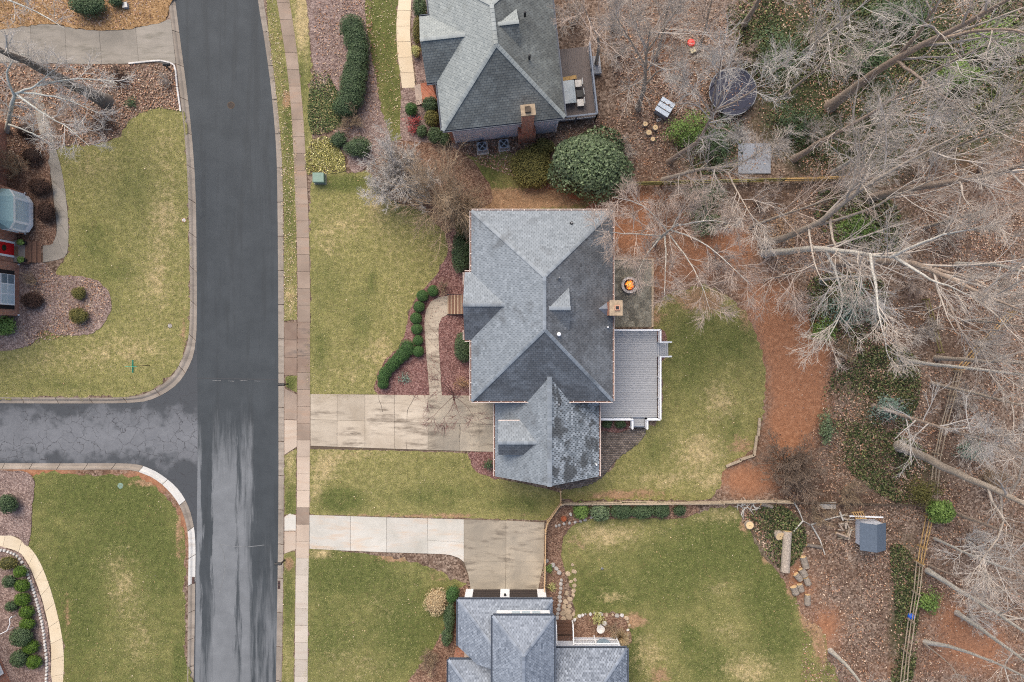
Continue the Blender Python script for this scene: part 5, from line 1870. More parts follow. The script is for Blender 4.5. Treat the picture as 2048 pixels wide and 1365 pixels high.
# ------------------------------------------------------------------ west houses (only their street fronts reach into the picture)
def west_house():
    t = thing('brick_front_house', 'brick house front with red door and white bay window on the left edge', 'house')
    Wx = lambda px: (px - 1024) * S
    Wy = lambda py: (682.5 - py) * S
    far = Wx(-160)
    zt = 5.2
    # three brick fronts stepping back round the entrance
    for name, xf, ya, yb in (('wall', 52, 386, 470), ('wall', 34, 470, 528), ('wall', 39, 528, 632), ('wall', 14, 250, 386)):
        m = MB()
        m.box(far, Wx(xf), Wy(yb), Wy(ya), 0, zt)
        m.build(name, M['brick'], t)
    for (x, ya, yb) in ((52, 386, 389), (52, 467, 470), (39, 528.5, 531), (39, 629, 632)):
        m = MB()
        m.box(Wx(x) - 1.6, Wx(x) + .05, Wy(yb), Wy(ya), 0, .22)
        m.build('plinth_trim', M['white'], t)
    m = MB()
    m.add([(far, Wy(640), zt), (Wx(60), Wy(640), zt), (Wx(60), Wy(240), zt), (far, Wy(240), zt), (far, Wy(640), zt + 3), (far, Wy(240), zt + 3)], [(0, 1, 4), (1, 2, 5, 4), (2, 3, 5), (0, 3, 2, 1), (0, 4, 5, 3)])
    m.build('roof', M['shingle_north'], t)
    # bay window
    yb0, yb1 = Wy(470), Wy(392)
    bx0, bx1 = Wx(52), Wx(75)
    ym = (yb0 + yb1) / 2
    poly = [(bx0, yb0 + .1), (bx0 + .55, yb0 + .15), (bx1 - .1, yb0 + .75), (bx1 - .1, yb1 - .75), (bx0 + .55, yb1 - .15), (bx0, yb1 - .1)]
    bw = bpy.data.objects.new('bay_window', None)
    link(bw, t)
    m = MB()
    m.prism(poly, .4, 1.0)
    m.build('bay_base', M['white'], bw)
    m = MB()
    m.prism([(x * .999 - .03, y) for x, y in poly], 1.0, 2.75)
    m.build('bay_glass', M['glass_pale'], bw)
    for (x, y) in poly:
        m = MB()
        m.box(x - .1, x + .06, y - .1, y + .1, 1.0, 2.75)
        m.build('mullion', M['white'], bw)
    m = MB()
    q = [(x + (.12 if x > bx0 + .1 else 0), y + (.1 if y > ym else -.1)) for x, y in poly]
    m.prism(q, 2.75, 3.0)
    m.build('bay_cornice', M['white'], bw)
    m = MB()
    n = len(q)
    top = [(bx0 - .05, y * .0 + (ym + (y - ym) * .55), 3.75) for x, y in q]
    m.add([(x, y, 3.0) for x, y in q] + [top[0], top[-1]], [(0, 1, n), (1, 2, n), (2, 3, n + 1, n), (3, 4, n + 1), (4, 5, n + 1)])
    m.build('bay_roof', M['teal'], bw)
    # red door
    xd = Wx(34)
    m = MB()
    m.box(xd + .003, xd + .1, Wy(517), Wy(486), .45, 2.7)
    fr = m.build('door_frame', M['white'], t)
    m = MB()
    m.box(xd + .02, xd + .115, Wy(513), Wy(490), .5, 2.5)
    dd = m.build('door', M['red'], t)
    m = MB()
    m.lathe([(.2, 0), (.26, .04), (.2, .08)], (0, 0, 0), 14)
    w_ = m.build('door_wreath', M['hedge_leaf'], dd)
    w_.location = (xd + .12, Wy(501), 1.75)
    w_.rotation_euler = (0, R(90), 0)
    # window with dark shutters
    xw = Wx(39)
    m = MB()
    m.box(xw + .003, xw + .09, Wy(612), Wy(552), .7, 2.4)
    wf = m.build('window_frame', M['white'], t)
    for j in range(3):
        for i in range(2):
            m = MB()
            ya = Wy(609) + j * .88
            m.box(xw + .02, xw + .1, ya, ya + .78, .82 + i * .78, 1.52 + i * .78)
            m.build('window_pane', M['glass_pale'] if j < 2 else M['glass'], wf)
    for ya, yb in ((620, 613), (551, 544)):
        m = MB()
        m.box(xw + .003, xw + .07, Wy(ya), Wy(yb), .7, 2.4)
        m.build('shutter', M['black'], t)
    # stoop
    s = thing('porch_stoop', 'brown porch steps with pale landing in front of the red door', 'steps')
    m = MB()
    m.box(Wx(34), Wx(60), Wy(526), Wy(483), 0, .45)
    m.build('landing', M['conc_mossy'], s)
    for i in range(3):
        m = MB()
        m.box(Wx(60) + i * .35, Wx(60) + (i + 1) * .35 - .01, Wy(526), Wy(484), 0, .34 - i * .14)
        m.build('step', M['step_wood'], s)
    m = MB()
    m.box(Wx(60) - .12, Wx(62), Wy(529), Wy(481), 0, .452)
    m.build('step_nosing', M['step_wood'], s)
    m = MB()
    m.box(Wx(36), Wx(44), Wy(514), Wy(495), .455, .475)
    o = m.build('door_mat', M['mat_tan'])
    tag(o, 'tan door mat on the landing before the red door', 'door mat')
    for i, (px, py) in enumerate(((52, 487), (52, 521))):
        g = W(px, py, .45)
        pt = thing('potted_plant', ['black pot with green plant on the bay window side of the red door', 'black pot with green plant on the shuttered window side of the red door'][i], 'potted plant', 'pots beside the red door', loc=(g.x, g.y, .45))
        m = MB()
        m.lathe([(.14, 0), (.22, .32), (.19, .33), (.18, .28)], (0, 0, 0), 12)
        m.build('pot', M['black'], pt)
        leaf_cloud('foliage', pt, (-.15, 0, .5), (.28, .28, .25), 160, .1, 'lime_leaf', seed=3 + i, core=False)


def southwest_house():
    t = thing('angled_brick_house', 'brick house corner with white framed window at the bottom left edge', 'house', loc=W(-10, 1290, 0), rz=R(24))
    # local x axis points out of the wall
    m = MB()
    m.box(-6, .0, -9, 6.2, 0, 5)
    m.build('wall', M['brick'], t)
    m = MB()
    m.box(.003, .12, -2.6, -.1, .5, 2.5)
    wf = m.build('window_frame', M['white'], t)
    for j in range(2):
        for i in range(2):
            m = MB()
            m.box(.02, .14, -2.4 + j * 1.1, -1.45 + j * 1.1, .7 + i * .9, 1.5 + i * .9)
            m.build('window_pane', M['glass_pale'], wf)
    m = MB()
    m.box(-.2, .25, -9, 6.2, 4.9, 5.05)
    m.build('soffit', M['white'], t)
    m = MB()
    m.add([(-6, -9.3, 5.06), (.5, -9.3, 5.06), (.5, 6.5, 5.06), (-6, 6.5, 5.06), (-6, -9.3, 8), (-6, 6.5, 8)], [(0, 1, 4), (1, 2, 5, 4), (2, 3, 5), (0, 3, 2, 1), (0, 4, 5, 3)])
    m.build('roof', M['shingle_north'], t)
    r = thing('porch_railing', 'bent white porch handrail against the brick wall above the window', 'railing')
    a_ = [W(-6, 1272, .9), W(14, 1262, .9), W(20, 1248, .9), W(19, 1238, .9), W(24, 1233, .7)]
    m = MB()
    m.tube(a_, .035, 6)
    m.build('handrail', M['white'], r)
    for q in (a_[1], a_[3]):
        m = MB()
        m.tube([(q.x, q.y, 0), (q.x, q.y, .9)], .03, 6)
        m.build('rail_post', M['white'], r)


# ------------------------------------------------------------------ flagstone patio and fire pit
def flagstones():
    base = root_sheet('flagstone_patio', [W2(*p) for p in [(1196, 521), (1305, 521), (1306, 655), (1196, 655)]], .012, M['flag_joint'])
    x0, y0 = W2(1197, 654)
    x1, y1 = W2(1305, 522)
    rg = random.Random(5)
    pts = []
    tries = 0
    while len(pts) < 95 and tries < 6000:
        tries += 1
        p = (rg.uniform(x0, x1), rg.uniform(y0, y1))
        if all((p[0] - q[0]) ** 2 + (p[1] - q[1]) ** 2 > .38 ** 2 for q in pts):
            pts.append(p)
    for i, p in enumerate(pts):
        poly = [(x0, y0), (x1, y0), (x1, y1), (x0, y1)]
        for j, q in enumerate(pts):
            if i == j:
                continue
            mx, my = (p[0] + q[0]) / 2, (p[1] + q[1]) / 2
            dx, dy = q[0] - p[0], q[1] - p[1]
            poly = clip_poly(poly, (mx, my), (mx - dy, my + dx))
            if len(poly) < 3:
                break
        if len(poly) >= 3:
            poly_slab(poly, .035 + rg.uniform(-.008, .008), M['flag'], base, gap=.025, z0=0, name='flagstone')
    m = MB()
    a_, b_ = W2(1303, 521), W2(1307, 655)
    m.box(a_[0], b_[0], b_[1], a_[1], 0, .06)
    m.build('border_strip', M['stone_tan'], base)
    m = MB()
    a_, b_ = W2(1197, 517.5), W2(1307, 521)
    m.box(a_[0], b_[0], b_[1], a_[1], 0, .062)
    m.build('border_strip', M['stone_tan'], base)


flagstones()


def fire_pit():
    c = W(1258, 571, 0)
    t = thing('fire_pit', 'round grey block fire pit on the flagstone patio', 'fire pit', loc=(c.x, c.y, .04))
    n = 14
    proto = None
    for lay in range(3):
        for i in range(n):
            a0 = 2 * math.pi * (i + .5 * (lay % 2)) / n
            if proto is None:
                m = MB()
                da = math.pi / n * .94
                r0, r1 = .52, .74
                pl = [(r0 * math.cos(-da), r0 * math.sin(-da)), (r1 * math.cos(-da), r1 * math.sin(-da)), (r1, 0), (r1 * math.cos(da), r1 * math.sin(da)), (r0 * math.cos(da), r0 * math.sin(da)), (r0, 0)]
                m.prism(pl, 0, .11)
                o = m.build('block', M['stone_white'], t)
                proto = o
            else:
                o = proto.copy()
                link(o)
                o.parent = t
            o.location = (0, 0, lay * .115)
            o.rotation_euler = (0, 0, a0)
    m = MB()
    m.lathe([(.515, .02), (.515, .06)], (0, 0, 0), 20)
    m.build('ash_bed', M['black'], t)
    f = thing('log_fire', 'orange log fire burning in the round fire pit', 'fire', loc=(c.x, c.y, .1))
    rg = random.Random(2)
    for i in range(7):
        an = rg.uniform(0, 6.28)
        m = MB()
        d = Vector((math.cos(an), math.sin(an), 0))
        o_ = Vector((rg.uniform(-.15, .15), rg.uniform(-.15, .15), .06 + .03 * i))
        m.tube([o_ - d * .38, o_ + d * .38], .05, 7)
        m.build('log', M['bark_dark'], f)
    V, F, tint = [], [], []
    for i in range(150):
        r = .36 * math.sqrt(rg.random())
        an = rg.uniform(0, 6.28)
        h = rg.uniform(.15, .5) * (1.1 - r)
        b = Vector((r * math.cos(an), r * math.sin(an), rg.uniform(.05, .25)))
        lean = Vector((rg.uniform(-.12, .12), rg.uniform(-.12, .12), h))
        w = rg.uniform(.03, .07)
        n0 = len(V)
        V += [b + Vector((w, 0, 0)), b + Vector((-w * .5, w * .87, 0)), b + Vector((-w * .5, -w * .87, 0)), b + lean]
        F += [(n0, n0 + 1, n0 + 3), (n0 + 1, n0 + 2, n0 + 3), (n0 + 2, n0, n0 + 3)]
        tv = min(1, max(0, .95 - r * 1.9 + rg.uniform(-.35, .35)))
        tint += [tv] * 3
    me = mesh_np('flames', [tuple(v) for v in V], F, M['flame'], face_attr={'tint': tint})
    o = obj('flames', me, None, f)


fire_pit()


def paver_patio():
    pl = [W2(*p) for p in [(1196, 870), (1236, 866), (1262, 858), (1291, 858), (1286, 876), (1262, 899), (1238, 915), (1220, 936), (1203, 956), (1168, 973), (1122, 979), (1110, 965), (1196, 950)]]
    b = smooth_poly(pl, True, .3)
    base = root_sheet('paver_patio', b, .03, M['paver_joint'])
    x0, y0 = b.min(0)
    x1, y1 = b.max(0)
    V, F, tint = [], [], []
    rg = random.Random(8)
    w, h = .24, .16
    r = 0
    y = y0
    while y < y1:
        x = x0 - (r % 2) * w / 2
        while x < x1:
            cx, cy = x + w / 2, y + h / 2
            if in_poly(np.array([cx]), np.array([cy]), b)[0]:
                n0 = len(V)
                z = .045 + rg.uniform(-.006, .006)
                g = .008
                V += [(x + g, y + g, z), (x + w - g, y + g, z), (x + w - g, y + h - g, z), (x + g, y + h - g, z), (x + g, y + g, .02), (x + w - g, y + g, .02), (x + w - g, y + h - g, .02), (x + g, y + h - g, .02)]
                F += [(n0, n0 + 1, n0 + 2, n0 + 3), (n0, n0 + 4, n0 + 5, n0 + 1), (n0 + 1, n0 + 5, n0 + 6, n0 + 2), (n0 + 2, n0 + 6, n0 + 7, n0 + 3), (n0 + 3, n0 + 7, n0 + 4, n0)]
                tv = rg.random()
                tint += [tv] * 5
            x += w
        y += h
        r += 1
    me = mesh_np('pavers', V, F, M['paver'], face_attr={'tint': tint})
    o = obj('pavers', me, None, base)
    o['kind'] = 'stuff'


paver_patio()


# ------------------------------------------------------------------ fences
def rail_fence(name, label, pts, heights, mat, post_every=2.6, post_h=None, group=None, thick=.09, double=False):
    t = thing(name, label, 'fence', group)
    rg = random.Random(len(label))
    up = Vector((0, 0, 1))
    P = [Vector((*W2(*p), 0)) for p in pts]
    for i in range(len(P) - 1):
        a_, b_ = P[i], P[i + 1]
        L = (b_ - a_).length
        k = max(1, round(L / post_every))
        for j in range(k):
            p, q = a_ + (b_ - a_) * (j / k), a_ + (b_ - a_) * ((j + 1) / k)
            for h in heights:
                m = MB()
                o1, o2 = Vector((rg.uniform(-.04, .04), rg.uniform(-.04, .04), rg.uniform(-.04, .04))), Vector((rg.uniform(-.04, .04), rg.uniform(-.04, .04), rg.uniform(-.04, .04)))
                d = (q - p).normalized() * .08
                m.tube([p - d + up * h + o1, (p + q) / 2 + up * h + (o1 + o2) * .7, q + d + up * h + o2], [thick * .45, thick * .6, thick * .45], 5)
                m.build('rail', M[mat], t)
        for j in range(k + (1 if i == len(P) - 2 else 0)):
            p = a_ + (b_ - a_) * (j / k)
            m = MB()
            m.bar(p, p + up * (post_h or heights[-1] + .15), .12, .12, (1, 0, 0))
            m.build('post', M[mat], t)
    return t


rail_fence('split_rail_fence', 'grey weathered rail fence along the south edge of the rear lawn', [(1124, 1004), (1240, 1003), (1340, 1003), (1440, 1002), (1545, 999.5), (1575, 1001)], (.35, .75, 1.1), 'timber', 3.2, thick=.14)
rail_fence('split_rail_fence', 'dark damp rail fence running from the brown thicket to the woodland corner', [(1578, 1002), (1680, 1005), (1780, 1007), (1858, 1008)], (.4, .85), 'timber_dark', 3.0)
rail_fence('mossy_fence', 'mossy yellow-green rail fence between the north yard and the rear yard', [(1225, 373), (1320, 371), (1430, 367), (1560, 364)], (.4, .8, 1.15), 'timber_moss', 2.8, thick=.15)
rail_fence('mossy_fence', 'bright yellow end of the fence reaching under the bare trees', [(1562, 364), (1690, 361)], (.4, .8, 1.15), 'timber_yellow', 2.8, thick=.15)
rail_fence('woodland_fence', 'tan split rail fence bending up through the woods toward the right edge', [(2012, 625), (1960, 680), (1908, 738)], (.4, .85, 1.25), 'timber_yellow', 2.9)
rail_fence('woodland_fence', 'grey-tan split rail fence behind the leaning pale tree', [(1906, 742), (1893, 790), (1876, 850), (1864, 905), (1858, 960), (1855, 1020)], (.4, .85, 1.25), 'timber', 2.8)
rail_fence('woodland_fence', 'honey coloured split rail fence section beside the shed', [(1848, 1031), (1835, 1090), (1830, 1120)], (.4, .85, 1.25), 'timber_yellow', 2.8)
rail_fence('woodland_fence', 'pale grey split rail fence section beside the blue ball', [(1829, 1122), (1822, 1180), (1812, 1235), (1803, 1296), (1796, 1365), (1790, 1420)], (.4, .85, 1.25), 'timber', 2.8)
rail_fence('woodland_fence', 'short length of old fence rails deep in the woods right of the pink litter', [(1845, 600), (1862, 655), (1874, 705)], (.4, .85), 'timber_moss', 2.8)


def picket_fence():
    t = thing('picket_fence', 'tan picket fence from the garage corner down beside the south driveway', 'fence')
    up = Vector((0, 0, 1))
    P = [Vector((*W2(*p), 0)) for p in [(1120, 978), (1120.5, 1004), (1094, 1041), (1090, 1060), (1089.5, 1120), (1088, 1188)]]
    for i in range(len(P) - 1):
        a_, b_ = P[i], P[i + 1]
        L = (b_ - a_).length
        d = (b_ - a_).normalized()
        s_ = Vector((-d.y, d.x, 0))
        for h in (.3, .85):
            m = MB()
            m.bar(a_ + up * h, b_ + up * h, .04, .09)
            m.build('rail', M['picket'], t)
        k = max(2, int(L / .15))
        for j in range(k):
            p = a_ + d * (L * (j + .5) / k) + s_ * .035
            m = MB()
            hh = 1.12 + rnd.uniform(-.02, .02)
            w = d * .045
            th = s_ * .012
            m.add([p - w - th + up * .06, p + w - th + up * .06, p + w - th + up * (hh - .08), p - th + up * hh, p - w - th + up * (hh - .08),
                   p - w + th + up * .06, p + w + th + up * .06, p + w + th + up * (hh - .08), p + th + up * hh, p - w + th + up * (hh - .08)],
                  [(0, 1, 2, 3, 4), (9, 8, 7, 6, 5), (0, 5, 6, 1), (1, 6, 7, 2), (2, 7, 8, 3), (3, 8, 9, 4), (4, 9, 5, 0)])
            m.build('picket', M['picket'], t)
        m = MB()
        m.bar(a_, a_ + up * 1.2, .11, .11, (1, 0, 0))
        m.build('post', M['picket'], t)


picket_fence()

te = thing('timber_edging', 'stepped grey landscape timbers holding the corner of the rear lawn', 'edging')
for (p, q) in (((1519, 836), (1518, 855)), ((1518, 854), (1516, 872)), ((1513.5, 872), (1508, 912)), ((1508, 911), (1480, 920)), ((1482, 921), (1452, 933))):
    m = MB()
    for z in (.1, .27):
        m.bar(W(*p, z), W(*q, z), .22, .16)
    m.build('timber', M['timber'], te)


# ------------------------------------------------------------------ stones set in the ground
def stone_at(px, py, r, h, mat, parent, rg, elong=1.0, rot=0.0):
    n = 7
    c = W2(px, py)
    pl = []
    for i in range(n):
        a_ = 2 * math.pi * i / n
        rr = r * rg.uniform(.8, 1.15)
        x, y = rr * math.cos(a_) * elong, rr * math.sin(a_)
        pl.append((c[0] + x * math.cos(rot) - y * math.sin(rot), c[1] + x * math.sin(rot) + y * math.cos(rot)))
    m = MB()
    m.prism(pl, -.02, h * .7)
    cc = (sum(p[0] for p in pl) / n, sum(p[1] for p in pl) / n)
    m2 = [(cc[0] + (p[0] - cc[0]) * .8, cc[1] + (p[1] - cc[1]) * .8, h) for p in pl]
    top = [(p[0], p[1], h * .7) for p in pl]
    m.add(top + m2, [tuple(range(n, 2 * n))] + [(i, (i + 1) % n, n + (i + 1) % n, n + i) for i in range(n)])
    return m.build('stone', M[mat], parent)


rg = random.Random(3)
t = thing('stone_border', 'curved grey stone border of the garden bed beside the south driveway', 'border')
for q in sm([(1094, 1122), (1106, 1130), (1118, 1145), (1122, 1160), (1120, 1185), (1118, 1210), (1114, 1235), (1110, 1255)], .36):
    stone_at(q[0] / S + 1024 + rg.uniform(-1, 1), 682.5 - q[1] / S, rg.uniform(.15, .23), .16, 'stone', t, rg)
t = thing('stone_border', 'short stone border under the bushes near the picket fence', 'border')
for q in sm([(1112, 1052), (1128, 1048), (1150, 1044), (1170, 1040), (1182, 1035)], .36):
    stone_at(q[0] / S + 1024, 682.5 - q[1] / S, .15, .14, 'stone', t, rg)
t = thing('stone_border', 'pale stone border round the birdbath bed', 'border')
for q in sm([(1149, 1240), (1160, 1232), (1180, 1227), (1206, 1229), (1215, 1231), (1232, 1231), (1244, 1230), (1254, 1236), (1257, 1250), (1257, 1270)], .3):
    stone_at(q[0] / S + 1024 + rg.uniform(-2, 2), 682.5 - q[1] / S + rg.uniform(-2, 2), rg.uniform(.08, .2), .15, rg.choice(['stone_white', 'stone', 'stone_tan']), t, rg, rg.uniform(.8, 1.5), rg.uniform(0, 3))
t = thing('stepping_stone_path', 'two lines of tan stepping stones beside the curved stone border', 'path')
for (px, py, r) in ((1145, 1130, .16), (1148, 1143, .2), (1136, 1147, .22), (1150, 1160, .17), (1142, 1163, .15), (1149, 1171, .2), (1147, 1182, .22), (1134, 1187, .22), (1146, 1190, .15), (1131, 1204, .26), (1140, 1199, .2), (1139, 1213, .2), (1128, 1214, .24), (1136, 1222, .28), (1126, 1227, .26), (1138, 1233, .28), (1127, 1238, .3), (1147, 1229, .16), (1122, 1246, .3), (1134, 1248, .22)):
    stone_at(px, py, r, .05, 'stone_tan', t, rg, rg.uniform(.9, 1.4), rg.uniform(0, 3))
t = thing('stone_border', 'row of pale edging stones inside the curved cream walk', 'border')
for q in sm([(-10, 1100), (4, 1100), (18, 1103), (36, 1112), (50, 1132), (62, 1162), (74, 1198), (86, 1248), (93, 1300), (95, 1335), (93, 1380)], .28):
    stone_at(q[0] / S + 1024, 682.5 - q[1] / S, .13, .2, 'stone_white', t, rg, 1.1, 1.4)
t = thing('white_edging', 'thin white edging line round the leafy bed by the northwest kerb', 'edging')
e = sm([(258, 128), (300, 123.5), (322, 122), (340, 126), (349, 131), (352, 142), (355, 175), (360, 210), (362, 224)], .9)
for i in range(len(e) - 1):
    m = MB()
    m.bar((*e[i], .06), (*(e[i + 1] + (e[i + 1] - e[i]) * -.03), .06), .13, .12)
    m.build('edging_block', M['stone_white'], t)


# ------------------------------------------------------------------ street furniture and yard objects
def mailbox(px, py, ang, label):
    g = W(px, py, 0)
    t = thing('mailbox', label, 'mailbox', 'black mailboxes at the kerb', loc=(g.x, g.y, 0), rz=ang)
    m = MB()
    m.box(-.05, .05, -.05, .05, 0, 1.15)
    m.build('post', M['black'], t)
    m = MB()
    m.box(-.35, .1, -.03, .03, .98, 1.04)
    m.build('arm', M['black'], t)
    m = MB()
    pr = [(-.11, 0), (.11, 0), (.11, .14), (.08, .21), (0, .245), (-.08, .21), (-.11, .14)]
    n = len(pr)
    m.add([(-.5, y, 1.05 + z) for y, z in pr] + [(.08, y, 1.05 + z) for y, z in pr], [tuple(range(n - 1, -1, -1)), tuple(range(n, 2 * n))] + [(i, (i + 1) % n, n + (i + 1) % n, n + i) for i in range(n)])
    m.build('box', M['black'], t)
    m = MB()
    m.box(-.3, -.28, .115, .13, 1.1, 1.32)
    m.build('flag', M['metal'], t)


mailbox(576, 768, 0, 'black mailbox on the grass patch above the main driveway')
mailbox(570, 1120, 0, 'black mailbox below the south driveway apron')
mailbox(341, 140, math.pi, 'black mailbox in the leafy bed by the white edging line')

g = W(641, 359, 0)
t = thing('transformer_box', 'green utility transformer box by the sidewalk below the yellow ground cover', 'utility box', loc=(g.x, g.y, 0))
m = MB()
m.box(-.55, .55, -.48, .48, 0, .06)
m.build('pad', M['conc_mossy'], t)
m = MB()
m.box(-.48, .48, -.4, .4, .06, .7)
m.build('cabinet', M['green_box'], t)
m = MB()
m.add([(-.5, -.45, .7), (.5, -.45, .7), (.5, .42, .7), (-.5, .42, .7), (-.49, -.4, .77), (.49, -.4, .77), (.49, .41, .8), (-.49, .41, .8)], [(3, 2, 1, 0), (4, 5, 6, 7), (0, 1, 5, 4), (1, 2, 6, 5), (2, 3, 7, 6), (3, 0, 4, 7)])
m.build('lid', M['green_box'], t)

g = W(299, 731, 0)
t = thing('street_sign', 'green street name sign on a thin post at the road corner', 'street sign', loc=(g.x, g.y, 0))
m = MB()
m.tube([(0, 0, 0), (0, 0, 2.6)], .03, 8)
m.build('post', M['black'], t)
m = MB()
m.box(-.012, .012, -.55, .55, 2.6, 2.82)
m.build('name_blade', M['sign_green'], t)
m = MB()
m.box(-.5, .5, -.012, .012, 2.83, 3.05)
m.build('name_blade', M['sign_green'], t)


def disc(name, label, cat, px, py, r, z, mat, rim=None, group=None):
    g = W(px, py, 0)
    t = thing(name, label, cat, group, loc=(g.x, g.y, z))
    m = MB()
    m.lathe([(r, 0), (r, .012), (r * .96, .016)], (0, 0, 0), 20)
    m.build('rim', M[rim or mat], t)
    m = MB()
    m.lathe([(r * .82, .012), (r * .82, .022), (r * .4, .022), (r * .38, .018), (r * .2, .018)], (0, 0, 0), 20)
    m.build('cover', M[mat], t)


disc('manhole_cover', 'round manhole cover in the dark road near the top', 'manhole cover', 461, 210, .33, -.112, 'paver_joint', 'joint')
disc('meter_lid', 'small round meter lid in the lawn near the northwest kerb bend', 'meter lid', 340, 652, .22, .004, 'stone', 'joint')
disc('meter_lid', 'pale meter lid in the lawn beside the kerb opposite the red door', 'meter lid', 368, 441, .2, .004, 'stone_white', 'terracotta')
disc('valve_cover', 'oval grey-green valve cover in the southwest lawn near the kerb', 'valve cover', 241, 972, .26, .006, 'green_box', 'green_box')


def grate(label, px, py, w, h):
    g = W(px, py, 0)
    t = thing('drain_grate', label, 'drain grate', 'kerb drain grates', loc=(g.x, g.y, -.1))
    m = MB()
    m.box(-w / 2, w / 2, -h / 2, h / 2, 0, .015)
    m.build('frame', M['dark'], t)
    k = 6
    for i in range(k):
        m = MB()
        y = -h / 2 + h * (i + .5) / k
        m.box(-w / 2 + .03, w / 2 - .03, y - .03, y + .03, .012, .035)
        m.build('bar', M['bark_maple'], t)


grate('drain grate in the east kerb below the south driveway', 560.5, 1171, .5, .75)
grate('drain grate in the southwest kerb beside the wet road edge', 383, 1162, .5, .6)

# shed with firewood
def shed():
    z = 1.75
    a_, b_ = W(1720, 1046, z), W(1772, 1101, z)
    x0, x1, y1, y0 = a_.x, b_.x, a_.y, b_.y
    t = thing('garden_shed', 'small shed with slate-blue roof and pale walls in the south rear corner', 'shed')
    wl = W(1703, 1037, 0)
    wx0 = wl.x
    wy1 = W(1710, 1036, 0).y
    wx1 = x1 - .15
    wy0 = y0 + .15
    m = MB()
    m.box(wx0 + .35, wx1, wy0, wy1 - .1, 0, z - .02)
    m.build('wall', M['siding'], t)
    xr = W(1754, 1075, 2.45).x
    zr = 2.45
    for (xa, xb, nm) in ((x0, xr, 0), (x1, xr, 1)):
        m = MB()
        m.add([(xa, y0, z), (xa, y1, z), (xb, y1, zr), (xb, y0, zr), (xa, y0, z - .06), (xa, y1, z - .06), (xb, y1, zr - .06), (xb, y0, zr - .06)],
              [(0, 1, 2, 3), (7, 6, 5, 4), (0, 4, 5, 1), (1, 5, 6, 2), (2, 6, 7, 3), (3, 7, 4, 0)] if nm else [(3, 2, 1, 0), (4, 5, 6, 7), (0, 1, 5, 4), (1, 2, 6, 5), (2, 3, 7, 6), (3, 0, 4, 7)])
        m.build('roof_slope', M['shed_roof'], t)
    m = MB()
    m.add([(x0 + .1, y1 - .08, z - .05), (x1 - .1, y1 - .08, z - .05), (xr, y1 - .08, zr - .08), (x0 + .1, y1 - .14, z - .05), (x1 - .1, y1 - .14, z - .05), (xr, y1 - .14, zr - .08)], [(0, 1, 2), (5, 4, 3), (0, 3, 4, 1), (1, 4, 5, 2), (2, 5, 3, 0)])
    m.build('gable', M['siding'], t)
    m = MB()
    m.bar(W(1699, 1032.5, 1.0), W(1766, 1035, 1.0), .12, .12)
    o = m.build('gutter_pipe', M['white'], None)
    tag(o, 'long white pipe lying across the top of the shed', 'pipe')
    l = thing('wooden_ladder', 'short honey wooden ladder leaning on the white pipe by the shed', 'ladder')
    A1, A2 = W(1702, 1025, 1.15), W(1727, 1024, 1.15)
    B1, B2 = W(1711, 1038, 1.5), W(1733, 1037, 1.5)
    for p, q in ((A1, A2), (B1, B2)):
        m = MB()
        m.bar(p, q, .06, .06)
        m.build('ladder_rail', M['timber_yellow'], l)
    for i in range(5):
        s_ = (i + .5) / 5
        m = MB()
        m.bar(A1 + (A2 - A1) * s_, B1 + (B2 - B1) * s_, .05, .04)
        m.build('rung', M['timber_yellow'], l)


shed()


def log_obj(label, a_, b_, r, mat='bark', group=None, name='log', hollow=0.0, sides=12):
    """felled log: bark body with sawn end faces; a_, b_ are (px, py, z)"""
    A, B = W(*a_), W(*b_)
    t = thing(name, label, 'log', group)
    d = (B - A).normalized()
    m = MB()
    rg_ = random.Random(len(label) + int(a_[0]))
    k = 6
    m.tube([A + (B - A) * i / k + Vector((0, 0, rg_.uniform(-.01, .01))) for i in range(k + 1)], [r * rg_.uniform(.94, 1.08) for i in range(k + 1)], sides)
    m.build('bark', M[mat], t, smooth=False)
    for p, s_ in ((A, -1), (B, 1)):
        m = MB()
        m.tube([p + d * s_ * .002, p + d * s_ * .012], r * .9, sides)
        m.build('sawn_end', M['cut_wood'], t)
    return t


def round_obj(label, px, py, r, h, name='log_round', group=None, cat='log round', tilt=(0, 0)):
    g = W(px, py, 0)
    t = thing(name, label, cat, group, loc=(g.x, g.y, 0))
    t.rotation_euler = (tilt[0], tilt[1], rnd.uniform(0, 6))
    m = MB()
    m.lathe([(r * 1.05, 0), (r, h * .3), (r * 1.02, h)], (0, 0, 0), 14)
    m.build('bark', M['bark'], t)
    m = MB()
    m.lathe([(r * .93, h), (r * .93, h + .012)], (0, 0, 0), 14)
    m.build('sawn_face', M['cut_wood'], t)
    m = MB()
    m.lathe([(r * .12, h + .012), (r * .12, h + .018)], (0, 0, 0), 8)
    m.build('heartwood', M['timber_dark'], t)


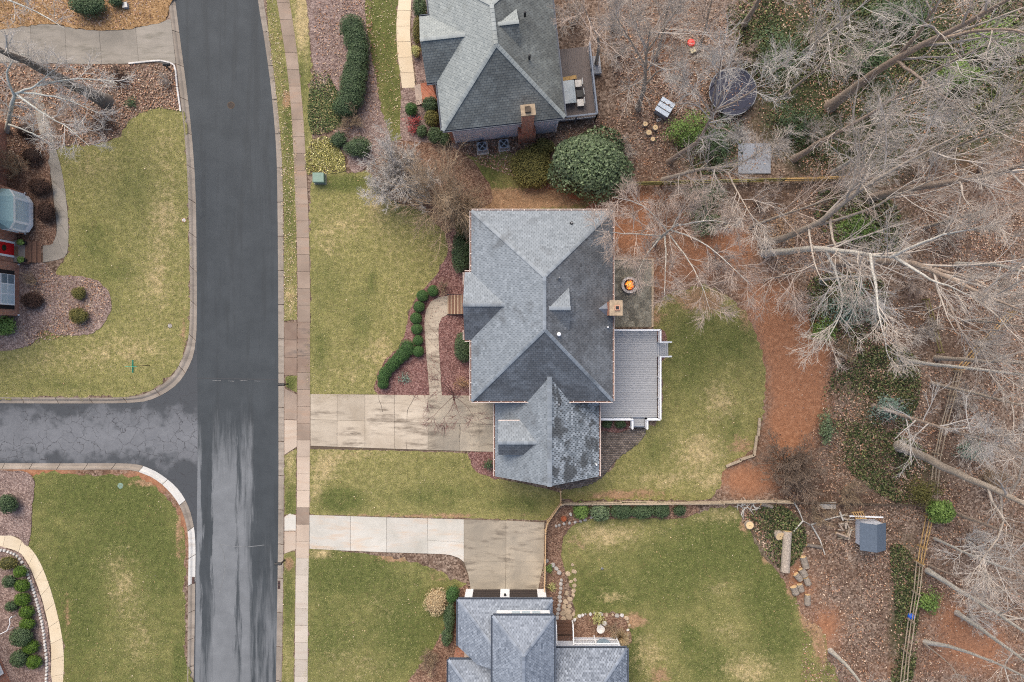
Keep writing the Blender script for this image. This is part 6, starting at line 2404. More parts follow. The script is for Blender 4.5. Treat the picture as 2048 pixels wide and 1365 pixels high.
round_obj('large sawn stump with dark heart beside the south fence end', 1497, 1049, .36, .35, 'tree_stump', cat='stump')
round_obj('thick tan log round tilted beside the top of the long felled trunk', 1555, 1067, .42, .45, 'log_round', tilt=(R(-14), R(18)))
log_obj('long felled trunk lying at the edge of the south lawn', (1575, 1063, .38), (1570, 1144, .38), .38, 'bark', name='felled_trunk', sides=14)
for lab, a_, b_, r in (
        ('grey cut log, topmost of the line of short logs', (1606, 1114, .25), (1612, 1136, .25), .3),
        ('short grey log piece just below the topmost cut log', (1603, 1139, .24), (1610, 1152, .24), .32),
        ('short grey log piece tilted left in the line of cut logs', (1592, 1149, .24), (1601, 1160, .24), .28),
        ('split grey log piece with a gap, right side of the line', (1611, 1156, .22), (1617, 1169, .22), .28),
        ('short grey log piece leaning beside the lowest pair', (1599, 1169, .22), (1603, 1182, .22), .27),
        ('short grey log piece on the left edge of the lowest pair', (1587, 1174, .24), (1592, 1188, .24), .32),
        ('cut log with white frayed end apart from the others', (1615, 1190, .22), (1615, 1210, .22), .26),
        ('dark rotten log lying across the litter below the shed', (1613, 1090, .12), (1645, 1095, .12), .16),
        ('grey log end poking out by the brush pile', (1522, 1008, .15), (1545, 1014, .15), .18)):
    log_obj(lab, a_, b_, r, 'bark_dark' if 'dark' in lab else 'log_bark', group='cut logs by the south lawn')
for lab, px, py, r in (('yellow log round nearest the strapped crate, upper left of four', 1289, 251, .22), ('yellow log round on the right of the four', 1309, 258, .24), ('ringed log round in the middle of the four', 1296, 268, .25), ('small yellow log round lowest of the four', 1304, 281, .2)):
    round_obj(lab, px, py, r, .4, group='log rounds under the north trees')
fw = thing('firewood_pile', 'pile of split firewood stacked against the shed', 'firewood')
rg = random.Random(4)
for i in range(26):
    px, py = rg.uniform(1680, 1700), rg.uniform(1030, 1080)
    z = .1 + (i % 3) * .18
    an = rg.gauss(.1, .35) + (math.pi / 2 if i % 3 == 2 else 0)
    g = W(px, py, z)
    L = rg.uniform(.25, .42)
    d = Vector((math.cos(an) * L, math.sin(an) * L, 0))
    m = MB()
    m.tube([g - d, g + d], rg.uniform(.06, .11), 5)
    m.build('split_log', M[rg.choice(['bark', 'bark_brown', 'timber', 'bark_pale'])], fw)
log_obj('tan split log resting slantwise on the firewood pile', (1672, 1066, .6), (1697, 1075, .6), .1, 'bark_brown')
bp = thing('brush_pile', 'pile of pale splintered roots by the end of the south fence', 'brush pile')
for i in range(16):
    a_ = W(1492 + rg.uniform(-14, 14), 1012 + rg.uniform(-10, 12), rg.uniform(.05, .3))
    an = rg.uniform(0, 6.28)
    m = MB()
    m.tube([a_, a_ + Vector((math.cos(an) * .4, math.sin(an) * .4, rg.uniform(0, .2))), a_ + Vector((math.cos(an + .5) * .8, math.sin(an + .5) * .8, rg.uniform(-.05, .2)))], [.06, .05, .015], 5)
    m.build('root', M['bark_pale'], bp)
m = MB()
g = W(1655, 1012, .2)
sl = thing('stone_slab', 'grey pointed stone slab beside the dark fence above the shed', 'slab', loc=(g.x, g.y, .05))
m.prism([(-.75, 0), (-.5, .3), (.75, .32), (.75, -.3), (-.4, -.28)], 0, .16)
m.build('slab', M['stone'], sl)
m = MB()
m.lathe([(.3 * math.sin(R(a_)), .3 - .3 * math.cos(R(a_))) for a_ in (6, 20, 40, 60, 80, 100, 120, 140, 160, 174)], (0, 0, 0), 18)
g = W(1818, 1230, .0)
b = m.build('ball', M['blue'], None, smooth=True)
b.location = (g.x, g.y, .01)
tag(b, 'blue rubber ball by the split rail fence', 'ball')

# strapped crate
g = W(1325, 222, 0)
t = thing('strapped_crate', 'pale blue-grey crate with dark straps under the bare north trees', 'crate', loc=(g.x, g.y, 0), rz=R(-32))
m = MB()
m.box(-.6, .6, -.62, .62, .1, .95)
m.build('body', M['tarp'], t)
m = MB()
m.box(-.66, .66, -.68, .68, .95, 1.04)
m.build('lid', M['tarp_pale'], t)
for y in (-.25, .25):
    m = MB()
    m.box(-.68, .68, y - .03, y + .03, 1.0, 1.06)
    m.build('strap', M['black'], t)
for lx in (-.5, .5):
    m = MB()
    m.box(lx - .06, lx + .06, -.6, .6, 0, .1)
    m.build('skid', M['timber_dark'], t)
g = W(1317, 241, 0)
t = thing('cinder_block', 'small pale block lying at the foot of the strapped crate', 'block', loc=(g.x, g.y, 0), rz=R(20))
m = MB()
m.box(-.2, .2, -.1, .1, 0, .2)
m.build('web', M['stone_white'], t)
m = MB()
m.box(-.14, .14, -.06, .06, .2, .203)
m.build('core_hole', M['dark'], t)

# trampoline
g = W(1460, 190, 0)
t = thing('trampoline', 'round dark trampoline under the bare branches', 'trampoline', loc=(g.x, g.y, 0))
m = MB()
m.lathe([(1.75, .8), (1.75, .81)], (0, 0, 0), 32)
m.build('mat', M['navy'], t)
m = MB()
r0 = [(2.1 * math.cos(R(a_)), 2.1 * math.sin(R(a_)), .82) for a_ in range(0, 361, 10)]
m.tube(r0, .05, 6)
m.build('frame', M['metal'], t)
m = MB()
for a_ in range(0, 360, 10):
    c0, s0, c1, s1 = math.cos(R(a_)), math.sin(R(a_)), math.cos(R(a_ + 10)), math.sin(R(a_ + 10))
    m.add([(1.76 * c0, 1.76 * s0, .825), (2.14 * c0, 2.14 * s0, .84), (2.14 * c1, 2.14 * s1, .84), (1.76 * c1, 1.76 * s1, .825)], [(0, 1, 2, 3)])
m.build('pad_ring', M['navy'], t)
for a_ in range(0, 360, 60):
    m = MB()
    m.tube([(2.15 * math.cos(R(a_)), 2.15 * math.sin(R(a_)), 0), (2.15 * math.cos(R(a_)), 2.15 * math.sin(R(a_)), 2.4)], .035, 6)
    m.build('net_pole', M['black'], t)
m = MB()
m.tube([(x, y, 2.35) for x, y, z in r0], .02, 5)
m.build('net_ring', M['black'], t)

g = W(1508, 318, 0)
t = thing('ground_platform', 'square grey platform of two boards lying under bare branches near the mossy fence', 'platform', loc=(g.x, g.y, 0))
for xa, xb in ((-1.45, 0.02), (.03, 1.45)):
    m = MB()
    m.box(xa, xb, -1.35, 1.35, .06 if xa < 0 else .075, .12 if xa < 0 else .135)
    m.build('board', M['tarp'], t)
m = MB()
m.box(-1.3, 1.3, -1.2, 1.2, 0, .06)
m.build('frame', M['timber_dark'], t)

g = W(1381, 97, 0)
t = thing('toy_ride', 'red and cream plastic ride-on toy in the north woods', 'toy', loc=(g.x, g.y, 0), rz=R(-70))
m = MB()
m.lathe([(.05, .75), (.3, .7), (.36, .6), (.34, .56)], (-.25, 0, 0), 14)
m.build('roof', M['toy_red'], t)
m = MB()
m.box(-.3, .55, -.22, .22, .12, .4)
m.build('body', M['cream'], t)
for lx in (-.25, .4):
    for ly in (-.25, .25):
        m = MB()
        m.tube([(lx, ly - .04, .13), (lx, ly + .04, .13)], .13, 10)
        m.build('wheel', M['black'], t)
for ly in (-.2, .2):
    m = MB()
    m.tube([(-.4, ly, .35), (-.35, ly, .62)], .03, 6)
    m.build('roof_strut', M['toy_red'], t)

# birdbath, statue and pot by the south garden
g = W(1199, 1252, 0)
t = thing('birdbath', 'pale stone birdbath in the bed above the white railing', 'birdbath', loc=(g.x, g.y, 0))
m = MB()
m.lathe([(.22, 0), (.22, .06), (.09, .15), (.08, .6), (.16, .68)], (0, 0, 0), 14)
m.build('pedestal', M['stone_white'], t)
m = MB()
m.lathe([(.1, .66), (.34, .76), (.36, .82), (.32, .82), (.1, .74)], (0, 0, 0), 20)
m.build('basin', M['stone_white'], t)
g = W(1209, 1247, 0)
t = thing('garden_stone', 'round white stone leaning beside the birdbath', 'stone', loc=(g.x, g.y, 0))
m = MB()
m.lathe([(.2, 0), (.24, .08), (.15, .2), (.04, .24)], (0, 0, 0), 10)
m.build('stone', M['stone_white'], t)
g = W(1127, 1036, 0)
t = thing('clay_pot', 'round terracotta pot in the dark bed beside the picket fence', 'pot', loc=(g.x, g.y, 0))
m = MB()
m.lathe([(.16, 0), (.24, .3), (.26, .34), (.22, .34), (.2, .2)], (0, 0, 0), 14)
m.build('pot', M['terracotta'], t)
g = W(1141, 1028, 0)
t = thing('garden_statue', 'small white garden statue next to the terracotta pot', 'statue', loc=(g.x, g.y, 0))
m = MB()
m.lathe([(.13, 0), (.13, .06), (.1, .1), (.12, .3), (.07, .42), (.09, .5), (.05, .6), (.02, .62)], (0, 0, 0), 10)
m.build('figure', M['stone_white'], t)
m = MB()
m.lathe([(.18, 0), (.18, .05)], (0, 0, 0), 4)
m.build('base', M['stone'], t)
g = W(1204, 1137, 0)
t = thing('sprinkler_head', 'small grey lawn sprinkler in the middle of the south rear lawn', 'sprinkler', loc=(g.x, g.y, 0))
m = MB()
m.lathe([(.1, 0), (.1, .1), (.05, .14), (.05, .2)], (0, 0, 0), 10)
m.build('base', M['metal'], t)
m = MB()
m.bar((-.15, 0, .22), (.15, .05, .22), .04, .03)
m.build('arm', M['metal'], t)
g = W(0, 0, 0)
t = thing('utility_box', 'small grey metal box in the straw bed at the top left', 'utility box', loc=W(254, 14, 0), rz=R(8))
m = MB()
m.box(-.2, .2, -.22, .22, 0, .35)
m.build('cabinet', M['ac'], t)
m = MB()
m.box(-.22, .22, -.24, .24, .35, .39)
m.build('lid', M['metal'], t)


# ------------------------------------------------------------------ shrubs and evergreen foliage
def leaf_cloud(name, parent, c, rad, n, size, mat, seed=1, core=True, lump=0.18, shell=0.55, ragged=0.02):
    """foliage: n leaf-sized quads through an uneven ellipsoid, optionally round a dark inner mass of the same leaves"""
    g = np.random.default_rng(seed)
    d = g.normal(size=(n, 3))
    d /= np.linalg.norm(d, axis=1)[:, None]
    d[:, 2] = np.where(d[:, 2] < -.35, -d[:, 2], d[:, 2])
    # lumps
    k = 14
    lc = g.normal(size=(k, 3))
    lc /= np.linalg.norm(lc, axis=1)[:, None]
    bump = np.max(d @ lc.T, axis=1)
    bump = np.clip((bump - .6) / .4, 0, 1)
    rr = (1 - lump) + lump * 1.6 * bump ** 1.5
    depth = g.random(n) ** 2 * shell
    r = rr * (1 - depth) + np.abs(g.normal(0, ragged, n)) * (1 if ragged > .1 else 0) + g.normal(0, .02, n)
    if ragged > .1:
        r = r * (1 + .45 * np.sin(np.arctan2(d[:, 1], d[:, 0]) * 3 + seed) * .5 + .3 * np.sin(np.arctan2(d[:, 1], d[:, 0]) * 7 + seed * 2) * .5)
    rad = np.array(rad)
    p = d * r[:, None] * rad + np.array(c)
    nrm = d / rad
    nrm /= np.linalg.norm(nrm, axis=1)[:, None]
    nrm = nrm + g.normal(0, .55, (n, 3)) + np.array([0, 0, .35])
    nrm /= np.linalg.norm(nrm, axis=1)[:, None]
    a = np.cross(nrm, g.normal(size=(n, 3)))
    a /= np.linalg.norm(a, axis=1)[:, None] + 1e-9
    b = np.cross(nrm, a)
    s = size * g.uniform(.6, 1.3, n)[:, None]
    V = np.stack([p - a * s, p - b * s * .55, p + a * s, p + b * s * .55], 1).reshape(-1, 3)
    F = np.arange(4 * n).reshape(n, 4)
    tint = np.clip(g.normal(.5, .2, n) + bump * .15, 0, 1)
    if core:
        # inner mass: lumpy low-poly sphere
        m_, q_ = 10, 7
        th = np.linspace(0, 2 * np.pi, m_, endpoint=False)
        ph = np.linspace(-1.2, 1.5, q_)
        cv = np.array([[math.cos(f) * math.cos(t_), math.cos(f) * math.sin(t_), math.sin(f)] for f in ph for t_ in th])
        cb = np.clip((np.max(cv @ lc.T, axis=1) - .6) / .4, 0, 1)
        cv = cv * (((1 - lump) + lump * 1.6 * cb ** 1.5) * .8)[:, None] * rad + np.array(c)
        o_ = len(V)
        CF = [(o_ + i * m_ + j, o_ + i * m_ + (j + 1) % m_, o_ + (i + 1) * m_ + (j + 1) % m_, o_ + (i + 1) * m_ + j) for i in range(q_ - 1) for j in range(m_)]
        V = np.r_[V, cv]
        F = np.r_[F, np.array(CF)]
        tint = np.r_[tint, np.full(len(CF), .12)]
    me = mesh_np(name, V, F, M[mat], face_attr={'tint': tint})
    return obj(name, me, None, parent)


def stem_part(parent, r, h, mat='bark_dark', n=4, seed=0, spread=.5):
    rg_ = random.Random(seed)
    m = MB()
    for i in range(n):
        an = 6.28 * i / n + rg_.uniform(-.3, .3)
        m.tube([(0, 0, -.02), (math.cos(an) * spread * .3, math.sin(an) * spread * .3, h * .5), (math.cos(an) * spread, math.sin(an) * spread, h)], [r, r * .7, r * .3], 5)
    return m.build('stem', M[mat], parent)


def shrub(name, label, px, py, rx, ry=None, h=None, mat='box_leaf', n=1500, size=.05, seed=1, group=None, cat='shrub', rz=0, lump=.15, shell=.4, ragged=.02):
    """rx, ry in photo pixels, h in metres (height of the top)"""
    ry = ry or rx
    zz = (h or rx * S * 1.6) * .6
    f = (H - zz) / H
    h = h or rx * S * 1.6
    g = W(px, py, zz)
    t = thing(name, label, cat, group, loc=(g.x, g.y, 0), rz=rz)
    leaf_cloud('foliage', t, (0, 0, h * .5), (rx * S * f, ry * S * f, h * .5), n, size, mat, seed=seed, lump=lump, shell=shell, ragged=ragged, core=ragged < .1)
    stem_part(t, .04, h * .6, seed=seed, spread=rx * S * .4)
    return t


def copy_thing(src, loc, label, rz=0.0, sc=1.0):
    c = src.copy()
    link(c)
    c.location = loc
    c.rotation_euler = (0, 0, rz)
    c.scale = (sc, sc, sc)
    c['label'] = label
    for ch in src.children:
        d = ch.copy()
        link(d)
        d.parent = c
        for g_ in ch.children:
            e_ = g_.copy()
            link(e_)
            e_.parent = d
    return c


west_house()
southwest_house()

# clipped boxwood balls along the front walk
BX = [(866, 582, 11.5, 'nearest the front steps'), (845, 592, 12, 'second from the front steps'), (838, 614, 11.5, 'third from the front steps'), (832, 637, 12, 'middle one of seven, fourth from the front steps'), (833.5, 658.5, 11.5, 'fifth from the front steps'), (836, 681, 10.5, 'sixth from the front steps'), (836.5, 703, 11.5, 'last of seven, beside the clipped hedge end')]
b0 = None
for i, (px, py, r, w_) in enumerate(BX):
    lab = 'round clipped boxwood ball ' + w_
    if b0 is None:
        b0 = shrub('boxwood_ball', lab, px, py, 11.5, h=.85, mat='box_leaf', n=2600, size=.035, seed=5, group='boxwood balls along the front walk', lump=.03, shell=.15)
    else:
        g = W(px, py, .5)
        copy_thing(b0, (g.x, g.y, 0), lab, rz=i * 1.3, sc=r / 11.5)
# clipped serpentine hedge of merged mounds
hd = thing('clipped_hedge', 'winding clipped hedge of merged mounds at the front bed edge', 'hedge')
for i, (px, py, r) in enumerate(((814, 696, 17), (806, 708, 15), (797, 717, 13), (788, 726, 13), (780, 735, 12), (771, 746, 13), (766, 757, 12), (766, 768, 11))):
    g = W(px, py, .5)
    leaf_cloud('foliage', hd, (g.x, g.y, .42), (r * S, r * S, .5), 1500, .04, 'box_leaf', seed=40 + i, lump=.04, shell=.15)

hd = thing('tall_hedge', 'long dark winding hedge in the north bed', 'hedge')
for i, (px, py, rx, ry, h) in enumerate(((704, 56, 27, 27, 2.0), (712, 78, 26, 26, 2.0), (717, 98, 22, 24, 1.9), (715, 118, 23, 24, 1.9), (711, 138, 26, 26, 2.0), (707, 158, 28, 26, 2.0), (704, 178, 28, 26, 2.0), (699, 197, 27, 24, 1.9), (690, 213, 27, 20, 1.7))):
    g = W(px, py, h * .6)
    leaf_cloud('foliage', hd, (g.x, g.y, h * .5), (rx * S * .97, ry * S, h * .5), 2600, .06, 'hedge_leaf', seed=70 + i, lump=.08, shell=.25)

SHR = [
    # name, label, px, py, rx, ry, h, mat, n, size, lump
    ('evergreen_shrub', 'dark square-cut hedge against the main house left of the roof', 921, 505, 20, 42, 1.5, 'hedge_leaf', 4200, .06, .1),
    ('evergreen_shrub', 'rounded olive shrub at the roof corner above the dark hedge', 929, 453, 19, 20, 1.4, 'olive_leaf', 1600, .05, .1),
    ('evergreen_shrub', 'dark hedge block beside the house south of the front steps', 926, 695, 17, 32, 1.3, 'hedge_leaf', 3000, .06, .1),
    ('bare_bush', 'twiggy brown bush in the front bed below the dark hedge', 925, 768, 16, 12, .8, 'dead_leaf', 500, .05, .3),
    ('grey_perennial', 'small silvery perennial in the front bed', 810, 757, 12, 9, .3, 'blue_leaf', 260, .05, .3),
    ('dwarf_plant', 'small dark plant in the garage bed', 977, 930, 8, 9, .6, 'hedge_leaf', 420, .06, .3),
    ('deck_shrub', 'left green shrub in the bed below the deck railing', 1214, 848, 11, 9, .9, 'hedge_leaf', 600, .06, .2),
    ('deck_shrub', 'right green shrub in the bed below the deck railing', 1241, 848, 12, 9, .9, 'hedge_leaf', 600, .06, .2),
    ('holly_bush', 'huge dark green rounded evergreen between the two north houses', 1182, 322, 82, 74, 4.2, 'holly_leaf', 15000, .14, .24),
    ('olive_bush', 'wide olive-brown bush left of the huge evergreen', 1064, 334, 44, 44, 1.9, 'olive_leaf', 5000, .08, .12),
    ('olive_bush', 'small olive bush tucked above the wide olive-brown bush', 1088, 294, 24, 17, 1.4, 'olive_leaf', 1600, .07, .15),
    ('spreading_juniper', 'left dark shrub under the thin bare bush', 676, 278, 18, 17, 1.0, 'hedge_leaf', 1500, .06, .2),
    ('spreading_juniper', 'larger dark shrub touching the pale bare tree', 716, 294, 30, 20, 1.2, 'hedge_leaf', 2600, .06, .2),
    ('round_shrub', 'bright round shrub standing alone by the cream walk end', 822, 218, 13, 14, 1.1, 'box_leaf', 1500, .05, .08),
    ('round_shrub', 'leaf-littered shrub against the north house wall, upper one', 860, 209, 16, 16, 1.3, 'hedge_leaf', 1600, .06, .12),
    ('round_shrub', 'leaf-littered shrub against the north house wall, middle one', 864, 236, 16, 17, 1.2, 'olive_leaf', 1600, .06, .15),
    ('round_shrub', 'dark shrub at the corner of the north house', 872, 270, 17, 16, 1.2, 'hedge_leaf', 1700, .06, .12),
    ('round_shrub', 'small dark shrub touching the brick corner of the north house', 889, 278, 12, 14, 1.1, 'hedge_leaf', 1000, .06, .12),
    ('round_shrub', 'small dark shrub beside the red bush', 843, 262, 12, 12, .9, 'hedge_leaf', 900, .06, .15),
    ('red_bush', 'upper red leaved bush near the north house', 828, 242, 15, 8, .9, 'red_leaf', 420, .06, .35),
    ('red_bush', 'lower red leaved bush near the north house', 828, 260, 12, 9, .8, 'red_leaf', 320, .06, .35),
    ('front_shrub', 'leafy shrub at the top by the north house front', 840, 14, 15, 22, 1.3, 'hedge_leaf', 1500, .06, .15),
    ('front_shrub', 'narrow leafy shrub beside the brick stoop of the north house', 834, 62, 10, 30, 1.2, 'olive_leaf', 1300, .06, .2),
    ('front_shrub', 'yellowing shrub between the cream walk and the stoop', 832, 104, 10, 14, 1.0, 'yellow_leaf', 700, .06, .25),
    ('burgundy_shrub', 'dark burgundy rounded shrub, upper one beside the northwest walk', 78, 374, 22, 18, 1.2, 'burg_leaf', 2600, .05, .1),
    ('burgundy_shrub', 'dark burgundy rounded shrub, lower one by the walk bend', 91, 425, 19, 22, 1.2, 'burg_leaf', 2600, .05, .1),
    ('burgundy_shrub', 'dark burgundy rounded shrub below the shuttered window', 63, 601, 22, 17, 1.1, 'burg_leaf', 2400, .05, .1),
    ('burgundy_shrub', 'dark bare-looking shrub under the tree nearest the walk', 50, 262, 20, 16, 1.0, 'burg_leaf', 1200, .05, .2),
    ('burgundy_shrub', 'dark bare-looking shrub under the northwest tree, second one', 62, 312, 22, 20, 1.0, 'burg_leaf', 1500, .05, .2),
    ('burgundy_shrub', 'dark spiky shrub in the leaf bed at the lawn edge', 200, 246, 26, 15, 1.0, 'burg_leaf', 1500, .05, .3),
    ('burgundy_shrub', 'dark shrub in the leaf bed just below the northwest driveway', 236, 152, 20, 14, .9, 'burg_leaf', 1100, .05, .3),
    ('island_shrub', 'grey-green upper shrub in the round island bed', 157, 587, 15, 13, .8, 'olive_leaf', 1300, .05, .15),
    ('island_shrub', 'olive lower shrub in the round island bed', 156, 631, 19, 17, 1.0, 'olive_leaf', 2000, .05, .12),
    ('island_shrub', 'bright green leafy bush at the left edge below the window', 8, 652, 20, 20, 1.2, 'lime_leaf', 1300, .09, .2),
    ('northwest_evergreen', 'dark evergreen mound at the top left above the driveway', 173, 8, 36, 24, 1.6, 'hedge_leaf', 3600, .07, .12),
    ('northwest_evergreen', 'smaller dark evergreen right of the top left mound', 230, 0, 14, 12, 1.0, 'hedge_leaf', 800, .07, .15),
    ('young_plant', 'small green plant in the leaf bed by the white edging', 262, 205, 10, 9, .5, 'hedge_leaf', 300, .06, .3),
    ('round_evergreen', 'dark clipped evergreen at the left edge in the grey mulch', 14, 1008, 18, 20, 1.5, 'hedge_leaf', 2400, .06, .1),
    ('garden_boxwood', 'yellow-green boxwood, first of the row inside the curved walk', 40, 1144, 14, 12, 1.0, 'lime2_leaf', 1500, .045, .06),
    ('garden_boxwood', 'yellow-green boxwood, second of the row inside the curved walk', 43, 1172, 15, 14, 1.0, 'lime2_leaf', 1600, .045, .06),
    ('garden_boxwood', 'yellow-green boxwood, third of the row inside the curved walk', 44, 1200, 16, 14, 1.0, 'lime2_leaf', 1700, .045, .06),
    ('garden_boxwood', 'yellow-green boxwood, fourth of the row inside the curved walk', 52, 1225, 15, 14, 1.0, 'lime2_leaf', 1600, .045, .06),
    ('garden_boxwood', 'yellow-green boxwood, fifth of the row inside the curved walk', 54, 1248, 16, 12, 1.0, 'lime2_leaf', 1500, .045, .06),
    ('garden_boxwood', 'yellow-green boxwood pressed against the large dark bush', 60, 1294, 17, 15, 1.0, 'lime2_leaf', 1700, .045, .06),
    ('garden_boxwood', 'yellow-green boxwood, last one at the bottom of the row', 67, 1325, 16, 14, 1.0, 'lime2_leaf', 1700, .045, .06),
    ('dark_bush', 'large dark round bush beside the white framed window', 41, 1275, 22, 20, 1.5, 'hedge_leaf', 2600, .06, .08),
    ('dark_bush', 'dark bush at the window corner, lower left', 37, 1318, 17, 18, 1.3, 'hedge_leaf', 1800, .06, .08),
    ('dark_bush', 'grey-green bush left of the second yellow-green boxwood', 18, 1164, 14, 13, 1.0, 'hedge_leaf', 1000, .06, .12),
    ('dark_bush', 'small dark bush left of the third yellow-green boxwood', 22, 1213, 12, 11, .9, 'hedge_leaf', 800, .06, .12),
    ('dark_bush', 'sparse grey bush at the top of the walled bed', 14, 1128, 22, 15, 1.0, 'olive_leaf', 700, .06, .25),
    ('fence_bush', 'bright leafy bush left end of the hedge below the south fence', 1161, 1022, 17, 17, 1.1, 'lime_leaf', 1500, .08, .2),
    ('fence_bush', 'dark leafy bush second along the hedge below the south fence', 1201, 1024, 21, 18, 1.3, 'holly_leaf', 1900, .08, .2),
    ('fence_bush', 'third fine-leaved bush along the hedge below the south fence', 1243, 1022, 24, 16, 1.1, 'hedge_leaf', 2200, .06, .15),
    ('fence_bush', 'fourth fine-leaved bush along the hedge below the south fence', 1285, 1022, 24, 16, 1.1, 'hedge_leaf', 2200, .06, .15),
    ('fence_bush', 'fifth fine-leaved bush along the hedge below the south fence', 1322, 1021, 18, 16, 1.0, 'hedge_leaf', 1700, .06, .15),
    ('fence_bush', 'sparse last bush at the right end of the fence hedge', 1360, 1021, 14, 12, .8, 'hedge_leaf', 700, .06, .25),
    ('south_bush', 'round green bush at the corner of the slate-blue house garage', 905, 1190, 14, 18, 1.3, 'box_leaf', 1900, .05, .12),
    ('south_bush', 'long green bush trailing down beside the slate-blue house', 899, 1236, 12, 32, 1.2, 'hedge_leaf', 2200, .06, .15),
    ('south_bush', 'lowest green bush beside the slate-blue house wall', 894, 1275, 12, 18, 1.0, 'hedge_leaf', 1200, .06, .15),
    ('withered_bush', 'tan withered bush beside the round green bush', 872, 1203, 25, 29, 1.2, 'straw_leaf', 2600, .06, .2),
    ('garden_perennial', 'yellow-green perennial behind the birdbath', 1196, 1238, 12, 12, .6, 'yellow_leaf', 380, .07, .3),
    ('garden_perennial', 'small green perennial in the bed by the picket fence, upper one', 1098, 1138, 8, 9, .4, 'lime_leaf', 200, .06, .3),
    ('garden_perennial', 'pale green perennial in the bed by the picket fence, lower one', 1104, 1174, 8, 9, .4, 'yellow_leaf', 200, .06, .3),
    ('woods_evergreen', 'bright round evergreen against the honey coloured rail fence', 1882, 1024, 24, 24, 2.6, 'lime_leaf', 2800, .1, .22),
    ('woods_evergreen', 'yellow-green sprawling evergreen above the bright round one', 1845, 985, 28, 22, 1.6, 'olive_leaf', 1700, .08, .35),
    ('woods_evergreen', 'narrow dark evergreen sapling at the edge of the clay path', 1652, 858, 13, 26, 1.8, 'holly_leaf', 1100, .09, .3),
    ('woods_evergreen', 'bluish evergreen under the leaning pale tree', 1782, 820, 32, 24, 1.8, 'blue_leaf', 1600, .09, .35),
    ('woods_evergreen', 'small dark evergreen beyond the fence right of the leaning tree', 1942, 898, 20, 20, 1.6, 'blue_leaf', 1100, .09, .3),
    ('woods_evergreen', 'green bush under the north tree next to the log rounds', 1376, 262, 36, 30, 1.8, 'lime_leaf', 2600, .08, .3),
    ('woods_evergreen', 'dark bush below the branching north tree', 1432, 285, 30, 38, 2.0, 'hedge_leaf', 2600, .08, .3),
    ('woods_evergreen', 'dark green bush under the twigs below the mossy fence', 1410, 398, 30, 28, 1.8, 'hedge_leaf', 2200, .08, .3),
    ('woods_evergreen', 'dark green bush lower right of the mossy fence bush', 1412, 445, 34, 22, 1.6, 'holly_leaf', 2000, .08, .3),
    ('woods_evergreen', 'bright green bush high in the right woods', 1915, 150, 34, 26, 2.5, 'lime_leaf', 2600, .1, .3),
    ('woods_evergreen', 'second bright bush near the top right branches', 1985, 80, 40, 30, 2.5, 'lime_leaf', 2200, .1, .35),
    ('woods_evergreen', 'dark undergrowth bush left of the thick leaning trunk', 1735, 118, 44, 34, 2.2, 'hedge_leaf', 2600, .1, .35),
    ('woods_evergreen', 'dark undergrowth bush at the top edge of the woods', 1800, 28, 60, 36, 2.4, 'hedge_leaf', 3200, .1, .35),
    ('woods_evergreen', 'dark bush in the woods right of the grey platform', 1590, 250, 40, 34, 2.0, 'hedge_leaf', 1800, .09, .35),
    ('woods_evergreen', 'dark ivy-clad bush beside the trampoline', 1560, 110, 44, 50, 2.2, 'hedge_leaf', 2600, .09, .35),
    ('woods_evergreen', 'green bush between the two pale forked trunks', 1712, 452, 40, 30, 2.0, 'lime_leaf', 1800, .09, .35),
    ('woods_evergreen', 'soft grey-green bush under the drooping branches', 1700, 610, 44, 40, 2.0, 'blue_leaf', 2400, .08, .3),
    ('woods_evergreen', 'bright low bush left of the drooping branches', 1648, 660, 24, 20, 1.2, 'lime_leaf', 1100, .08, .35),
    ('woods_evergreen', 'small bright bush beside the fence under the watermark area trees', 1858, 1205, 20, 22, 1.2, 'lime_leaf', 1000, .09, .3),
    ('brown_bush', 'brown leafless bush left of the drooping branches', 1560, 470, 44, 40, 1.6, 'dead_leaf', 900, .07, .35),
]
SHR = [(a[0], a[1].replace('under the watermark area trees', 'below the thin double trunks'), *a[2:]) for a in SHR]
M['lime2_leaf'] = tinted('spring_boxwood_leaf', lin(34, 54, 20), lin(98, 128, 44), 0.6)
for i, (nm, lab, px, py, rx, ry, h, mt, n, sz, lump) in enumerate(SHR):
    shrub(nm, lab, px, py, rx, ry, h, mt, n, sz, seed=100 + i, lump=lump, shell=.35 if lump < .2 else .75, ragged=.22 if lump > .29 else (.06 if lump > .15 else .02))

# ornamental grass clump beside the south deck
g = W(1240, 1275, 0)
t = thing('ornamental_grass', 'dry straw-coloured grass clump beside the south deck', 'grass clump', loc=(g.x, g.y, 0))
rg = np.random.default_rng(3)
n = 900
an = rg.uniform(0, 6.28, n)
L = rg.uniform(.6, 1.25, n)
el = rg.uniform(.15, 1.3, n)
d = np.stack([np.cos(an) * np.cos(el), np.sin(an) * np.cos(el), np.sin(el)], 1)
s_ = np.stack([-np.sin(an), np.cos(an), an * 0], 1) * .026
tip = d * L[:, None]
V = np.stack([-s_ + d * .05, s_ + d * .05, tip - np.array([0, 0, .1])], 1).reshape(-1, 3)
obj('blades', mesh_np('blades', V, np.arange(3 * n).reshape(n, 3), M['straw_leaf'], face_attr={'tint': rg.random(n)}), None, t)


# ------------------------------------------------------------------ bare trees
def unit(a):
    return a / (np.linalg.norm(a, axis=-1, keepdims=True) + 1e-9)


def resample(P, Rr, K):
    P = np.asarray(P, float)
    d = np.r_[0, np.cumsum(np.linalg.norm(np.diff(P, axis=0), axis=1))]
    t = np.linspace(0, d[-1], K)
    Q = np.stack([np.interp(t, d, P[:, i]) for i in range(3)], 1)
    # soften corners
    for _ in range(2):
        Q[1:-1] = Q[1:-1] * .5 + (Q[:-2] + Q[2:]) * .25
    return Q, np.interp(t, d, Rr)


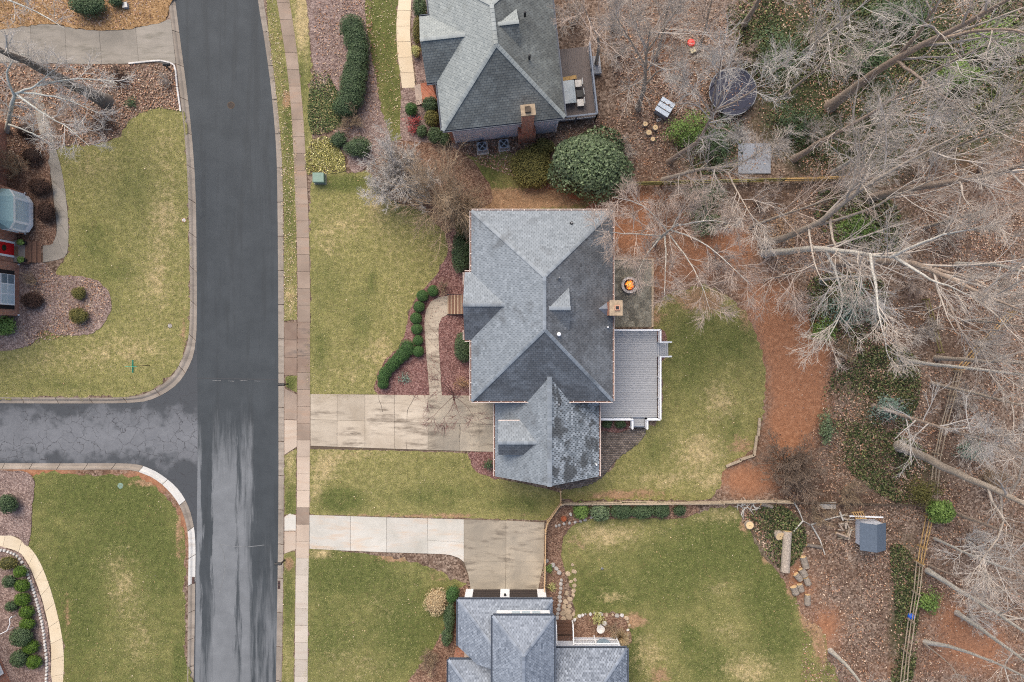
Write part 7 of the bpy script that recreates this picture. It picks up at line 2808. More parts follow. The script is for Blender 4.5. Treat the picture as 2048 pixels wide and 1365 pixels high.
def grow(g, P, Rr, n, t0, t1, lr, ang, up, K, wob, r0max, rtip, taper=.6, minlen=.25):
    """children of the branches P (N,K,3): n each, starting between t0 and t1 of the parent"""
    N, KP, _ = P.shape
    idx = np.repeat(np.arange(N), n)
    M_ = len(idx)
    t = t0 + (t1 - t0) * ((np.tile(np.arange(n), N) + g.random(M_)) / n)
    fpos = np.clip(t * (KP - 1), 0, KP - 1.001)
    i = fpos.astype(int)
    fr = (fpos - i)[:, None]
    p = P[idx, i] * (1 - fr) + P[idx, i + 1] * fr
    d = unit(P[idx, i + 1] - P[idx, i])
    r = Rr[idx, i] * (1 - fr[:, 0]) + Rr[idx, i + 1] * fr[:, 0]
    plen = np.linalg.norm(np.diff(P, axis=1), axis=2).sum(1)[idx]
    perp = g.normal(size=(M_, 3))
    perp -= d * (perp * d).sum(1)[:, None]
    perp = unit(perp)
    a = np.radians(g.uniform(ang[0], ang[1], M_))[:, None]
    dr = unit(d * np.cos(a) + perp * np.sin(a) + np.array([0, 0, up]))
    L = np.maximum(plen * g.uniform(lr[0], lr[1], M_) * (1 - .55 * t), minlen)
    step = (L / (K - 1))[:, None]
    Q = np.zeros((M_, K, 3))
    Q[:, 0] = p
    for k in range(1, K):
        dr = unit(dr + g.normal(0, wob, (M_, 3)) + np.array([0, 0, up * .25]))
        Q[:, k] = Q[:, k - 1] + dr * step
    rs = np.minimum(r * taper, r0max)
    tt = np.linspace(0, 1, K)[None]
    Rq = rs[:, None] * (1 - tt) + rtip * tt
    return Q, Rq


def tubes(P, Rr, m):
    N, K, _ = P.shape
    T = np.zeros_like(P)
    T[:, 1:-1] = P[:, 2:] - P[:, :-2]
    T[:, 0] = P[:, 1] - P[:, 0]
    T[:, -1] = P[:, -1] - P[:, -2]
    T = unit(T)
    ref = np.where(np.abs(T[:, :1, 2:3]) < .9, np.array([0, 0, 1.0]), np.array([1.0, 0, 0]))
    ref = np.broadcast_to(ref, T.shape)
    U = unit(np.cross(T, ref))
    Vv = np.cross(T, U)
    an = np.arange(m) * 2 * np.pi / m
    ring = P[:, :, None] + Rr[:, :, None, None] * (np.cos(an)[:, None] * U[:, :, None] + np.sin(an)[:, None] * Vv[:, :, None])
    V = ring.reshape(-1, 3)
    n, k, j = np.meshgrid(np.arange(N), np.arange(K - 1), np.arange(m), indexing='ij')
    a = (n * K + k) * m + j
    b = (n * K + k) * m + (j + 1) % m
    F = np.stack([a, b, b + m, a + m], -1).reshape(-1, 4)
    return V, F


def join(parts):
    Vs, Fs, o = [], [], 0
    for V, F in parts:
        Vs.append(V)
        Fs.append(F + o)
        o += len(V)
    return np.concatenate(Vs), np.concatenate(Fs)


def bare_tree(label, path, r, limbs=(), bark='bark', twig='twig', seed=1, t0=.35, n=(9, 6, 5, 2), spread=(.42, .78), up=.14, name='bare_tree', flare=1.2, tw=1.0, wob=.075, l1=(.3, .52), ang1=(28, 58), rtop=.15, lr=.36):
    """path, limbs: lists of (px, py, z). Trunk and limbs as drawn by the photograph, finer branching grown from them"""
    g = np.random.default_rng(seed)
    base = W(path[0][0], path[0][1], 0)
    t = thing(name, label, 'tree', 'bare trees', loc=(base.x, base.y, 0))
    B = np.array(base)

    def line(pts, ra, rb, K=9):
        q = np.array([W(*p) for p in pts]) - B
        return resample(q, np.linspace(ra, rb, len(q)), K)
    q, rr = line(path, r, r * rtop, 12)
    d0 = (q[1] - q[0]) / np.linalg.norm(q[1] - q[0])
    q[0] = q[0] - d0 * .5 - np.array([0, 0, .25])
    q[1] = q[1] * .45
    rr[0] *= flare * 1.5
    rr[1] *= flare
    main = [(q, rr)]
    for lm in limbs:
        ql, rl = line(lm, r * lr, r * .07, 12)
        main.append((ql, rl))
    P0 = np.array([a for a, b in main])
    R0 = np.array([b for a, b in main])
    P0[:, 2:-1] += g.normal(0, r * .1, P0[:, 2:-1].shape)
    tr = tubes(P0, R0, 8)
    me = mesh_np('trunk', tr[0], tr[1], M[bark], smooth=True)
    obj('trunk', me, None, t)
    A1, r1 = grow(g, P0, R0, n[0], t0, 1.0, l1, ang1, up, 8, wob, r * .3, .022 * tw)
    A2, r2 = grow(g, A1, r1, n[1], .18, 1.0, spread, (22, 48), up * .8, 7, wob * 1.1, .045, .014 * tw, minlen=.6)
    A3, r3 = grow(g, A2, r2, n[2], .15, 1.0, spread, (20, 45), up * .6, 5, wob * 1.2, .024, .009 * tw, minlen=.5)
    parts = [tubes(A1, r1, 5), tubes(A2, r2, 4), tubes(A3, r3, 3)]
    if n[3]:
        A4, r4 = grow(g, A3, r3, n[3], .15, 1.0, (.45, .85), (18, 40), up * .4, 4, wob * 1.2, .012, .006 * tw, minlen=.4)
        parts.append(tubes(A4, r4, 3))
    V, F = join(parts)
    me = mesh_np('crown', V, F, M[twig])
    obj('crown', me, None, t)
    return t


def bare_bush(label, px, py, rad, h, twig='twig_dark', stems=9, n=(6, 6, 4), seed=1, name='bare_bush', tw=1.0, r=.05, up=.25, el=(35, 75), cat='bush', wob=.14):
    """many-stemmed leafless shrub; rad in photo pixels, h in metres"""
    g = np.random.default_rng(seed)
    zz = h * .6
    b = W(px, py, zz)
    t = thing(name, label, cat, 'leafless shrubs', loc=(b.x, b.y, 0))
    R_ = rad * S * .9
    an = np.arange(stems) * 2 * np.pi / stems + g.uniform(-.4, .4, stems)
    e_ = np.radians(g.uniform(*el, stems))
    K = 7
    L = np.minimum(h / np.sin(e_), R_ / np.maximum(np.cos(e_), .15)) * g.uniform(.6, .9, stems)
    d = np.stack([np.cos(an) * np.cos(e_), np.sin(an) * np.cos(e_), np.sin(e_)], 1)
    P0 = np.zeros((stems, K, 3))
    P0[:, 0] = np.stack([np.cos(an), np.sin(an), an * 0], 1) * .08
    for k in range(1, K):
        d = unit(d + g.normal(0, .08, d.shape) + np.array([0, 0, .03]))
        P0[:, k] = P0[:, k - 1] + d * (L / (K - 1))[:, None]
    R0 = np.linspace(r, r * .3, K)[None].repeat(stems, 0)
    tr = tubes(P0, R0, 5)
    obj('stem', mesh_np('stem', tr[0], tr[1], M[twig]), None, t)
    A1, r1 = grow(g, P0, R0, n[0], .2, 1.0, (.4, .75), (25, 60), up, 6, wob, r * .6, .014 * tw, minlen=.3)
    A2, r2 = grow(g, A1, r1, n[1], .15, 1.0, (.4, .7), (25, 60), up * .6, 5, wob * 1.2, .022, .009 * tw, minlen=.25)
    parts = [tubes(A1, r1, 4), tubes(A2, r2, 3)]
    if n[2]:
        A3, r3 = grow(g, A2, r2, n[2], .2, 1.0, (.4, .7), (25, 60), up * .4, 4, wob * 1.2, .014, .006 * tw, minlen=.18)
        parts.append(tubes(A3, r3, 3))
    V, F = join(parts)
    obj('twigs', mesh_np('twigs', V, F, M[twig]), None, t)
    return t


TREES = [
    dict(label='tallest tree with thick brown trunk leaning to the top right corner', path=[(1660, 213, 0), (1725, 165, 5), (1790, 117, 10), (1880, 72, 15), (1990, 20, 20), (2060, -30, 24)], r=.4, bark='bark_brown', t0=.4,
         limbs=[[(1800, 110, 10.5), (1840, 60, 14), (1880, 0, 18), (1900, -50, 21)], [(1850, 85, 13), (1950, 60, 17), (2040, 60, 20), (2100, 80, 22)], [(1790, 117, 10), (1830, 150, 12), (1880, 190, 14), (1950, 230, 15)]], seed=1),
    dict(label='brown trunk rising right of the grey platform in the woods', path=[(1588, 318, 0), (1655, 277, 6), (1735, 232, 11), (1810, 185, 15)], r=.27, bark='bark_brown', seed=2, n=(8, 5, 5, 2)),
    dict(label='forked pale trunk, upper of the pair above the brown bush', path=[(1525, 489, 0), (1600, 463, 7), (1645, 448, 11), (1700, 388, 14), (1800, 330, 18), (1930, 265, 22)], r=.32, bark='bark', seed=3,
         limbs=[[(1640, 450, 10), (1740, 420, 13), (1820, 378, 17), (1980, 320, 21)], [(1660, 440, 11), (1665, 480, 12), (1700, 540, 13), (1720, 600, 14)], [(1700, 388, 14), (1720, 300, 16), (1760, 220, 18)]]),
    dict(label='mossy pale trunk, lower of the pair, limbs spreading toward the right', path=[(1530, 507, 0), (1640, 496, 11), (1715, 506, 16), (1790, 515, 19)], r=.3, bark='bark_pale', seed=4, t0=.5,
         limbs=[[(1780, 515, 19), (1880, 470, 22), (1990, 450, 25)], [(1740, 508, 17), (1750, 570, 18), (1760, 640, 19), (1780, 720, 19)], [(1650, 500, 11), (1680, 560, 12), (1690, 620, 13), (1640, 700, 13)], [(1790, 515, 19), (1860, 560, 21), (1960, 600, 24)]]),
    dict(label='brown trunk lying behind the mossy pale trunk with limbs to the right edge', path=[(1662, 527, 0), (1800, 521, 11), (1870, 538, 15), (1950, 585, 19), (2040, 620, 23)], r=.32, bark='bark_brown', seed=5, t0=.5,
         limbs=[[(1860, 535, 14), (1900, 610, 16), (1930, 680, 17), (1990, 720, 18)], [(1870, 538, 15), (1950, 560, 18), (2048, 610, 21)]]),
    dict(label='long brown trunk above the fork trees reaching the right edge', path=[(1738, 397, 0), (1850, 372, 8), (1950, 358, 13), (2048, 332, 17), (2120, 300, 20)], r=.34, bark='bark_brown', seed=6, t0=.55),
    dict(label='white barked trunk near the right edge below the long brown trunk', path=[(1913, 529, 0), (1990, 529, 5.5), (2060, 545, 10), (2130, 560, 14)], r=.2, bark='bark_pale', twig='twig_pale', seed=7, n=(6, 5, 5, 2)),
    dict(label='thin pale straight trunk crossing the tan woodland fence', path=[(1802, 720, 0), (1920, 736, 8), (2048, 749, 14), (2140, 760, 18)], r=.17, bark='bark_pale', seed=8, t0=.5, n=(8, 5, 5, 2)),
    dict(label='grey trunk just above the thin pale straight trunk', path=[(1872, 716, 0), (1960, 722, 6), (2060, 727, 11), (2140, 730, 15)], r=.2, bark='bark', seed=9, t0=.45, n=(8, 5, 5, 2)),
    dict(label='thin tan trunk crossing the grey-tan fence', path=[(1864, 767, 0), (1960, 789, 6.5), (2060, 816, 12), (2140, 835, 16)], r=.16, bark='bark', seed=10, t0=.45, n=(8, 5, 5, 2)),
    dict(label='pale leaning tree bending over the grey-tan fence', path=[(1747, 812, 0), (1800, 830, 3.5), (1880, 855, 8), (1945, 873, 11), (2015, 872, 14)], r=.2, bark='bark_brown', twig='twig_pale', seed=11, t0=.25, n=(13, 6, 5, 2), up=.02, ang1=(45, 80), l1=(.2, .38),
         limbs=[[(1900, 862, 9), (1960, 880, 11), (2010, 890, 12.5)]]),
    dict(label='thickest tan trunk crossing the fence above the bright round evergreen', path=[(1798, 892, 0), (1880, 930, 7), (1960, 968, 12), (2048, 1008, 16), (2150, 1050, 20)], r=.42, bark='bark', seed=12, t0=.6, lr=.22,
         limbs=[[(2000, 985, 13), (2010, 1060, 14), (1960, 1120, 14), (1950, 1180, 14)], [(2020, 990, 14), (2048, 930, 16), (2060, 860, 17)]]),
    dict(label='slim brown trunk right of the bright round evergreen', path=[(1903, 1023, 0), (1980, 1053, 5.5), (2070, 1088, 10.5), (2130, 1110, 14)], r=.17, bark='bark_brown', seed=13, n=(7, 5, 5, 2)),
    dict(label='pale grey straight trunk below the honey rail fence', path=[(1856, 1142, 0), (1950, 1200, 7), (2048, 1262, 13.5), (2130, 1315, 18)], r=.22, bark='bark_pale', seed=14, t0=.5, n=(8, 5, 5, 2)),
    dict(label='thin brown stem just above the pale grey straight trunk', path=[(1858, 1131, 0), (1950, 1168, 6), (2048, 1192, 10)], r=.09, bark='bark_brown', seed=15, t0=.4, n=(7, 4, 4, 2)),
    dict(label='lichen-pale trunk second from the bottom right corner', path=[(1914, 1226, 0), (1985, 1275, 6), (2060, 1330, 11), (2120, 1370, 15)], r=.2, bark='bark_pale', seed=16, t0=.55, n=(7, 5, 5, 2)),
    dict(label='crooked white-barked trunk in the bottom right clay clearing', path=[(1850, 1285, 0), (1900, 1292, 3), (1960, 1312, 7), (2048, 1352, 12), (2120, 1390, 16)], r=.19, bark='bark_pale', twig='twig_pale', seed=17, t0=.6, n=(6, 5, 4, 2)),
    dict(label='grey trunk rising from the orange soil at the bottom edge', path=[(1661, 1302, 0), (1690, 1326, 3), (1722, 1368, 7), (1780, 1440, 12)], r=.2, bark='bark_pale', seed=18, t0=.6, n=(6, 4, 4, 2)),
    dict(label='slender tan sapling stem in the bottom right clay clearing', path=[(1846, 1286, 0), (1890, 1320, 3.5), (1940, 1372, 8)], r=.07, bark='bark', seed=19, t0=.5, n=(5, 4, 4, 0)),
    dict(label='crooked brown tree above the mossy fence with a spreading pale crown', path=[(1338, 324, 0), (1372, 300, 4), (1402, 282, 7.5), (1412, 258, 9), (1428, 222, 11.5), (1446, 180, 14)], r=.24, bark='bark_brown', twig='twig_pale', seed=20, t0=.5, n=(9, 7, 5, 2),
         limbs=[[(1420, 240, 10), (1428, 190, 13), (1440, 130, 16), (1452, 80, 18)], [(1428, 222, 11), (1480, 200, 13), (1530, 160, 15), (1580, 120, 17)], [(1415, 250, 9.5), (1450, 260, 10), (1480, 270, 11)], [(1425, 230, 11), (1390, 180, 13), (1360, 150, 14)]]),
    dict(label='grey tree beside the strapped crate with upright branching crown', path=[(1276, 217, 0), (1290, 172, 5), (1291, 120, 10), (1300, 60, 15)], r=.24, bark='bark', seed=21, t0=.35, n=(10, 7, 5, 2),
         limbs=[[(1290, 172, 5), (1312, 142, 7.5), (1360, 128, 9.5), (1400, 110, 11)], [(1290, 130, 9), (1260, 80, 12), (1230, 30, 15)], [(1291, 110, 10), (1330, 50, 14), (1370, 0, 17)]]),
    dict(label='twiggy tree spreading over the right edge of the north house roof', path=[(1192, 132, 0), (1200, 85, 5), (1185, 50, 8), (1165, 10, 11)], r=.17, bark='bark', twig='twig_pink', seed=22, t0=.35, n=(11, 7, 5, 2), l1=(.4, .65), ang1=(45, 80)),
    dict(label='spreading twiggy tree right of the main house over the flagstone patio', path=[(1308, 488, 0), (1325, 472, 5), (1340, 460, 7.5), (1358, 446, 9.5)], r=.17, bark='bark_pale', twig='twig_pink', seed=23, t0=.4, n=(10, 7, 5, 2), up=.0, ang1=(40, 80), l1=(.3, .5), lr=.45,
         limbs=[[(1322, 474, 4.5), (1304, 496, 6.5), (1286, 520, 8), (1276, 545, 8.8)], [(1325, 472, 5), (1285, 470, 7), (1230, 465, 8.3), (1190, 462, 9)], [(1330, 468, 5.5), (1332, 515, 7.5), (1330, 560, 8.8), (1328, 600, 9.5)], [(1335, 465, 6), (1370, 510, 8), (1400, 560, 9.3), (1420, 620, 10)], [(1340, 460, 7), (1400, 480, 9), (1450, 520, 10.3), (1500, 570, 11)], [(1335, 463, 6.5), (1300, 420, 8.2), (1260, 400, 9.3), (1225, 395, 10)], [(1345, 455, 7.5), (1370, 410, 9), (1390, 375, 10)], [(1350, 452, 8), (1420, 440, 9.5), (1480, 450, 10.5)]]),
    dict(label='leaning double-limbed tree beside the mossy fence', path=[(1326, 360, 0), (1370, 346, 4), (1415, 335, 7), (1440, 334, 8), (1458, 348, 9)], r=.2, bark='bark', twig='twig', seed=24, t0=.3, n=(10, 7, 5, 2), l1=(.35, .6), up=0,
         limbs=[[(1456, 346, 9), (1500, 315, 10.5), (1560, 280, 12)], [(1456, 346, 9), (1480, 392, 10.5), (1500, 430, 11.5), (1540, 468, 12.5)], [(1400, 340, 6), (1412, 390, 8), (1420, 450, 9.5)]]),
    dict(label='big lichen-covered tree trunk leaning out past the top left edge', path=[(213, 204, 0), (150, 172, 4), (80, 138, 8), (0, 100, 12), (-70, 65, 15)], r=.55, bark='bark_dark', twig='twig_pale', seed=25, t0=.75, n=(4, 5, 5, 2)),
    dict(label='pale lichen tree with long crooked limbs over the northwest leaf bed', path=[(14, 264, 0), (22, 215, 4), (30, 188, 6.5)], r=.2, bark='bark_grey', twig='twig_pale', seed=26, t0=.35, n=(7, 6, 5, 2), up=.03, l1=(.2, .4), flare=1.1, rtop=.7, tw=1.1, lr=.5, wob=.14,
         limbs=[[(30, 188, 6.5), (75, 172, 7.5), (97, 148, 8.5), (130, 122, 9.5)], [(35, 190, 6.5), (60, 210, 7), (100, 235, 7.5), (138, 256, 8), (178, 292, 8.5)], [(75, 172, 7.5), (120, 162, 8), (150, 157, 8.5), (212, 160, 9), (235, 168, 9.5)], [(40, 185, 6.5), (90, 190, 7.5), (140, 200, 8.5), (200, 228, 9)], [(18, 250, 2), (45, 258, 3), (75, 272, 4), (104, 288, 5)], [(28, 190, 6.5), (10, 150, 8), (30, 110, 9.5), (70, 108, 10)]]),
    dict(label='pale branches of a tree reaching in over the top left corner', path=[(-40, -40, 0), (-20, -20, 4), (10, 0, 7), (60, 14, 8), (108, 44, 9), (130, 58, 9.5)], r=.12, bark='bark_grey', twig='twig_pale', seed=27, t0=.5, n=(7, 5, 4, 2), up=.02, l1=(.12, .25)),
    dict(label='brown trunk leaving the top edge left of the trampoline woods', path=[(1488, 50, 0), (1512, 12, 5), (1540, -40, 10), (1560, -80, 13)], r=.25, bark='bark', seed=28, t0=.5, n=(8, 6, 5, 2)),
    dict(label='slim grey tree above the forked pale trunks', path=[(1500, 455, 0), (1560, 432, 5), (1640, 405, 10), (1700, 385, 13)], r=.15, bark='bark', twig='twig_pink', seed=29, t0=.3, n=(10, 6, 5, 2)),
    dict(label='greyish tree in the middle of the right woods above the long brown trunk', path=[(1700, 300, 0), (1765, 262, 5), (1840, 215, 10), (1920, 170, 14)], r=.18, bark='bark', twig='twig_pale', seed=30, t0=.25, n=(12, 6, 5, 2)),
    dict(label='drooping branched tree below the mossy pale trunk', path=[(1640, 560, 0), (1690, 555, 5), (1740, 552, 9), (1790, 548, 12)], r=.14, bark='bark_pale', twig='twig_pale', seed=31, t0=.3, n=(12, 6, 5, 2), up=-.05, ang1=(45, 85), l1=(.35, .6)),
    dict(label='pinkish twiggy tree at the clay path edge right of the rear lawn', path=[(1530, 560, 0), (1550, 556, 4), (1575, 550, 7), (1600, 548, 9)], r=.11, bark='bark', twig='twig_pink', seed=32, t0=.3, n=(11, 7, 5, 2), up=-.02, ang1=(45, 85), l1=(.4, .65)),
    dict(label='bare tree between trampoline and top edge with fine upright twigs', path=[(1395, 105, 0), (1410, 60, 5), (1420, 10, 10), (1430, -20, 12)], r=.15, bark='bark', twig='twig_pink', seed=33, t0=.25, n=(11, 7, 5, 2)),
    dict(label='fine twigged tree right of the trampoline under the tall brown trunk', path=[(1570, 190, 0), (1620, 150, 5), (1665, 110, 9), (1700, 80, 12)], r=.14, bark='bark', twig='twig', seed=34, t0=.2, n=(12, 7, 5, 2)),
    dict(label='reddish twigged tree near the right edge in the middle woods', path=[(1850, 455, 0), (1920, 435, 5), (1990, 415, 9), (2060, 400, 12)], r=.15, bark='bark', twig='twig_pink', seed=35, t0=.25, n=(11, 6, 5, 2)),
    dict(label='greyish low tree at the right edge above the thickest tan trunk', path=[(1905, 862, 0), (1960, 880, 4), (2020, 900, 8), (2080, 915, 11)], r=.12, bark='bark', twig='twig', seed=36, t0=.2, n=(11, 6, 5, 2)),
    dict(label='bare tree right of the honey rail fence with crooked grey limbs', path=[(1870, 1078, 0), (1930, 1105, 5), (1990, 1130, 9), (2050, 1150, 12)], r=.13, bark='bark_pale', twig='twig_pale', seed=37, t0=.25, n=(11, 6, 5, 2), up=0),
    dict(label='bare tree in the woods at the right edge below the tan fence bend', path=[(1930, 640, 0), (1985, 645, 5), (2040, 652, 9), (2090, 660, 12)], r=.13, bark='bark', twig='twig_pink', seed=38, t0=.2, n=(11, 6, 5, 2)),
    dict(label='pale dense tree left of the ride-on toy near the top edge', path=[(1312, 118, 0), (1325, 70, 6), (1335, 20, 11), (1345, -20, 14)], r=.16, bark='bark', twig='twig', seed=39, t0=.2, n=(13, 6, 5, 2)),
    dict(label='twiggy tree above the dark deck at the top edge', path=[(1225, 60, 0), (1235, 10, 6), (1245, -40, 11)], r=.15, bark='bark', twig='twig_pink', seed=40, t0=.15, n=(12, 6, 5, 2), ang1=(35, 75)),
    dict(label='grey tree filling the woods left of the tallest brown trunk', path=[(1600, 110, 0), (1650, 70, 6), (1700, 30, 11), (1740, 0, 14)], r=.15, bark='bark_pale', twig='twig_pale', seed=41, t0=.2, n=(12, 6, 5, 2)),
    dict(label='crooked pale tree under the tallest brown trunk', path=[(1690, 160, 0), (1730, 120, 5), (1760, 80, 9), (1800, 60, 12)], r=.13, bark='bark_pale', twig='twig_pale', seed=42, t0=.25, n=(10, 6, 5, 2), wob=.13),
    dict(label='tangled tree right of the tallest trunk in the evergreen thicket', path=[(1820, 170, 0), (1890, 130, 6), (1960, 95, 11), (2020, 70, 14)], r=.15, bark='bark', twig='twig_pale', seed=43, t0=.2, n=(12, 6, 5, 2), wob=.12),
    dict(label='fan-shaped grey tree between the platform trunk and the long brown trunk', path=[(1665, 345, 0), (1720, 310, 5), (1775, 270, 10), (1830, 230, 14)], r=.17, bark='bark_pale', twig='twig_pale', seed=44, t0=.15, n=(14, 6, 5, 2)),
    dict(label='grey tree at the right edge above the long brown trunk', path=[(1860, 320, 0), (1920, 290, 5), (1985, 260, 10), (2050, 230, 13)], r=.15, bark='bark', twig='twig', seed=45, t0=.2, n=(12, 6, 5, 2)),
    dict(label='low grey tree beside the mossy fence end', path=[(1640, 385, 0), (1680, 368, 4), (1720, 350, 8), (1760, 335, 10)], r=.12, bark='bark', twig='twig', seed=46, t0=.2, n=(11, 6, 5, 2)),
]
for tr_ in TREES:
    bare_tree(**tr_)

bare_tree('brown twiggy tree over the front bed at the main house corner', [(905, 440, 0), (897, 425, 1.2), (885, 405, 3), (872, 385, 5)], .13, bark='bark_dark', twig='twig_brown', seed=50, t0=.25, n=(26, 8, 5, 2), l1=(.75, 1.15), ang1=(35, 85), up=.05, limbs=[[(903, 436, .5), (915, 420, 2), (925, 400, 3.5)], [(900, 430, 1), (920, 440, 2.2), (925, 425, 3)]])
bare_tree('small dark maple with reddish twigs over the driveway by the house', [(906, 786, 0), (907, 792, 1.2), (908, 800, 1.9)], .075, bark='bark_maple', twig='twig_maple', seed=51, t0=.7, n=(3, 5, 3, 0), l1=(.5, .8), ang1=(40, 70), up=.0, flare=1.1, rtop=.7, tw=.8,
          limbs=[[(907, 793, 1.2), (893, 806, 2.2), (870, 828, 2.8), (862, 846, 3)], [(907, 795, 1.3), (905, 815, 2.3), (890, 835, 2.7), (880, 846, 2.9)], [(908, 795, 1.4), (915, 820, 2.4), (922, 840, 2.8)], [(908, 794, 1.3), (930, 808, 2.3), (945, 830, 2.7), (952, 842, 2.8)], [(907, 792, 1.2), (890, 780, 2.1), (870, 790, 2.5), (845, 805, 2.8)], [(906, 788, 1.0), (895, 765, 2), (880, 745, 2.4), (868, 735, 2.7)], [(906, 788, 1.0), (885, 765, 2), (866, 757, 2.5)], [(906, 787, 1.0), (888, 775, 2), (858, 772, 2.5)]])

bare_bush('pale grey leafless crepe myrtle at the corner of the front lawn', 792, 350, 92, 4.4, 'twig_pale', 30, (10, 8, 5), 60, 'crepe_myrtle', 1.5, .06, .2, (28, 82), 'tree')
bare_bush('thin brown leafless bush above the dark shrub in the north bed', 700, 240, 34, 1.8, 'twig_brown', 12, (6, 5, 3), 61)
bare_bush('large dark brown thicket beside the clay path', 1590, 936, 100, 3.2, 'twig_dark', 26, (9, 7, 3), 62, 'brown_thicket', 1.3, .06, .12, (15, 78))
BUSH = [(1640, 258, 40, 3, 'twig', 'twiggy bush behind the brown trunk near the platform'), (1705, 345, 46, 3, 'twig', 'twiggy bush just above the long brown trunk base'), (1765, 215, 50, 3.5, 'twig_pale', 'pale twiggy bush below the tallest tree trunk'),
        (1835, 305, 50, 3.5, 'twig_pink', 'pinkish twiggy bush in the upper right woods'), (1905, 262, 46, 3, 'twig', 'twiggy bush right of the pinkish one in the upper woods'), (1985, 330, 50, 3, 'twig_pink', 'pinkish twiggy bush at the right edge of the upper woods'),
        (1600, 600, 40, 2.2, 'twig_pink', 'low pinkish brush right of the rear lawn edge'), (1760, 610, 46, 2.5, 'twig', 'low brush under the drooping branched tree'), (1830, 560, 50, 2.5, 'twig_pink', 'low brush under the brown trunk limbs'), (1900, 460, 46, 2.5, 'twig', 'low brush beneath the reddish twigged tree'),
        (1975, 690, 46, 2.5, 'twig', 'low brush beyond the tan fence bend'), (1935, 800, 50, 2.5, 'twig', 'low brush beyond the fence below the thin tan trunk'), (1990, 960, 46, 2.5, 'twig_brown', 'low brown brush under the thickest tan trunk'), (1960, 1090, 50, 2.5, 'twig_pale', 'pale low brush right of the honey rail fence'),
        (1700, 985, 56, 2.2, 'twig_brown', 'brown brush above the dark damp fence'), (1640, 1035, 40, 1.8, 'twig_brown', 'brown brush left of the shed firewood'), (1530, 395, 46, 2.4, 'twig_pink', 'pinkish brush right of the mossy fence bushes'), (1245, 295, 34, 2.4, 'twig', 'twiggy bush at the right side of the huge evergreen'),
        (1240, 95, 50, 3, 'twig', 'twiggy bush beside the dark deck trunk'), (1340, 40, 56, 3.5, 'twig_pink', 'pinkish brush at the top edge above the strapped crate'), (1480, 100, 46, 3, 'twig_pink', 'pinkish brush above the trampoline'), (1640, 60, 56, 3.5, 'twig', 'tangled brush at the top edge of the woods'),
        (1960, 1240, 44, 2.2, 'twig_pale', 'pale brush between the bottom right trunks'), (1690, 700, 40, 1.8, 'twig_brown', 'brown brush above the ivy patch'), (1860, 660, 40, 2.2, 'twig', 'grey brush around the old fence rails'), (1440, 520, 40, 2, 'twig_pink', 'low twiggy brush over the clay above the rear lawn'),
        (1150, 30, 50, 3, 'twig', 'twiggy brush behind the north house at the top edge'), (2010, 200, 50, 3, 'twig', 'twiggy brush at the right edge under the tallest tree'), (1330, 400, 44, 2.6, 'twig_pink', 'pinkish brush right of the side yard clay'), (230, 150, 22, 1.2, 'twig_dark', 'small dark leafless bush under the northwest branches'),
        (330, 160, 14, .9, 'twig', 'small grey leafless bush near the northwest mailbox'), (200, 240, 30, 1.6, 'twig_pale', 'pale leafless bush at the lawn edge of the leaf bed'), (20, 330, 40, 2, 'twig_brown', 'brown twiggy bush at the left edge above the bay window'), (60, 560, 26, .8, 'twig_brown', 'low dry stems in the bed below the porch steps'),
        (1225, 1262, 30, 1, 'twig_brown', 'dry brown stems around the birdbath'), (885, 575, 22, .9, 'twig_brown', 'dry brown stems above the front walk bend'), (860, 1320, 34, 1, 'twig_brown', 'dry brown brush in the bed left of the slate-blue house')]
for i, (px, py, rad, h, tw_, lab) in enumerate(BUSH):
    bare_bush(lab, px, py, rad, h, tw_, 9 if rad > 30 else 6, (7, 6, 3) if rad > 30 else (5, 4, 2), 200 + i)

# broken branch on the litter left of the shed
t = thing('fallen_branch', 'pale forked dead branch lying on the litter left of the shed', 'branch')
for pts in ([(1588, 1005, .5), (1598, 1022, .4), (1606, 1042, .3), (1624, 1052, .2)], [(1622, 1050, .2), (1650, 1040, .3), (1690, 1030, .4)], [(1606, 1042, .3), (1590, 1060, .25), (1575, 1080, .2)], [(1624, 1052, .2), (1640, 1080, .15), (1650, 1110, .1)]):
    m = MB()
    m.tube([W(*p) for p in pts], [.07, .06, .045, .02][:len(pts)], 6)
    m.build('limb', M['bark_pale'], t)


# ------------------------------------------------------------------ ground litter, ivy and grass
def scatter(name, X, Y, Z, size, tiltmax, col, mat, label=None, seed=1, aspect=.6, kind='stuff', parent=None):
    g = np.random.default_rng(seed)
    n = len(X)
    an = g.uniform(0, 2 * np.pi, n)
    nx, ny = g.normal(0, tiltmax, n), g.normal(0, tiltmax, n)
    N = unit(np.stack([nx, ny, np.ones(n)], 1))
    A = unit(np.cross(N, np.stack([np.cos(an), np.sin(an), np.zeros(n)], 1)))
    B = np.cross(N, A)
    s = size * g.uniform(.55, 1.3, n)[:, None]
    P = np.stack([X, Y, Z], 1)
    V = np.stack([P - A * s, P - B * s * aspect, P + A * s, P + B * s * aspect], 1).reshape(-1, 3)
    me = mesh_np(name, V, np.arange(4 * n).reshape(n, 4), M[mat], face_attr={'col': np.c_[col, np.ones(n)]})
    o = obj(name, me, None, parent)
    o['kind'] = kind
    return o


def pick(cols, n, g, w=None, jit=.18):
    c = np.array(cols)[g.choice(len(cols), n, p=w)]
    return np.clip(c * g.normal(1, jit, (n, 1)), 0.005, 1)


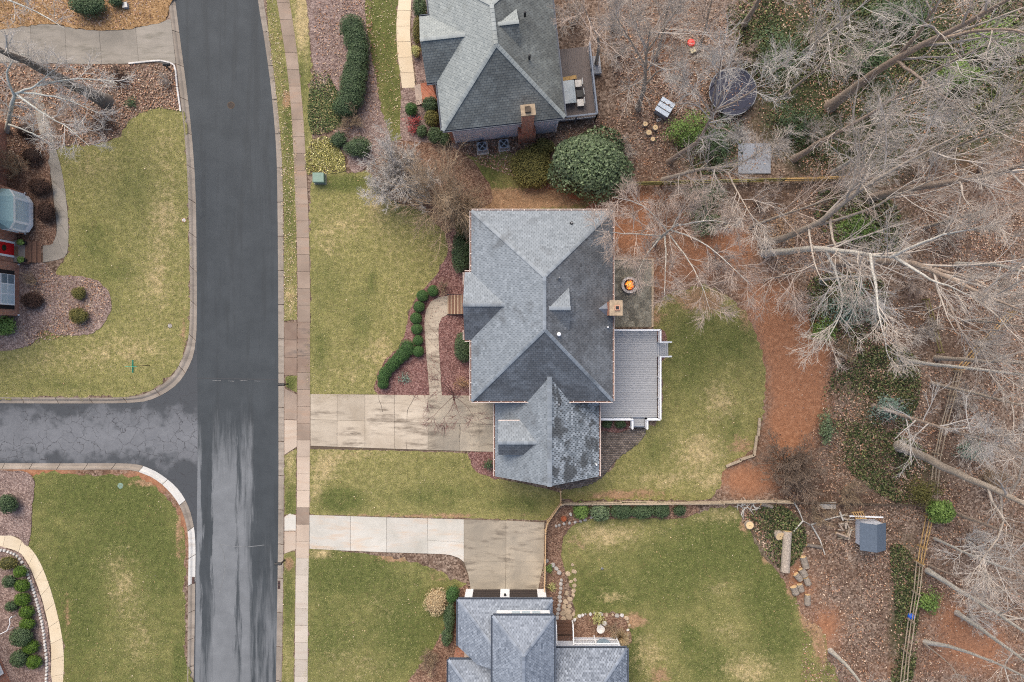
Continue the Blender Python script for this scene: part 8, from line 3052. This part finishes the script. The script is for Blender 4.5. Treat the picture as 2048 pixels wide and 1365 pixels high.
g = np.random.default_rng(77)
LEAFC = [lin(184, 154, 130), lin(164, 132, 108), lin(132, 104, 88), lin(112, 88, 76), lin(198, 176, 154), lin(172, 128, 98), lin(158, 130, 118)]
allowed = [([(1225, -60), (2120, -60), (2120, 1420), (1600, 1420), (1606, 1240), (1560, 1150), (1500, 1060), (1470, 1008), (1545, 1005), (1545, 900), (1600, 700), (1530, 600), (1480, 540), (1300, 520), (1235, 420)], 62000),
           ([(-60, 130), (350, 130), (362, 222), (310, 216), (262, 238), (240, 270), (195, 288), (110, 300), (-60, 330)], 9000),
           ([(905, 285), (1140, 235), (1240, 235), (1250, 370), (1100, 380), (960, 330)], 3500),
           ([(-60, -40), (330, -60), (338, 38), (250, 58), (100, 48), (-60, 52)], 3500),
           ([(620, -60), (735, -60), (770, 270), (690, 320), (640, 200)], 1800),
           ([(110, 548), (195, 560), (222, 600), (208, 648), (140, 672), (60, 690), (20, 640), (88, 526)], 2200)]
XX, YY = [], []
for pl, n in allowed:
    P_ = np.array([W2(*p) for p in pl])
    lo, hi = P_.min(0), P_.max(0)
    x = g.uniform(lo[0], hi[0], n * 3)
    y = g.uniform(lo[1], hi[1], n * 3)
    dens = value_noise(x + 90, y + 90, 1.7, 5) * .6 + value_noise(x + 90, y + 90, 5.0, 6) * .6
    dens = dens * np.clip(1.15 - 1.25 * yard_tone(x, y)[:, 0], 0.04, 1) if pl[0][0] > 1000 else dens
    dens = dens * np.clip(value_noise(x + 90, y + 90, 2.8, 7) * 1.9 - .15, .1, 1.2)
    ok = in_poly(x, y, P_) & (g.random(n * 3) < dens)
    XX.append(x[ok][:n])
    YY.append(y[ok][:n])
X, Y = np.concatenate(XX), np.concatenate(YY)
Z = .05 + g.random(len(X)) * .05
for px, py, rad, zz, n in ((1460, 190, 36, .845, 70), (1508, 318, 28, .15, 60), (1325, 218, 12, 1.07, 8)):      # leaves lying on the trampoline, platform and crate
    c_ = W2(px, py)
    X = np.r_[X, c_[0] + g.normal(0, rad * S * .45, n).clip(-rad * S, rad * S)]
    Y = np.r_[Y, c_[1] + g.normal(0, rad * S * .45, n).clip(-rad * S, rad * S)]
    Z = np.r_[Z, np.full(n, zz)]
scatter('fallen_leaves', X, Y, Z, .085, .45, pick(LEAFC, len(X), g), 'fallen')
tag(bpy.data.objects['fallen_leaves'], 'brown and tan fallen leaves over the woodland floor and beds', 'fallen leaves')
# pale leaves and specks blown over lawns and verge
XX, YY = [], []
for b, tf, dn, z in LAWN:
    lo, hi = b.min(0), b.max(0)
    n = int((hi[0] - lo[0]) * (hi[1] - lo[1]) * 1.4)
    x, y = g.uniform(lo[0], hi[0], n), g.uniform(lo[1], hi[1], n)
    dens = value_noise(x + 90, y + 90, 2.6, 9) ** 2
    ok = in_poly(x, y, b) & (g.random(n) < dens)
    XX.append(x[ok])
    YY.append(y[ok])
for pl, n in (([(530, 0), (547, 0), (594, 300), (594, 640), (569, 640), (560, 300)], 1300), ([(622, 130), (690, 200), (690, 260), (625, 270)], 500), ([(735, 0), (795, 0), (800, 260), (770, 270)], 260)):
    P_ = np.array([W2(*p) for p in pl])
    lo, hi = P_.min(0), P_.max(0)
    x, y = g.uniform(lo[0], hi[0], n * 2), g.uniform(lo[1], hi[1], n * 2)
    ok = in_poly(x, y, P_)
    XX.append(x[ok])
    YY.append(y[ok])
X, Y = np.concatenate(XX), np.concatenate(YY)
scatter('lawn_leaves', X, Y, .05 + g.random(len(X)) * .03, .06, .4, pick([lin(192, 170, 134), lin(170, 142, 106), lin(206, 190, 160)], len(X), g), 'fallen')
tag(bpy.data.objects['lawn_leaves'], 'scattered pale leaves on the lawns and verge', 'fallen leaves')
# mulch chips
XX, YY, CC = [], [], []
CH = {'mulch_red': [lin(92, 62, 58), lin(126, 90, 84), lin(150, 116, 108), lin(176, 148, 138)], 'mulch_grey': [lin(112, 94, 88), lin(146, 128, 120), lin(186, 166, 154)], 'mulch_dark': [lin(74, 54, 44), lin(120, 94, 76), lin(164, 134, 110)], 'pine_straw': [lin(142, 110, 76), lin(178, 144, 104), lin(110, 84, 58)]}
for b, mt_, z, k in BEDS:
    lo, hi = b.min(0), b.max(0)
    n = int((hi[0] - lo[0]) * (hi[1] - lo[1]) * 22 * k)
    x, y = g.uniform(lo[0], hi[0], n), g.uniform(lo[1], hi[1], n)
    ok = in_poly(x, y, b)
    XX.append(x[ok])
    YY.append(y[ok])
    CC.append(pick(CH[mt_], ok.sum(), g))
X, Y, Cc = np.concatenate(XX), np.concatenate(YY), np.concatenate(CC)
scatter('mulch_chips', X, Y, .085 + g.random(len(X)) * .02, .05, .5, Cc, 'fallen', aspect=.35)
tag(bpy.data.objects['mulch_chips'], 'shredded bark chips covering the planting beds', 'mulch')


def ivy(name, label, polys, n, cols, size=.09, hmax=.35, seed=1):
    g = np.random.default_rng(seed)
    XX, YY = [], []
    for pl, w in polys:
        P_ = np.array([W2(*p) for p in pl])
        P_ = smooth_poly(P_, True, .8)
        lo, hi = P_.min(0), P_.max(0)
        k = int(n * w)
        x, y = g.uniform(lo[0], hi[0], k * 6), g.uniform(lo[1], hi[1], k * 6)
        x = x + g.normal(0, .5, len(x))
        dens = np.clip((value_noise(x + 90, y + 90, 1.1, 21) * .6 + value_noise(x + 90, y + 90, 3.5, 22) * .7 - .5) * 3, 0, 1)
        x = x + g.normal(0, .5, len(x))
        y = y + g.normal(0, .5, len(y))
        ok = in_poly(x, y, P_) & (g.random(len(x)) < dens)
        XX.append(x[ok][:k])
        YY.append(y[ok][:k])
    X, Y = np.concatenate(XX), np.concatenate(YY)
    Z = .06 + value_noise(X + 90, Y + 90, .9, 23) * hmax * g.random(len(X))
    o = scatter(name, X, Y, Z, size, .6, pick(cols, len(X), g, jit=.3), 'fallen', seed=seed, aspect=.65)
    tag(o, label, 'ground cover')
    return o


ivy('ivy_cover', 'dark green ivy and undergrowth carpeting the woodland floor',
    [([(1500, -40), (2100, -40), (2100, 190), (1960, 260), (1820, 230), (1700, 330), (1600, 300), (1500, 200)], 1.0),
     ([(1690, 720), (1800, 690), (1840, 760), (1810, 860), (1740, 880), (1680, 860), (1640, 800)], .2), ([(1700, 850), (1850, 900), (1860, 1000), (1780, 1000), (1690, 930)], .15),
     ([(1490, 1030), (1560, 1010), (1610, 1060), (1600, 1110), (1560, 1140), (1520, 1090)], .16), ([(1780, 1090), (1840, 1130), (1835, 1230), (1820, 1365), (1780, 1400), (1790, 1230)], .22),
     ([(1640, 380), (1780, 400), (1800, 500), (1720, 500), (1640, 470)], .14), ([(1620, 560), (1760, 560), (1760, 690), (1640, 680)], .14), ([(1350, 230), (1470, 220), (1480, 330), (1370, 340)], .1)],
    26000, [lin(50, 62, 36), lin(78, 88, 54), lin(102, 110, 70), lin(48, 58, 38), lin(118, 120, 80), lin(112, 96, 78)], .1, .4, 31)
ivy('green_groundcover', 'dark green ground cover between the sidewalk and the north bed',
    [([(628, 142), (650, 138), (668, 170), (688, 210), (690, 250), (665, 262), (625, 270), (616, 215)], 1.0)], 5200, [lin(58, 76, 40), lin(84, 100, 60), lin(104, 116, 76), lin(150, 140, 96)], .07, .2, 32)
ivy('yellow_groundcover', 'yellow-green variegated ground cover above the transformer box',
    [([(622, 282), (650, 272), (672, 285), (690, 315), (692, 342), (650, 348), (616, 350), (610, 310)], 1.0)], 3600, [lin(168, 160, 92), lin(138, 134, 76), lin(110, 108, 62), lin(206, 196, 140)], .07, .16, 33)

# short grass blades over the lawns, tinted by the same patches as the turf below
XX, YY, CC = [], [], []
cb, cg, cd, cs = np.array(lin(152, 147, 98)), np.array(lin(106, 116, 62)), np.array(lin(196, 178, 138)), np.array(lin(150, 122, 92))
for b, tf, dn, z in LAWN:
    lo, hi = b.min(0), b.max(0)
    n = int((hi[0] - lo[0]) * (hi[1] - lo[1]) * 85 * dn)
    x, y = g.uniform(lo[0], hi[0], n), g.uniform(lo[1], hi[1], n)
    ok = in_poly(x, y, b)
    x, y = x[ok] + g.normal(0, .1, ok.sum()), y[ok] + g.normal(0, .1, ok.sum())
    tv = tf(x, y)
    nz = (value_noise(x + 90, y + 90, .35, 41) - .5) * .6 + (value_noise(x + 90, y + 90, 1.4, 42) - .5) * .8
    kg = np.clip(tv[:, 0] + nz, 0, 1)[:, None]
    kd = np.clip(tv[:, 1] * 1.1 + nz[::-1], 0, 1)[:, None]
    ks = np.clip(tv[:, 2] * 1.2 + nz, 0, 1)[:, None]
    c = cb * (1 - kg) + cg * kg
    c = c * (1 - kd) + cd * kd
    c = c * (1 - ks) + cs * ks
    keep = g.random(len(x)) > ks[:, 0] * .7
    XX.append(x[keep])
    YY.append(y[keep])
    CC.append((c * g.normal(1, .22, (len(x), 1)))[keep])
X, Y, Cc = np.concatenate(XX), np.concatenate(YY), np.clip(np.concatenate(CC), .01, 1)
n = len(X)
an = g.uniform(0, 6.283, n)
hh = g.uniform(.03, .075, n)
ln = g.uniform(.03, .09, n)
dx, dy = np.cos(an), np.sin(an)
w_ = .022
P0 = np.stack([X, Y, np.full(n, .022)], 1)
sv = np.stack([-dy * w_, dx * w_, np.zeros(n)], 1)
tipv = np.stack([dx * ln, dy * ln, hh], 1)
V = np.stack([P0 - sv, P0 + sv, P0 + tipv], 1).reshape(-1, 3)
me = mesh_np('grass', V, np.arange(3 * n).reshape(n, 3), M['blade'], face_attr={'col': np.c_[Cc, np.ones(n)]})
tag(obj('grass', me), 'short winter grass blades of the lawns', 'grass', kind='stuff')
tot = sum(sum(len(p.vertices) - 2 for p in o.data.polygons) if len(o.data.polygons) < 200 else len(o.data.polygons) * 2 for o in bpy.data.objects if o.type == 'MESH')
print('TRIS about', tot, 'blades', n)
